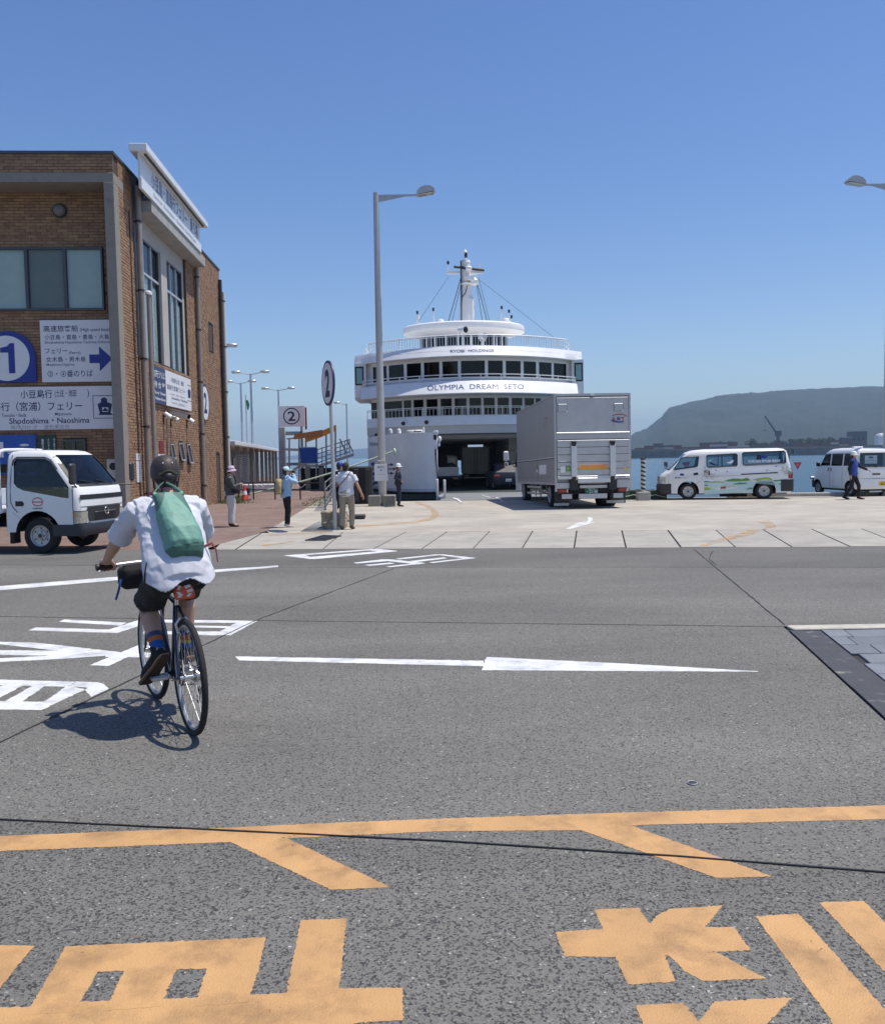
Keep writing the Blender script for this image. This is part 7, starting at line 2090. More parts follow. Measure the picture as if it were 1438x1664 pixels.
def person(label, loc, rz, H, J, top, pants, shoe, hair='hair', sleeve=2.0, yaw=0, pitch=0, voxel=.012, curl=.6, leg=2.0, loose=.018, grip=(None, None), hem=.0, fat=1.0, lw=1.0):
    s = H / 1.65
    J = {k: tuple(V(v)) for k, v in {**POSE, **J}.items()}
    t = thing('person', label, 'person', loc, rz)
    t.scale = (s, s, s)
    b = B('skin')
    Mh = head_shape(b, J, yaw, pitch)
    spine_shape(b, J, 0, fat)
    for q, sd in (('L', -1), ('R', 1)):
        S_, E_, W_ = (V(J[k + q]) for k in ('sh', 'el', 'wr'))
        b.tube([S_, S_.lerp(E_, .4), E_, E_.lerp(W_, .3), W_], [.05, .044, .036, .038, .025], 9)
        hand(b, W_, E_, sd, curl, grip[0 if sd < 0 else 1])
        H_, K_, A_, T_ = (V(J[k + q]) for k in ('hp', 'kn', 'an', 'to'))
        b.tube([H_, H_.lerp(K_, .4), K_, K_.lerp(A_, .3), A_.lerp(K_, .12), A_], [.085, .074, .052, .055, .036, .034], 10)
        b.tube([A_ - (T_ - A_).normalized() * .05 - V((0, 0, .03)), A_, T_], [.03, .036, .025], 8)
    body = remesh(b, 'body', ['skin'], t, voxel, 3)
    face_parts(t, J, Mh)
    fold = lambda p: .006 * noise.noise(p * 9) + .004 * noise.noise(V((p.x * 20, p.y * 20, p.z * 8)))
    b = B(top)
    spine_shape(b, J, loose, fat, 1.03)
    if hem:
        p, h2 = V(J['pelvis']), hem
        b.tube([V(J['waist']), p, p - V((0, 0, h2))], [.14 * fat, .16 * fat, .165 * fat], 16, flat=.78)
    for q in 'LR':
        S_, E_, W_ = (V(J[k + q]) for k in ('sh', 'el', 'wr'))
        if sleeve <= 1: b.tube([S_, S_.lerp(E_, sleeve * .5), S_.lerp(E_, sleeve)], [.062 + loose * .5, .06 + loose * .5, .058 + loose * .6], 10)
        else: b.tube([S_, S_.lerp(E_, .5), E_, E_.lerp(W_, sleeve - 1.06)], [.06 + loose * .5, .054 + loose * .5, .046 + loose * .5, .036 + loose * .4], 10)
    remesh(b, 'shirt', [top], t, voxel, 3, fold)
    b = B(pants)
    P_ = V(J['pelvis'])
    b.tube([P_ + V((0, 0, .09)), P_, P_ - V((0, 0, .07))], [.142 * fat, .162 * fat, .14 * fat], 16, flat=.8)
    for q in 'LR':
        H_, K_, A_ = (V(J[k + q]) for k in ('hp', 'kn', 'an'))
        if leg >= 2: b.tube([H_, H_.lerp(K_, .4), K_, K_.lerp(A_, .4), A_ + (K_ - A_).normalized() * .01], [.094 * min(lw, 1.1), .084 * lw, .066 * lw, .062 * lw, .058 * lw], 12)
        else: b.tube([H_, H_.lerp(K_, .45), H_.lerp(K_, leg)], [.1, .094, .09], 12)
    remesh(b, 'trousers', [pants], t, voxel, 3, fold)
    for q in 'LR':
        A_, T_, K_ = V(J['an' + q]), V(J['to' + q]), V(J['kn' + q])
        d = (T_ - A_); f = d.normalized()
        dn = (A_ - K_).normalized(); dn = (dn - f * dn.dot(f)).normalized()
        b = B(shoe)
        b.tube([A_ - f * .055 + dn * .03, A_ + dn * .025, A_ + f * .09 + dn * .025, T_ + f * .035 + dn * .012], [.036, .046, .042, .026], 10)
        o = remesh(b, 'shoe', [shoe], t, .009, 3)
        B('gum' if shoe != 'cloth_black' else 'black').tube([A_ - f * .07 + dn * .062, A_ + f * .05 + dn * .058, T_ + f * .04 + dn * .035], [.034, .042, .03], 10, flat=1).build('sole', o, 50) if 0 else None
    if hair:
        h = V(J['head'])
        b = B(hair)
        b.ell(h + Mh @ V((0, -.02, .034)), (.085, .096, .098), 16, M=Mh)
        b.ell(h + Mh @ V((0, -.05, -.03)), (.07, .055, .06), 12, M=Mh)
        o = remesh(b, 'hair', [hair], t, .009, 2, lambda p: .004 * noise.noise(p * 60))
        for v in list(o.data.vertices): pass
        me = o.data
        bm = bmesh.new(); bm.from_mesh(me)
        Mi = Mh.inverted()
        kill = [v for v in bm.verts if (Mi @ (v.co - h)).y > .045 and (Mi @ (v.co - h)).z < .055]
        bmesh.ops.delete(bm, geom=kill, context='VERTS'); bm.to_mesh(me); bm.free()
    return t, J, Mh
def strap(t, pts, w, m, name='strap'):
    b = B(m); b.tube(pts, w, 6, flat=.35); return b.build(name, t, 60)
# woman in the pink hat
t, J, Mh = person('person in pink bucket hat and dark jacket looking at a phone near the building', G(376, 856), math.radians(-72), 1.62,
    dict(elR=(.24, .05, 1.08), wrR=(.10, .25, 1.15), elL=(-.24, .05, 1.08), wrL=(-.08, .27, 1.15), head=(0, .05, 1.52)), 'charcoal', 'cream', 'cloth_black', pitch=-.3, hem=.02, loose=.03, fat=1.15, lw=1.4)
h = V(J['head'])
B('pink').lathe([(.135, -.03), (.128, -.022), (.092, .03), (.086, .09), (.05, .115), (0, .12)], 22, h + V((0, 0, .015)), (0, -.15, 1)).build('hat', t, 50)
B('cloth_navy').lathe([(.094, .02), (.093, .045)], 22, h + V((0, 0, .015)), (0, -.15, 1)).build('hat_band', t, 50)
bg = thing('shoulder_bag', 'black shoulder bag hanging at the side of the person in the pink hat', 'bag', G(376, 856), math.radians(-72))
b = B('cloth_black'); b.ell((.22, .12, .98), (.07, .11, .09), 14); remesh(b, 'pouch', ['cloth_black'], bg, .015, 3)
strap(bg, [(.22, .12, 1.03), (.16, .14, 1.2), (-.02, .12, 1.33), (-.13, .0, 1.37), (-.1, -.12, 1.3), (.05, -.15, 1.18), (.2, -.05, 1.06)], .02, 'cloth_black')
ph = thing('phone', 'phone held up by the person in the pink hat', 'phone', G(376, 856), math.radians(-72)); b = B('black'); b.M = Matrix.Translation((0, .33, 1.18)) @ Matrix.Rotation(.6, 4, 'X'); b.box(-.035, .035, -.005, .005, -.07, .07, bev=.003); b.build('case', ph); b2 = B('glass_dark'); b2.M = b.M; b2.box(-.031, .031, -.0065, -.0052, -.064, .064); b2.build('screen', ph)
# woman in the aqua cap taking a picture
t, J, Mh = person('person in aqua cap and pale blue shirt holding a camera up to the face', G(467, 857), math.radians(-62), 1.56,
    dict(elR=(.22, .2, 1.22), wrR=(.07, .20, 1.43), elL=(-.22, .2, 1.2), wrL=(-.07, .21, 1.42), knL=(-.06, .03, .47), anL=(-.05, 0, .085), toL=(-.06, .16, .035), knR=(.06, .03, .47), anR=(.05, 0, .085), toR=(.06, .16, .035)), 'denim', 'cloth_black', 'cream', hem=.08, loose=.035)
h = V(J['head'])
cp = B('aqua').lathe([(.094, -.0), (.096, .03), (.085, .075), (.05, .105), (0, .112)], 20, h + V((0, -.01, .03))).build('cap', t, 50)
b = B('aqua'); b.ell(h + V((0, .11, .035)), (.07, .075, .01), 14); b.build('peak', cp, 60)
cm = thing('camera', 'small black camera held at the face of the person in the aqua cap', 'camera', G(467, 857), math.radians(-62)); B('black').box(-.06, .06, .17, .21, 1.40, 1.48, bev=.01).build('body', cm); B('black').lathe([(.03, 0), (.03, .05), (.024, .05)], 14, (0, .21, 1.44), (0, 1, 0)).build('lens', cm, 40)
bp = thing('backpack', 'straw coloured backpack on the back of the person in the aqua cap', 'backpack', G(467, 857), math.radians(-62))
b = B('straw'); b.loft([[(x * w_, y_ + yy, z_) for x, yy in [(.13 * math.cos(a), .085 * math.sin(a)) for a in [2 * math.pi * i / 16 for i in range(16)]]] for z_, w_, y_ in ((.86, .75, -.2), (.9, 1, -.21), (1.08, 1.05, -.21), (1.2, .85, -.19), (1.26, .45, -.17))])
remesh(b, 'pack', ['straw'], bp, .015, 3, lambda p: .012 * noise.noise(p * 11))
for s in (-1, 1): strap(bp, [(.09 * s, -.14, 1.24), (.12 * s, -.03, 1.36), (.12 * s, .12, 1.26), (.13 * s, .1, 1.05), (.1 * s, -.14, .95)], .018, 'cloth_black')
# man in white polo with a cross-body strap
t, J, Mh = person('person in white polo shirt and khaki trousers walking away beside the boulder', G(564, 860.5), math.radians(-8), 1.65,
    dict(elR=(.30, -.02, 1.08), wrR=(.38, .06, .86), elL=(-.25, .03, 1.08), wrL=(-.20, .22, .98), knR=(.12, .07, .47), anR=(.10, .07, .085), toR=(.12, .22, .035), anL=(-.12, -.05, .085), toL=(-.13, .1, .03), knL=(-.11, .02, .47)), 'shirt_white', 'khaki', 'charcoal', sleeve=.62, loose=.03, hem=.04, fat=1.12, lw=1.15)
cb = thing('crossbody_bag', 'small black bag worn on a strap across the back of the white polo shirt', 'bag', G(564, 860.5), math.radians(-8))
strap(cb, [(-.2, .02, .98), (-.15, -.14, 1.08), (0, -.172, 1.22), (.10, -.12, 1.36), (.13, -.0, 1.43), (.08, .12, 1.33), (-.1, .17, 1.12), (-.2, .08, 1.0)], .022, 'cloth_black')
b = B('cloth_black'); b.ell((-.22, .08, .97), (.06, .1, .09), 12); remesh(b, 'pouch', ['cloth_black'], cb, .015, 3)
# man in a blue cap, mostly hidden
t, J, Mh = person('person in navy shirt and blue and white cap partly hidden behind the white polo', G(554, 848), math.radians(-50), 1.66, dict(), 'cloth_navy', 'cloth_black', 'cloth_black', sleeve=.7, hem=.03)
h = V(J['head'])
cp = B('sign_blue').lathe([(.094, 0), (.097, .03), (.085, .075), (.05, .105), (0, .112)], 20, h + V((0, -.01, .03))).build('cap', t, 50)
B('sign_white').ell(h + V((.03, .075, .085)), (.05, .02, .035), 10).build('cap_front', cp, 60); B('sign_blue').ell(h + V((0, .11, .035)), (.07, .075, .01), 14).build('peak', cp, 60)
# ship's worker
def helmet(t, h, m='sensor_white'):
    o = B(m).lathe([(.125, -.012), (.118, -.0), (.108, .01), (.106, .05), (.09, .10), (.05, .13), (0, .138)], 22, h + V((0, -.005, .025))).build('hard_hat', t, 50)
    B(m).ell(h + V((0, .11, .03)), (.075, .06, .012), 12).build('peak', o, 60); B('black').tube([h + V((s * .09, .01, .02)) if s else h + V((0, .03, -.125)) for s in (-1, 0, 1)], .006, 5).build('chin_strap', o, 50)
t, J, Mh = person('person in dark navy uniform and white hard hat standing by the ferry bow door', G(648, 823), math.radians(-82), 1.57, dict(elR=(.26, -.1, 1.1), wrR=(.16, .1, .98), elL=(-.26, -.1, 1.1), wrL=(-.16, .1, .98)), 'cloth_navy', 'cloth_navy', 'cloth_black', hem=.05)
helmet(t, V(J['head']))
# quay worker in blue vest
t, J, Mh = person('person in blue vest, white hard hat and face mask pointing beside the small van', G(1386, 811.5), math.radians(-128), 1.71,
    dict(elR=(.24, -.08, 1.08), wrR=(.28, -.02, .84), elL=(-.34, .14, 1.14), wrL=(-.52, .34, 1.02), hpL=(-.085, 0, .87), knL=(-.10, .16, .48), anL=(-.11, .16, .085), toL=(-.12, .32, .035), knR=(.09, -.02, .47), anR=(.09, -.26, .10), toR=(.10, -.11, .035)), 'cloth_black', 'cloth_black', 'cloth_black', yaw=.25, curl=.3)
b = B('blue_vest'); spine_shape(b, J, .034, 1.03, 1.05); b.tube([V(J['waist']), V(J['pelvis']) + V((0, 0, .02))], [.16, .165], 16, flat=.8); remesh(b, 'vest', ['blue_vest'], t, .012, 3, lambda p: .006 * noise.noise(p * 10))
helmet(t, V(J['head'])); b = B('sensor_white'); b.ell(V(J['head']) + Mh @ V((0, .07, -.045)), (.052, .045, .045), 12, M=Mh); b.build('mask', t, 60)
# truck driver
t, J, Mh = person('driver in dark jacket sitting at the wheel of the small white truck', tk.matrix_basis @ V((.38, -.22, .52)), HD, 1.65,
    dict(pelvis=(0, -.02, .5), waist=(0, -.04, .62), chest=(0, -.03, .8), neck=(0, 0, .98), head=(0, .05, 1.12), shL=(-.18, 0, .93), shR=(.18, 0, .93), elL=(-.24, .14, .74), elR=(.24, .14, .74), wrL=(-.14, .40, .74), wrR=(.14, .40, .74),
         hpL=(-.09, 0, .48), hpR=(.09, 0, .48), knL=(-.12, .40, .50), knR=(.12, .40, .50), anL=(-.12, .46, .10), anR=(.12, .46, .10), toL=(-.12, .6, .04), toR=(.12, .6, .04)), 'cloth_black', 'cloth_black', 'cloth_black', curl=1.1)
for c_ in (t,): c_.location.z -= .02
# ------------------------------------------------------------------ bicycle
RB, WBB = .352, .97
r0 = G(313, 1193); f0 = G(254, 1136)
hb = (f0 - r0); BZ = math.atan2(-hb.x, hb.y)
BL = V((r0.x, r0.y, r0.z))
LEAN = math.radians(.8)
bk = thing('bicycle', 'dark blue bicycle with silver rims ridden across the road', 'bicycle', BL, BZ, ry=-LEAN)
def bike_wheel(y, st):
    c = V((0, 0, 0))
    w = thing if 0 else None
    M = Matrix.Translation((0, y, RB)) @ Matrix.Rotation(st, 4, 'Z')
    def Tm(b): b.M = M; return b
    ty = Tm(B('tyre')).ring(c, (1, 0, 0), RB - .019, .019, 56, 10).build('wheel', bk, 60)
    b = Tm(B('galvanised')); b.lathe([(RB - .036, -.011), (RB - .05, -.010), (RB - .056, 0), (RB - .05, .010), (RB - .036, .011)], 56, c, (1, 0, 0), closed=False); b.build('rim', ty, 40)
    b = Tm(B('steel'))
    for i in range(28):
        a = 2 * math.pi * i / 28; s = 1 if i % 2 else -1; k = .35 if (i // 2) % 2 else -.35
        b.tube([(s * .028, .02 * math.cos(a + k), .02 * math.sin(a + k)), (0, (RB - .05) * math.cos(a), (RB - .05) * math.sin(a))], .0014, 4, caps=False)
    b.build('spoke', ty, 40, kind='stuff')
    b = Tm(B('chrome')); b.lathe([(.012, -.062), (.012, -.035), (.026, -.034), (.026, -.026), (.014, -.022), (.014, .022), (.026, .026), (.026, .034), (.012, .035), (.012, .062)], 20, c, (1, 0, 0)); b.build('hub', ty, 40)
    return ty
rw = bike_wheel(0, 0)
fwh = bike_wheel(WBB, math.radians(3))
BBp, ST, SD, HT_, HB_ = V((0, .42, .285)), V((0, .245, .78)), V((0, .20, .93)), V((0, .775, .86)), V((0, .81, .70))
b = B('frame_blue')
b.tube([BBp, ST], .0175, 10); b.tube([ST - (ST - BBp) * .03, HT_ - V((0, 0, .03))], .015, 10); b.tube([BBp, HB_], .019, 10); b.tube([HB_ - V((0, -.006, .02)), HT_ + V((0, -.004, .02))], .021, 10)
for s in (-1, 1):
    b.tube([BBp + V((s * .03, 0, 0)), V((s * .055, .2, .30)), V((s * .066, 0, RB))], .0095, 8); b.tube([ST + V((s * .012, -.01, -.03)), V((s * .045, .13, .62)), V((s * .066, 0, RB))], .0085, 8)
    b.box(s * .062, s * .07, -.025, .02, RB - .03, RB + .03)
b.tube([V((-.03, .155, .60)), V((.03, .155, .60))], .008, 6); b.lathe([(.022, -.036), (.022, .036)], 12, BBp, (1, 0, 0))
b.build('frame', bk, 40)
b = B('frame_blue')
b.tube([HB_ + V((0, .0, -.02)), HB_ + V((0, .01, -.04))], .022, 8)
for s in (-1, 1): b.tube([HB_ + V((s * .01, .005, -.03)), HB_ + V((s * .045, .015, -.05)), V((s * .052, WBB - .06, .5)), V((s * .055, WBB, RB))], [.013, .014, .011, .008], 8)
b.build('fork', bk, 40)
bar = B('alu').tube([(-.34, .80, .972), (-.15, .835, .978), (0, .85, .98), (.15, .835, .978), (.34, .80, .972)], .0135, 10).build('handlebar', bk, 40)
B('alu').tube([HT_, HT_ + V((0, .005, .08)), (0, .845, .98)], .016, 8).build('stem', bk, 40)
for s in (-1, 1):
    B('black').tube([(s * .245, .817, .975), (s * .36, .796, .972)], .0185, 12).lathe([(.022, 0), (.024, .012), (0, .013)], 12, (s * .36, .796, .972), (s, -.1, 0)).build('grip', bar, 40)
    b = B('alu'); b.box(s * .20, s * .235, .81, .85, .955, .985, bev=.008); b.tube([(s * .21, .85, .965), (s * .25, .875, .955), (s * .345, .862, .935)], [.008, .007, .006], 6); b.build('brake_lever', bar, 40)
b = B('black'); b.tube([(-.2, .86, .97), (-.12, .98, .93), (-.03, .93, .8), (0, .86, .70)], .0035, 5); b.tube([(.2, .86, .97), (.1, .97, .95), (.02, .86, .82), (.02, .5, .77), (.02, .2, .70)], .0035, 5); b.tube([(-.02, .7, .74), (-.03, .4, .35), (.05, .1, .30)], .003, 4); b.build('cable', bk, 40)
b = B('black'); b.loft([[(x * w_, y_, z_ + zz) for x, zz in ((-.5, -.012), (-.45, .02), (-.2, .034), (.2, .034), (.45, .02), (.5, -.012), (0, -.03))] for y_, w_, z_ in ((.045, .13, .935), (.08, .155, .945), (.14, .14, .94), (.22, .07, .938), (.31, .036, .94), (.335, .02, .93))]); b.build('saddle', bk, 50)
b = B('chrome'); b.tube([ST - V((0, 0, .02)), ST + (SD - ST) * .9], .0136, 10); 
for s in (-1, 1): b.tube([(s * .05, .08, .93), (s * .022, .14, .912), (s * .022, .25, .912), (s * .01, .3, .93)], .0035, 5)
b.box(-.03, .03, .185, .225, .895, .918, bev=.005); b.build('seat_post', bk, 40)
# rim brake, drivetrain
for y, z in ((.155 - .03, .63), (.84, .66)):
    b = B('alu')
    for s in (-1, 1): b.tube([(s * .012, y - .02, z + .07), (s * .042, y - .02, z + .03), (s * .03, y - .01, z - .02)], .009, 6); b.ell((s * .028, y - .01, z - .02), (.012, .02, .012), 8)
    b.build('brake_caliper', bk, 40)
CR = V((0, -.163, .03))
b = B('dark_trim'); b.ring(BBp + V((.045, 0, 0)), (1, 0, 0), .082, .006, 36, 5); 
for i in range(5): b.tube([BBp + V((.045, 0, 0)), BBp + V((.045, .08 * math.cos(i * 1.257), .08 * math.sin(i * 1.257)))], .008, 5)
cr_ = b.build('chainring', bk, 40)
b = B('alu'); b.tube([BBp + V((-.06, 0, 0)), BBp + V((-.07, 0, 0)) + CR], .012, 7); b.tube([BBp + V((.06, 0, 0)), BBp + V((.07, 0, 0)) - CR], .012, 7); b.tube([BBp + V((-.06, 0, 0)), BBp + V((.06, 0, 0))], .014, 8); b.build('crank', bk, 40)
PL_, PR_ = BBp + V((-.125, 0, 0)) + CR, BBp + V((.125, 0, 0)) - CR
for p in (PL_, PR_):
    b = B('steel'); b.box(p.x - .045, p.x + .045, p.y - .05, p.y - .038, p.z - .012, p.z + .012, bev=.004); b.box(p.x - .045, p.x + .045, p.y + .038, p.y + .05, p.z - .012, p.z + .012, bev=.004); b.tube([(p.x - .05, p.y, p.z), (p.x + .05, p.y, p.z)], .012, 8); b.box(p.x - .05, p.x - .04, p.y - .04, p.y + .04, p.z - .01, p.z + .01); b.box(p.x + .04, p.x + .05, p.y - .04, p.y + .04, p.z - .01, p.z + .01); b.build('pedal', bk)
b = B('steel')
for i, r_ in enumerate((.05, .044, .038, .032, .027)): b.lathe([(r_ - .008, -.0015), (r_, -.0015), (r_, .0015), (r_ - .008, .0015)], 26, (.034 + i * .005, 0, RB), (1, 0, 0))
b.build('cassette', bk, 40)
b = B('dark_trim')
for z0, z1 in ((.05, .082), (-.05, -.082)): b.tube([(.046, 0, RB + z0), (.046, .42, .285 + z1)], .004, 5)
b.build('chain', bk, 40)
b = B('chrome'); b.tube([(.07, 0, RB - .02), (.078, -.02, RB - .06), (.06, -.01, RB - .1), (.055, .03, RB - .15)], .012, 6); b.build('derailleur', bk, 40)
b = B('black')
for z, y in ((RB - .09, -.005), (RB - .15, .03)): b.lathe([(.024, -.004), (.024, .004), (0, .004)], 14, (.052, y, z), (1, 0, 0))
b.build('jockey_wheel', bk, 40)
# bags on the bicycle
hbag = thing('handlebar_bag', 'black bag with hanging blue strap strapped to the front of the bicycle', 'bag', BL, BZ, ry=-LEAN)
b = B('cloth_black'); b.box(-.215, .06, .87, 1.0, .79, .965, bev=.04); remesh(b, 'pouch', ['cloth_black'], hbag, .012, 3, lambda p: .006 * noise.noise(p * 14))
b = B('sock_blue'); b.tube([(-.205, .88, .87), (-.225, .87, .80), (-.25, .86, .735)], [.014, .013, .012], 5, flat=.3); b.build('strap', hbag)
sb_ = thing('saddle_bag', 'red and white patterned wedge pouch hanging under the bicycle saddle', 'saddle bag', BL, BZ, ry=-LEAN)
b = B('saddlebag_red'); b.loft([[(-.032, .03, .93), (.032, .03, .93), (.030, .14, .93), (-.030, .14, .93)], [(-.055, .01, .87), (.055, .01, .87), (.04, .15, .88), (-.04, .15, .88)], [(-.062, .012, .835), (.062, .012, .835), (.045, .14, .86), (-.045, .14, .86)], [(-.05, .022, .822), (.05, .022, .822), (.04, .13, .85), (-.04, .13, .85)]]); b.build('pouch', sb_, 40)
b = B('saddlebag_white')
def sbq(pts): b.sheet([(x, (.03 - (.93 - z) * .333 if z > .87 else .01) - .0015, z) for x, z in pts])
for q in ([(-.03, .925), (-.012, .925), (-.028, .885), (-.044, .885)], [(.0, .905), (.032, .91), (.038, .895), (.004, .887)], [(-.052, .872), (-.03, .872), (-.012, .848), (-.032, .842)], [(.01, .878), (.046, .885), (.05, .87), (.014, .862)], [(-.05, .838), (-.026, .838), (-.012, .855), (-.03, .862)], [(.004, .838), (.026, .838), (.044, .858), (.022, .858)]): sbq(q)
b.build('print', sb_, fix=False)
# ------------------------------------------------------------------ cyclist
rd = thing('person', 'cyclist in loose white shirt and brown helmet seen from behind', 'person', BL, BZ, ry=-LEAN)
J = dict(head=(.04, .53, 1.555), neck=(.025, .43, 1.40), chest=(.01, .33, 1.24), waist=(0, .20, 1.08), pelvis=(0, .12, .98), shL=(-.185, .41, 1.345), elL=(-.27, .60, 1.15), wrL=(-.305, .775, 1.02), shR=(.205, .41, 1.345), elR=(.29, .62, 1.14), wrR=(.31, .775, 1.02),
         hpL=(-.09, .13, .96), knL=(-.125, .52, .75), anL=(-.125, .225, .475), toL=(-.17, .37, .335), hpR=(.09, .13, .96), knR=(.12, .52, .82), anR=(.122, .52, .405), toR=(.128, .66, .345))
b = B('skin')
Mh = head_shape(b, J, -.05, .05, .88)
spine_shape(b, J, -.008)
for q, sd in (('L', -1), ('R', 1)):
    S_, E_, W_ = (V(J[k + q]) for k in ('sh', 'el', 'wr'))
    b.tube([S_, S_.lerp(E_, .4), E_, E_.lerp(W_, .3), E_.lerp(W_, .75), W_], [.05, .046, .038, .041, .03, .026], 12)
    # fist closed round the grip
    g0 = V((sd * .305, .806, .972))
    b.ell((W_ + g0) / 2 + V((0, .0, .012)), (.043, .045, .026), 12)
    for i in range(4):
        x = g0.x + (-.033 + i * .022)
        L_ = (.9, 1.0, .97, .85)[i]
        c0 = V((x, g0.y + .0, g0.z))
        pts = [c0 + V((0, math.cos(a) * .030 * L_ + .002, math.sin(a) * .030 * L_)) for a in (2.2, 1.35, .6, -.2, -1.0, -1.8)]
        b.tube([W_ + V(((-.025 + i * .017), .015, .0))] + pts, [.012, .0105, .0105, .0098, .0092, .0088, .007], 8)
    b.tube([W_ + V((-sd * .02, .0, -.005)), g0 + V((-sd * .048, -.02, .005)), g0 + V((-sd * .052, .012, -.022)), g0 + V((-sd * .035, .03, -.028))], [.014, .012, .011, .009], 8)
    H_, K_, A_, T_ = (V(J[k + q]) for k in ('hp', 'kn', 'an', 'to'))
    kb = K_ + (A_ - K_) * .3 + V((0, -.022, 0))
    b.tube([H_, H_.lerp(K_, .4), K_, kb, A_.lerp(K_, .35) + V((0, -.008, 0)), A_.lerp(K_, .1), A_], [.09, .08, .058, .062, .048, .036, .036], 14)
    b.tube([A_ - (T_ - A_).normalized() * .04, A_, T_], [.03, .036, .027], 8)
remesh(b, 'body', ['skin'], rd, .0055, 4)
face_parts(rd, J, Mh @ Matrix.Scale(.88, 3))
h = V(J['head'])
b = B('hair'); b.ell(h + Mh @ V((0, -.026, .0)), (.072, .072, .075), 16); b.ell(h + Mh @ V((0, -.05, -.05)), (.053, .032, .048), 12)
o = remesh(b, 'hair', ['hair'], rd, .007, 2, lambda p: .005 * noise.noise(V((p.x * 90, p.y * 90, p.z * 20))))
# shirt: loose, blown out at the hem, with folds
b = B('shirt_white')
spine_shape(b, J, .028, 1.08, 1.1)
rg_ = []
for (c0, rx, rd_, n0) in (((.01, .36, 1.31), .165, .10, .5), ((.01, .32, 1.25), .190, .122, .5), ((.005, .25, 1.15), .200, .132, .5), ((0, .18, 1.05), .207, .142, .35), ((0, .135, .97), .213, .148, .15), ((.005, .115, .90), .220, .152, .05), ((.01, .105, .80), .226, .152, 0)):
    nn = V((0, -1, n0)).normalized()
    rg_.append([V(c0) + V((rx * math.cos(a), 0, 0)) + nn * rd_ * math.sin(a) for a in [2 * math.pi * i / 24 for i in range(24)]])
b.loft(rg_)
for q in 'LR':
    S_, E_ = V(J['sh' + q]), V(J['el' + q])
    b.tube([V(J['neck']) * .5 + S_ * .5, S_, S_.lerp(E_, .5), S_.lerp(E_, .95), S_.lerp(E_, 1.15)], [.055, .07, .075, .083, .08], 14)
def sfold(p):
    g = lambda q: max(0, 1 - abs(noise.noise(q)) * 3.2)
    a = g(V((p.x * 5, p.y * 5, p.z * 9 + p.x * 7))) ; c = g(V((p.x * 11 + p.z * 9, p.y * 9, p.z * 8 - p.x * 4 + 5)))
    return (.0065 * a + .003 * c - .003) * (.45 if p.z < 1.12 else 1)
def cut_mesh(o, test):
    bm = bmesh.new(); bm.from_mesh(o.data)
    bmesh.ops.delete(bm, geom=[v for v in bm.verts if test(v.co)], context='VERTS'); bm.to_mesh(o.data); bm.free()
    md = o.modifiers.new('t', 'SOLIDIFY'); md.thickness = .004; md.offset = -1
    me = evaluate(o, o.name); o.modifiers.clear(); o.data = me
o = remesh(b, 'shirt', ['shirt_white'], rd, .0065, 5, sfold)
eL, eR = V(J['elL']), V(J['elR'])
def past(p, q):
    S_, E_ = V(J['sh' + q]), V(J['el' + q]); d = E_ - S_
    t_ = (p - S_).dot(d) / d.length_squared
    return t_ > .86 and (p - S_ - d * t_).length < .13 and p.y > .5
cut_mesh(o, lambda p: (p.z < .955 - .075 * math.exp(-((p.x + .12) / .085) ** 2) - .055 * math.exp(-((p.x - .135) / .07) ** 2) and p.y < .32) or (p - V(J['neck'])).length < .058 or past(p, 'L') or past(p, 'R'))
b = B('cloth_black')
b.ell((0, .14, .97), (.16, .15, .11), 16)
for q in 'LR':
    H_, K_ = V(J['hp' + q]), V(J['kn' + q])
    b.tube([H_, H_.lerp(K_, .4), H_.lerp(K_, .72), H_.lerp(K_, .93)], [.105, .098, .09, .088], 14)
    b.tube([H_.lerp(K_, .45) - V((0, 0, .02)), H_.lerp(K_, .62) - V((0, .02, .075))], [.085, .07], 12)
remesh(b, 'shorts', ['cloth_black'], rd, .009, 4, lambda p: .006 * noise.noise(p * 12))
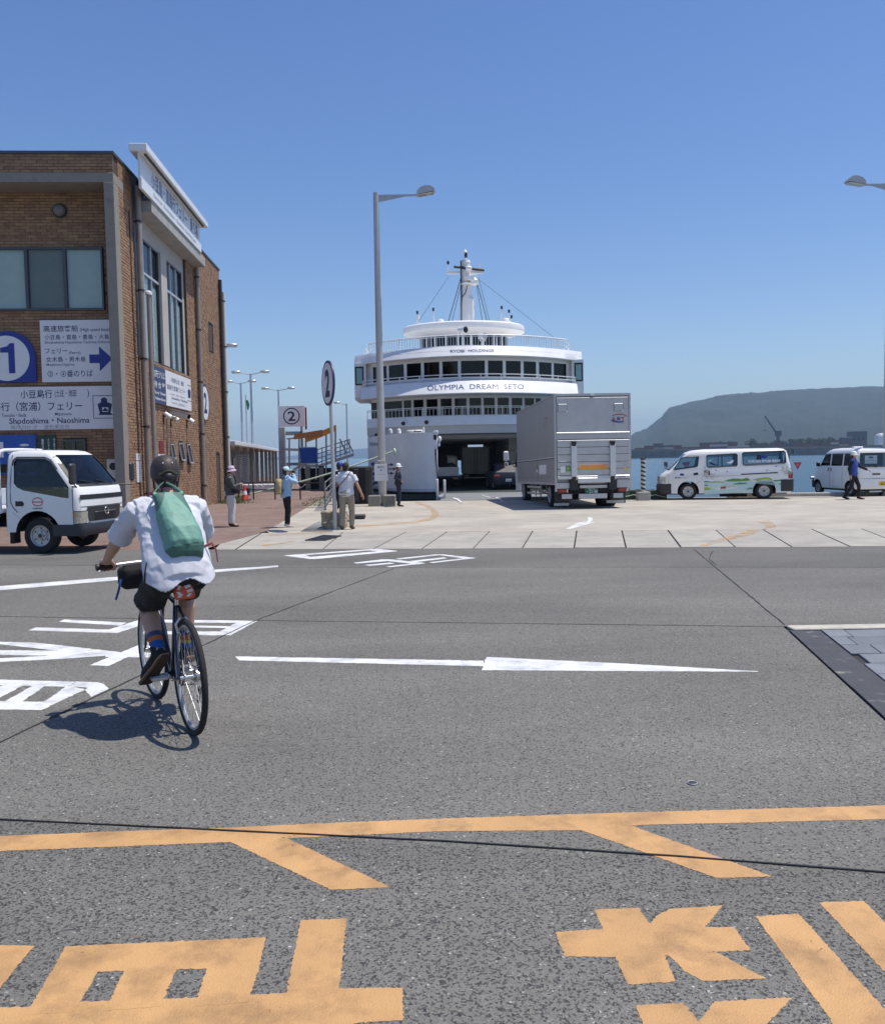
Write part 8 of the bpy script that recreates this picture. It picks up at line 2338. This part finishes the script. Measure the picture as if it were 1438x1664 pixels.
for q in 'LR':
    A_, T_, K_ = V(J['an' + q]), V(J['to' + q]), V(J['kn' + q])
    up = (K_ - A_)
    so = None
    for i, (m, f0_, f1_, r_) in enumerate((('sock_blue', .02, .14, .041), ('sock_yellow' if q == 'R' else 'sock_blue', .13, .2, .041), ('sock_orange', .19, .28, .044), ('slate_blue', .27, .36, .049))):
        off = V((0, -.008, 0))
        o = B(m).tube([A_ + up * f0_ + off * .4, A_ + up * f1_ + off], [r_, r_ + .002], 14, caps=False).build('sock' if so is None else 'sock_band', rd if so is None else so, 60)
        so = so or o
    f = (T_ - A_).normalized(); side = V((1, 0, 0)); dn = f.cross(side).normalized()
    if dn.z > 0: dn = -dn
    if q == 'L' and dn.y > 0: dn = V((0, -abs(dn.y), dn.z))
    b = B('cloth_black')
    b.tube([A_ + up.normalized() * .055, A_ + up.normalized() * .0 + dn * .01, A_ + f * .05 + dn * .02, T_ + dn * .012, T_ + f * .06 + dn * .008], [.044, .05, .047, .043, .028], 14)
    b.tube([A_ - f * .045 + dn * .028, A_ + f * .02 + dn * .03], [.034, .04], 12)
    sh_ = remesh(b, 'shoe', ['cloth_black'], rd, .006, 3)
    b = B('shoe_brown')
    pts = [A_ - f * .075 + dn * .062, A_ - f * .03 + dn * .064, A_ + f * .06 + dn * .058, T_ + dn * .05, T_ + f * .07 + dn * .034, T_ + f * .095 + dn * .02]
    wv_ = [.022, .034, .032, .042, .034, .012]
    rings = [[p + V((-w_, 0, 0)), p + V((w_, 0, 0)), p + V((w_, 0, 0)) + dn * .018, p + V((-w_, 0, 0)) + dn * .018] for p, w_ in zip(pts, wv_)]
    b.loft(rings); b.build('sole', sh_, 40)
    b = B('gum'); b.loft([[p + V((-w_ - .003, 0, 0)) - dn * .008, p + V((w_ + .003, 0, 0)) - dn * .008, p + V((w_ + .003, 0, 0)) + dn * .004, p + V((-w_ - .003, 0, 0)) + dn * .004] for p, w_ in zip(pts, wv_)]); b.build('midsole', sh_, 40)
# helmet
b = B('helmet_brown')
Mq = Matrix.Translation(h + V((0, -.005, .038))) @ Mh.to_4x4() @ Matrix.Diagonal((.80, .96, .93, 1))
b.M = Mq
b.lathe([(.096, -.052), (.112, -.05), (.1165, -.02), (.113, .025), (.096, .068), (.066, .096), (.03, .108), (0, .11)], 32)
hl = b.build('helmet', rd, 50)
b = B('olive'); b.M = Mq; b.tube([(.1185 * math.cos(a), .1185 * math.sin(a), -.006 + .012 * math.cos((a + 1.57) * 5)) for a in [-math.pi / 2 + (i - 8) * .08 for i in range(17)]], .007, 6); b.build('band', hl, 50)
b = B('black'); b.M = Mq; b.ell((0, -.112, -.04), (.046, .024, .034), 12); b.tube([(.1165 * math.cos(a), .1165 * math.sin(a), -.03) for a in [-math.pi / 2 + (i - 6) * .075 for i in range(13)]], .008, 6)
b.M = I4
for s in (-1, 1): b.tube([h + V((s * .082, -.02, -.01)), h + V((s * .075, -.0, -.07)), h + V((s * .03, .06, -.125))], .0055, 5); b.tube([h + V((s * .05, -.105, -.03)), h + V((s * .045, -.085, -.09)), h + V((s * .075, -.01, -.09))], .0055, 5)
b.build('harness', hl, 50)
b = B('letter_white'); b.M = Mq
for s in (-1, 1): b.ell((s * .036, -.098, .058), (.006, .004, .006), 8)
b.build('rivet', hl, 60)
b = B('black'); b.M = Mq
for x in (-.055, 0, .055): b.tube([(x, -.075 + abs(x) * .2, .088 - abs(x) * .3), (x * 1.05, .0, .105 - abs(x) * .35), (x, .08, .085 - abs(x) * .3)], .006, 5)
b.build('vent', hl, 50)
# backpack on the rider
pk = thing('backpack', 'teal green roll top backpack with darker base on the back of the cyclist', 'backpack', BL, BZ, ry=-LEAN)
bx_ = V((.0, .62, .78)).normalized(); on = V((0, -.78, .62)).normalized()
def pring(c, hw, dp, k=18, sq=.55):
    pts = []
    for i in range(k):
        a = 2 * math.pi * i / k
        cx, sy = math.cos(a), math.sin(a)
        pts.append(V(c) + V((.84, 0, 0)) * hw * math.copysign(abs(cx) ** sq, cx) + on * dp * math.copysign(abs(sy) ** .8, sy))
    return pts
prof_ = [((.03, .075, 1.035), .085, .05), ((.028, .05, 1.055), .118, .085), ((.024, .07, 1.12), .138, .112), ((.02, .11, 1.20), .140, .110), ((.010, .165, 1.28), .128, .094), ((.0, .225, 1.36), .118, .072), ((-.008, .262, 1.415), .108, .045), ((-.01, .28, 1.445), .106, .028)]
b = B('teal'); b.loft([pring(*q) for q in prof_])
def pfold(p):
    q = V((p.x * 10 + p.z * 7, p.y * 8, p.z * 6 - p.x * 8))
    return (.009 * max(0, 1 - abs(noise.noise(q * .6)) * 2.4) + .001 * max(0, 1 - abs(noise.noise(q * 1.9)) * 3.5) - .005) * (1 if p.z > 1.15 else .3)
pko = remesh(b, 'pack', ['teal', 'teal_dark'], pk, .006, 6, pfold)
for p in pko.data.polygons:
    c = p.center
    if c.z > 1.335 and abs(c.x + .01) > .10 - (c.z - 1.335) * .62 and (c - V((-.008, .262, 1.4))).dot(on) > -.01: p.material_index = 1
    if (c - V((.03, .07, 1.13))).dot(V((0.1, -.35, -.9))) > .0 + .02 * c.x: p.material_index = 1
b = B('teal'); b.tube([V((-.10, .275, 1.452)), V((-.05, .268, 1.436)), V((.03, .262, 1.43)), V((.082, .275, 1.45))], [.017, .019, .019, .017], 10); b.build('roll_top', pk, 50)
b = B('teal_dark')
for s, x in ((-1, -.096), (1, .079)): b.tube([V((x, .275, 1.45)), V((x * .82, .31, 1.47)), V((x * .45, .345, 1.50)), V((x * .1, .38, 1.52))], [.015, .012, .010, .007], 7, flat=.6)
b.build('side_strap', pk, 50)
b = B('maroon')
for s in (-1, 1): b.tube([V((s * .05, .34, 1.475)), V((s * .09, .40, 1.455)), V((s * .13, .50, 1.40)), V((s * .14, .50, 1.28)), V((s * .16, .38, 1.13)), V((s * .15, .18, 1.08))], .015, 6, flat=.35)
b.tube([V((.15, .135, 1.115)), V((.20, .10, 1.14)), V((.225, .10, 1.10)), V((.228, .085, 1.02))], [.013, .011, .008, .006], 6, flat=.5); b.build('shoulder_strap', pk, 50)
b = B('black'); b.tube([V((-.12, .14, 1.10)), V((-.19, .12, 1.05)), V((-.21, .10, .98)), V((-.215, .10, .92))], .006, 5); b.build('cord', pk, 50)
b = B('teal_dark'); p = V((.05, .0, 0)); M = basis(V((.06, .115, 1.21)) + on * .118, (1, 0, 0), (0, .62, .78)); 
# ------------------------------------------------------------------ street furniture
def lamp_post(label, base, h, arm, hand_=1, base_blocks=True, group=None):
    t = thing('lamp_post', label, 'lamp post', base, 0, group)
    B('pole_grey').tube([(0, 0, 0), (0, 0, h * .3), (0, 0, h)], [.155, .14, .105], 14).lathe([(.2, 0), (.2, .03), (.16, .05)], 14).build('pole', t, 40)
    b = B('galvanised'); s = hand_
    b.box(0, s * arm, -.03, .03, h - .14, h - .08); b.add([(s * .1, -.02, h - .14), (s * .1, .02, h - .14), (s * .1, .02, h - .34), (s * .1, -.02, h - .34), (s * arm * .75, -.02, h - .14), (s * arm * .75, .02, h - .14)], [(0, 3, 4), (1, 5, 2), (3, 2, 5, 4), (0, 1, 2, 3), (0, 4, 5, 1)])
    a = b.build('arm', t)
    pr = [(.0, -.02), (.04, .1), (.16, .2), (.36, .25), (.56, .21), (.68, .10), (.70, -.0)]
    hd = B('pole_grey'); hd.M = Matrix.Translation((s * arm, 0, h - .11)) @ Matrix.Rotation(s * math.radians(-9), 4, 'Y')
    hd.prism(pr, -.19, .19, F=lambda a_, c, q: (s * a_, q * (1 - .0 * a_), c)); o = hd.build('lamp_head', t, 50)
    l = B('lens'); l.M = hd.M; l.box(s * .06, s * .66, -.17, .17, -.05, -.021, bev=.02); l.build('diffuser', o, 40)
    return t
base = G(622, 822)
top = AT(606, 313, base.y)
lp = lamp_post('tall grey lamp post on a concrete foot in front of the ferry', base, top.z - base.z, 1.5)
b = B('concrete_old')
for s in (-1, 1): b.box(s * .05 if s > 0 else -.52, .5 if s > 0 else -.05, -.42, .1, -.05, .42, bev=.03)
b.build('footing', lp)
B('chrome').box(-.15, .15, -.16, -.1, 1.2, 1.24).box(-.15, .15, -.16, -.1, 1.7, 1.74).build('clamp', lp)
nb = thing('notice_board', 'small white notice plate clamped to the foot of the tall lamp post', 'sign', base)
B('sign_white').box(-.27, .22, -.19, -.17, .95, 1.58, bev=.004).build('panel', nb)
b = B('letter_navy'); M = basis((0, -.1925, 0), (1, 0, 0), (0, 0, 1)); letters(b, '乗船口', -.03, 1.47, .26, .09, M, 'letter_navy'); b.sheet([(-.05, -.1925, 1.38), (.01, -.1925, 1.38), (-.02, -.1925, 1.30)]); letters(b, 'Boarding Gate', -.03, 1.2, .3, .05, M, 'print_grey'); b.build('lettering', nb, fix=False)
lamp_post('tall lamp post at the right edge with its lamp head reaching left over the quay', V((AT(1442.5, 640, 34.4).x, 34.4, gz(34.4))), 1.62 + 421 * 34.4 / 1440 + .3, 1.0, -1)
def twin_lamp(label, px, py, Yd, span, single=0, xoff=0):
    top = AT(px, py, Yd)
    t = thing('lamp_post', label, 'lamp post', (top.x + xoff, Yd, gz(Yd)), 0)
    h = top.z - gz(Yd)
    B('galvanised').tube([(0, 0, 0), (0, 0, h * .35), (0, 0, h * .36), (0, 0, h)], [.17, .15, .11, .08], 10).build('pole', t, 40)
    for s in ((-1, 1) if not single else (single,)):
        a = B('galvanised').tube([(0, 0, h - .1), (s * span * .5, 0, h + .02), (s * span * .8, 0, h + .1)], .05, 7).build('arm', t, 40)
        b = B('galvanised'); b.box(s * span * .75, s * (span * .75 + .75), -.16, .16, h + .06, h + .26, bev=.07); o = b.build('lamp_head', t, 40)
        B('lens').box(s * (span * .75 + .1), s * (span * .75 + .68), -.12, .12, h + .03, h + .062).build('diffuser', o)
    return t
twin_lamp('twin armed silver lamp post, tallest of those behind the low pier shed', 407, 607, 74, 1.1)
twin_lamp('twin armed silver lamp post half hidden beside the tallest one behind the shed', 391, 622, 84, .95)
twin_lamp('twin armed lamp post directly above the square number sign', 452, 633, 92, 1.3)
twin_lamp('single armed distant lamp post over the ferry gangway', 563, 656, 104, 1.0, -1)
twin_lamp('lamp post hidden by the terminal building, its lamp head sticking out past the corner', 366, 565, 56, .35, 1, -.25)
t = thing('flag_pole', 'thin pole with a furled green flag between the distant lamp posts', 'pole', (AT(399, 640, 80).x, 80, gz(80)))
B('galvanised').tube([(0, 0, 0), (0, 0, AT(399, 641, 80).z - gz(80))], .05, 8).build('shaft', t); hz = AT(402, 650, 80).z - gz(80)
B('plate_green').tube([(.12, 0, hz), (.2, 0, hz - .4), (.17, 0, hz - .9)], [.1, .16, .05], 7, flat=.5).build('flag', t, 50)
# round number sign on its leaning pole
base = G(545, 861)
sp = thing('number_sign', 'round white number 2 sign on a tall grey pole beside the boulder', 'sign', base)
dc = AT(533.3, 622.5, base.y) - base; pt_ = AT(537.6, 658, base.y) - base
B('pole_grey').tube([(0, 0, -.02), (pt_.x, 0, pt_.z), (dc.x - .0, .05, dc.z + .4)], [.052, .045, .04], 12).lathe([(.09, 0), (.09, .02), (.055, .03)], 12).build('pole', sp, 40)
nrm = V((-.925, -.38, 0))
M = basis(dc, nrm.cross(V((0, 0, 1))) * -1, (0, 0, 1))
b = B('letter_navy'); b.M = M; b.lathe([(0, -.022), (.545, -.022), (.55, 0), (.545, .022), (0, .022)], 44); b.build('rim', sp, 40)
for s, n in ((1, 'face'), (-1, 'back_face')):
    b = B('sign_white'); b.M = M; b.lathe([(.49, s * .0235), (0, s * .0235)], 44); fc = b.build(n, sp, fix=True)
    b = B('letter_navy'); M2 = M if s > 0 else M @ Matrix.Rotation(math.pi, 4, 'Y'); letters(b, '2', 0, 0, .42, .68, M2, 'letter_navy', .04, .025); b.build('numeral', fc, fix=False)
# boulder
base = G(538, 861)
bo = thing('boulder', 'rough tan boulder with a flat top standing behind the round sign pole', 'rock', base)
b = B('rock'); b.box(-.24, .30, .22, 1.0, -.05, .44)
o = remesh(b, 'stone', ['rock'], bo, .03, 5, lambda p: .055 * noise.fractal(p * 5, 1, 2, 4) + .03 * noise.noise(p * 13))
ws = thing('wheel_stop', 'dark grey block lying on the concrete behind the white polo shirt', 'wheel stop', G(583, 844)); B('dark_trim').box(-.2, .16, 0, .5, 0, .12, bev=.02).build('block', ws); B('dark_trim').box(-.19, .15, -.012, 0, .02, .09).build('front_pad', ws)
# grey railing by the steps
ra = thing('railing', 'grey tubular handrail along the walkway edge beside the number sign pole', 'railing', G(529, 830))
o0, o1 = G(529, 830), G(551, 795)
d = o1 - o0; d.z = 0
for i in range(5): p = d * (i / 4); B('rail_grey').tube([p, p + V((0, 0, 1.0))], .032, 8).build('post', ra, 40)
for z in (.98, .72, .46, .22): B('rail_grey').tube([V((0, 0, z)), d + V((0, 0, z))], .024, 8).build('rail', ra, 40)
# black barrier fence with rope, cone
f0, f1 = G(388, 811), G(529, 812)
fe = thing('barrier_fence', 'low black metal barrier across the brick walkway', 'fence', f0)
d = f1 - f0; d.z = 0
for px in (388, 413.5, 449.5, 490, 528): p = d * ((px - 388) / 141); B('black').tube([p, p + V((0, 0, .82))], .035, 8).build('post', fe, 40)
for z in (.78, .45): B('black').tube([V((0, 0, z)), d + V((0, 0, z))], .03, 6).build('rail', fe, 40)
for i, px in enumerate((424, 433, 492)):
    p = d * ((px - 388) / 141); b = B('cream'); b.tube([p + V((-.2, -.06, .72)), p + V((0, -.06, .55)), p + V((.2, -.06, .72))], .02, 5); b.build('chain', fe, 40)
wbx = G(420, 800)
t = thing('barrier_block', 'white painted block barrier on the walkway behind the black fence', 'barrier', wbx); B('sign_white').box(-1.0, 1.1, 0, .3, 0, .5, bev=.05).build('block', t); B('concrete').box(-1.05, 1.15, -.03, .33, -.02, .06).build('base', t)
co = thing('traffic_cone', 'red traffic cone with a white band by the black fence', 'traffic cone', G(398, 813))
B('red').lathe([(.17, .03), (.15, .06), (.035, .72), (.0, .73)], 18).build('cone', co, 40); B('letter_white').lathe([(.115, .27), (.082, .45)], 18).build('band', co); B('black').box(-.22, .22, -.22, .22, 0, .035, bev=.01).build('base', co)
# mooring rope
pa = G(402, 805); pb = AT(641, 734, 46.4)
ro = thing('mooring_rope', 'long pale green mooring rope stretched from the walkway to the ferry', 'rope', pa)
b = B('rope'); n = 24; b.tube([(pb - pa) * (i / n) - V((0, 0, .18 * math.sin(math.pi * i / n))) + V((0, 0, .05)) for i in range(n + 1)], .04, 8); b.build('strand', ro, 60)
B('dark_trim').lathe([(.2, -.05), (.16, .05), (.14, .3), (.22, .36), (.2, .42), (0, .44)], 16).build('bollard', ro, 40)
B('rope').ring(pb - pa, (1, .2, 0), .14, .05, 16, 8).build('eye', ro, 60)
# black rubber fender at the quay edge
p = G(590, 819)
t = thing('rubber_fender', 'tall black rubber fender block on the quay beside the bow door', 'fender', (p.x, p.y, gz(p.y)))
b = B('fender_black'); b.box(-.9, .36, 0, .7, -.02, 1.5, bev=.06); b.build('block', t)
for x in (-.7, -.25, .2): B('dark_trim').box(x - .1, x + .1, -.04, 0, .1, 1.4, bev=.02).build('rib', t)
# striped post, tarpaulin heaps, pennants
p = G(1045, 813)
st = thing('striped_post', 'black and yellow striped post standing in a pale concrete block', 'post', p)
B('concrete').box(-.24, .24, -.2, .2, 0, .33, bev=.02).build('block', st)
hgt = AT(1045, 747, p.y).z - p.z
B('saddlebag_white').tube([(0, 0, .33), (0, 0, hgt)], .085, 14).build('shaft', st, 40)
z = .38
while z < hgt - .12:
    b = B('black')
    for i in range(14):
        a0, a1 = 2 * math.pi * i / 14, 2 * math.pi * (i + 1) / 14
        zz = lambda a: z + .085 * (a / math.pi if a <= math.pi else 2 - a / math.pi) * .9
        b.add([(.087 * math.cos(a0), .087 * math.sin(a0), zz(a0)), (.087 * math.cos(a1), .087 * math.sin(a1), zz(a1)), (.087 * math.cos(a1), .087 * math.sin(a1), zz(a1) + .075), (.087 * math.cos(a0), .087 * math.sin(a0), zz(a0) + .075)], [(0, 1, 2, 3)])
    z += .165
    b.build('stripe', st)
B('black').lathe([(.095, 0), (.1, .05), (.03, .09), (0, .09)], 12, (0, 0, hgt)).tube([(.02, 0, hgt + .05), (.13, 0, hgt + .1)], .02, 5).build('cap', st, 40)
for px, w, lb in ((1029, .55, 'left'), (1064, .5, 'right')):
    q = G(px, 812); q.y += .25
    t = thing('covered_heap', 'low heap under dark green sheeting on the ' + lb + ' of the striped post', 'heap', q)
    b = B('tarp_green'); b.box(-w, w, -.25, .3, -.02, .38); remesh(b, 'sheet', ['tarp_green'], t, .04, 5, lambda p_: .05 * noise.noise(p_ * 4)); 
    B('rope').tube([(-w * .9, -.3, .1), (0, -.31, .2), (w * .9, -.3, .08)], .012, 5).build('cord', t)
YR = 36.0
pts = [AT(1046, 750, 35.0), AT(1115, 750, YR), AT(1296, 751, YR), AT(1445, 750, YR)]
t = thing('pennant_rope', 'thin rope strung behind the vans holding red pennants', 'rope', pts[0]); B('cream').tube([p - pts[0] for p in pts], .006, 4).build('strand', t)
for px, lb in ((1115, 'seen through the front window of the painted minivan'), (1296, 'hanging over the water between the two vans')):
    p = AT(px, 751, YR); f = thing('warning_pennant', 'small red triangular pennant ' + lb, 'pennant', p)
    B('red').prism([(-.17, 0), (.17, 0), (0, -.30)], -.004, .004, F=lambda a, c, q: (a, q, c)).build('cloth', f)
    b = B('letter_white'); letters(b, '止', 0, -.09, .1, .1, basis((0, -.006, 0), (1, 0, 0), (0, 0, 1)), 'letter_white'); b.build('lettering', f, fix=False)
# low pier shed
n0, n1 = AT(372, 720, 46), AT(452, 738, 90)
dv = (n1 - n0); dv.z = 0; LN = dv.length; az = math.atan2(-dv.x, dv.y)
zg = gz(46) - .05
sh_ = thing('pier_shed', 'long low pier shed with white roof edge and open columns behind the terminal', 'building', (n0.x, 46, zg), az)
B('canopy_roof').box(-7, .35, -.3, LN, 2.74, 2.96, bev=.02).build('roof', sh_)
B('shade_wall').box(-6.8, -2.4, .2, LN - .2, -.3, 2.735).build('wall', sh_)
for i in range(10): B('concrete_old').box(-.22, .02, .4 + i * 4.6, .66 + i * 4.6, -.3, 2.735).build('column', sh_)
for i in range(9):
    w = B('window_frame').box(-2.41, -2.35, 1.2 + i * 4.6, 3.4 + i * 4.6, .5, 2.2).build('window', sh_)
    for j in range(2): B('blind').box(-2.349, -2.342, 1.3 + i * 4.6 + j, 2.1 + i * 4.6 + j, .55, 2.15).build('pane', w)
p0 = G(406, 790)
t = thing('white_handrail', 'pale handrail in front of the pier shed columns', 'railing', (p0.x, 50, gz(50)), az)
for i in range(6): B('cream').tube([(0, i * 1.6, 0), (0, i * 1.6, 1.0)], .03, 6).build('post', t)
for z in (.98, .55): B('cream').tube([(0, 0, z), (0, 8, z)], .025, 6).build('rail', t)
p0, p1 = AT(382.5, 739, 44.5), AT(405, 787, 44.5)
t = thing('louvre_screen', 'grey slatted screen panel standing at the near end of the pier shed', 'screen', (p0.x, 44.5, p1.z))
w, h = p1.x - p0.x, p0.z - p1.z
B('galvanised').box(0, .05, 0, .06, -.15, h).box(w - .05, w, 0, .06, -.15, h).box(.05, w - .05, 0, .06, h - .05, h).box(w / 2 - .02, w / 2 + .02, -.01, .05, 0, h - .05).build('frame', t)
for i in range(14): B('galvanised').box(.05, w - .05, .01, .04, .05 + i * (h - .12) / 14, .05 + i * (h - .12) / 14 + .06).build('slat', t)
# square number sign on its pier tower, boarding bridge
YT = 60.0
def L3(px, py, y=YT): return AT(px, py, y)
o_ = L3(461, 793); o_.z = gz(YT)
tw = thing('sign_tower', 'grey steel tower beside the gangway carrying the square number sign', 'tower', o_)
zt_ = L3(461, 694).z - o_.z
B('pole_grey').box(-.22, .2, -.2, .2, -.1, zt_, bev=.02).box(.25, 1.35, -.1, .1, zt_ - .55, zt_ - .3).build('column', tw)
B('galvanised').box(1.25, 1.4, -.1, .1, -.1, zt_ + .3).box(.25, 1.25, -.08, .08, zt_ - 2.6, zt_ - 2.4).build('frame', tw)
a, c = L3(453.5, 660), L3(497, 693)
ns = thing('square_number_sign', 'square white sign with a circled number 2 above the gangway', 'sign', (a.x, YT - .35, c.z))
w, h = c.x - a.x, a.z - c.z
B('sign_white').box(0, w, -.03, .12, 0, h, bev=.01).build('panel', ns); B('maroon').box(w - .02, w + .1, .13, .2, -.2, h * .92).build('side_post', ns)
M = basis((w * .5, -.034, h * .5), (1, 0, 0), (0, 0, 1))
b = B('letter_navy'); oc = circle(0, 0, h * .40, 40); ic = circle(0, 0, h * .345, 40)
b.add([M @ V((x, y, 0)) for x, y in oc + ic], [(i, (i + 1) % 40, 40 + (i + 1) % 40, 40 + i) for i in range(40)]); b.build('ring', ns, fix=False)
b = B('letter_navy'); letters(b, '2', 0, 0, h * .36, h * .46, M, 'letter_navy', .02); b.build('numeral', ns, fix=False)
YG = 57.0
go = L3(500, 790, YG); go.z = gz(YG)
gw = thing('boarding_gangway', 'steel boarding gangway with orange canopy and sloping railings', 'gangway', go)
Q = lambda px, py, dy=0: L3(px, py, YG + dy) - go
b = B('galvanised')
for dy in (0, 1.8):
    for px, y0, y1 in ((470, 790, 712), (486, 788, 706), (497, 770, 706), (514, 780, 703), (530, 770, 698), (545, 750, 692)): b.tube([Q(px, y0, dy), Q(px, y1, dy)], .06, 6)
    b.tube([Q(463, 730, dy), Q(487, 731, dy)], .08, 6); b.tube([Q(466, 712, dy), Q(487, 711, dy)], .08, 6)
b.build('support', gw, 40)
b = B('orange'); b.loft([[Q(px, py, dy) for dy, py in ((-.15, y - 1), (2.0, y - 1), (2.0, y + 6), (-.15, y + 9))] for px, y in ((497, 710), (520, 702), (546, 691))]); b.build('canopy_beam', gw)
b = B('canopy_brown'); b.loft([[Q(px, y, -.3), Q(px, y, 2.2), Q(px, y + 3, 2.2), Q(px, y + 9, -.3)] for px, y in ((478, 705), (500, 702), (524, 698))]); b.build('canopy_roof', gw)
b = B('board_blue'); a, c = Q(487.5, 728, -.1), Q(515, 752, -.1); b.box(a.x, c.x, a.y - .06, a.y, c.z, a.z, bev=.01); bb = b.build('blue_board', gw)
b = B('galvanised'); b.box(a.x - .06, c.x + .06, a.y - .05, a.y + .02, a.z, a.z + .06); b.box(a.x - .06, c.x + .06, a.y - .05, a.y + .02, c.z - .07, c.z); b.build('board_frame', bb)
b = B('galvanised'); b.loft([[Q(px, y, dy) for dy, y in ((0, y_ - 2), (1.8, y_ - 2), (1.8, y_ + 3), (0, y_ + 3))] for px, y_ in ((470, 768), (488, 756), (518, 757), (575, 738))]); b.build('walkway', gw)
for dy, n in ((0, 'railing'), (1.8, 'railing')):
    b = B('pole_grey')
    for k in range(4): b.tube([Q(516, 752 - k * 7.2, dy), Q(568, 734 - k * 6.6, dy)], .035, 5)
    for i in range(8):
        t_ = i / 7; b.tube([Q(516 + 52 * t_, 756 - 19 * t_, dy), Q(516 + 52 * t_ , 729 - 16 * t_, dy)], .035, 5)
    b.tube([Q(552, 713, dy), Q(563, 737, dy)], .05, 5); b.tube([Q(563, 714, dy), Q(574, 735, dy)], .05, 5)
    b.build(n, gw, 40)
b = B('underbody'); a, c = Q(488, 760, .3), Q(535, 792, .3); b.box(a.x, c.x, a.y, a.y + 1.4, -.1, a.z - .05); b.build('machinery', gw)
b = B('concrete_old'); 
for px in (500, 522): a = Q(px, 757, .1); b.box(a.x - .15, a.x + .15, a.y - .1, a.y + .3, -.2, a.z)
b.build('pier', gw)
b = B('galvanised')
for i in range(7):
    a, c = Q(488 - i * 2.6, 756 + i * 4.2, .2), Q(488 - i * 2.6, 756 + i * 4.2, 1.4); b.box(a.x - .14, a.x + .12, a.y, c.y, a.z - .03, a.z)
b.build('step', gw)
# manhole speck on the road
mh = thing('drain_cover', 'small dark round metal cover set in the asphalt right of the yellow lines', 'cover', G(1125, 1274)); B('dark_trim').lathe([(.022, .0), (.022, .006), (.018, .008), (0, .008)], 14).build('lid', mh, 40); B('galvanised').ring((0, 0, .005), (0, 0, 1), .024, .003, 18, 5).build('rim', mh)
# ------------------------------------------------------------------ air between here and the mountain
m = bpy.data.materials.new('haze')
m.use_nodes = True
k = m.node_tree
k.nodes.remove(k.nodes['Principled BSDF'])
v = k.nodes.new('ShaderNodeVolumePrincipled')
v.inputs['Color'].default_value = (0.50, 0.73, 1.0, 1)
v.inputs['Density'].default_value = 0.00013
v.inputs['Anisotropy'].default_value = 0.0
k.links.new(v.outputs[0], k.nodes['Material Output'].inputs['Volume'])
MATS['haze'] = m
hz_ = B('haze').box(-9500, 9500, -300, 11500, SEA - 1.0, 420).build('haze', kind='stuff')
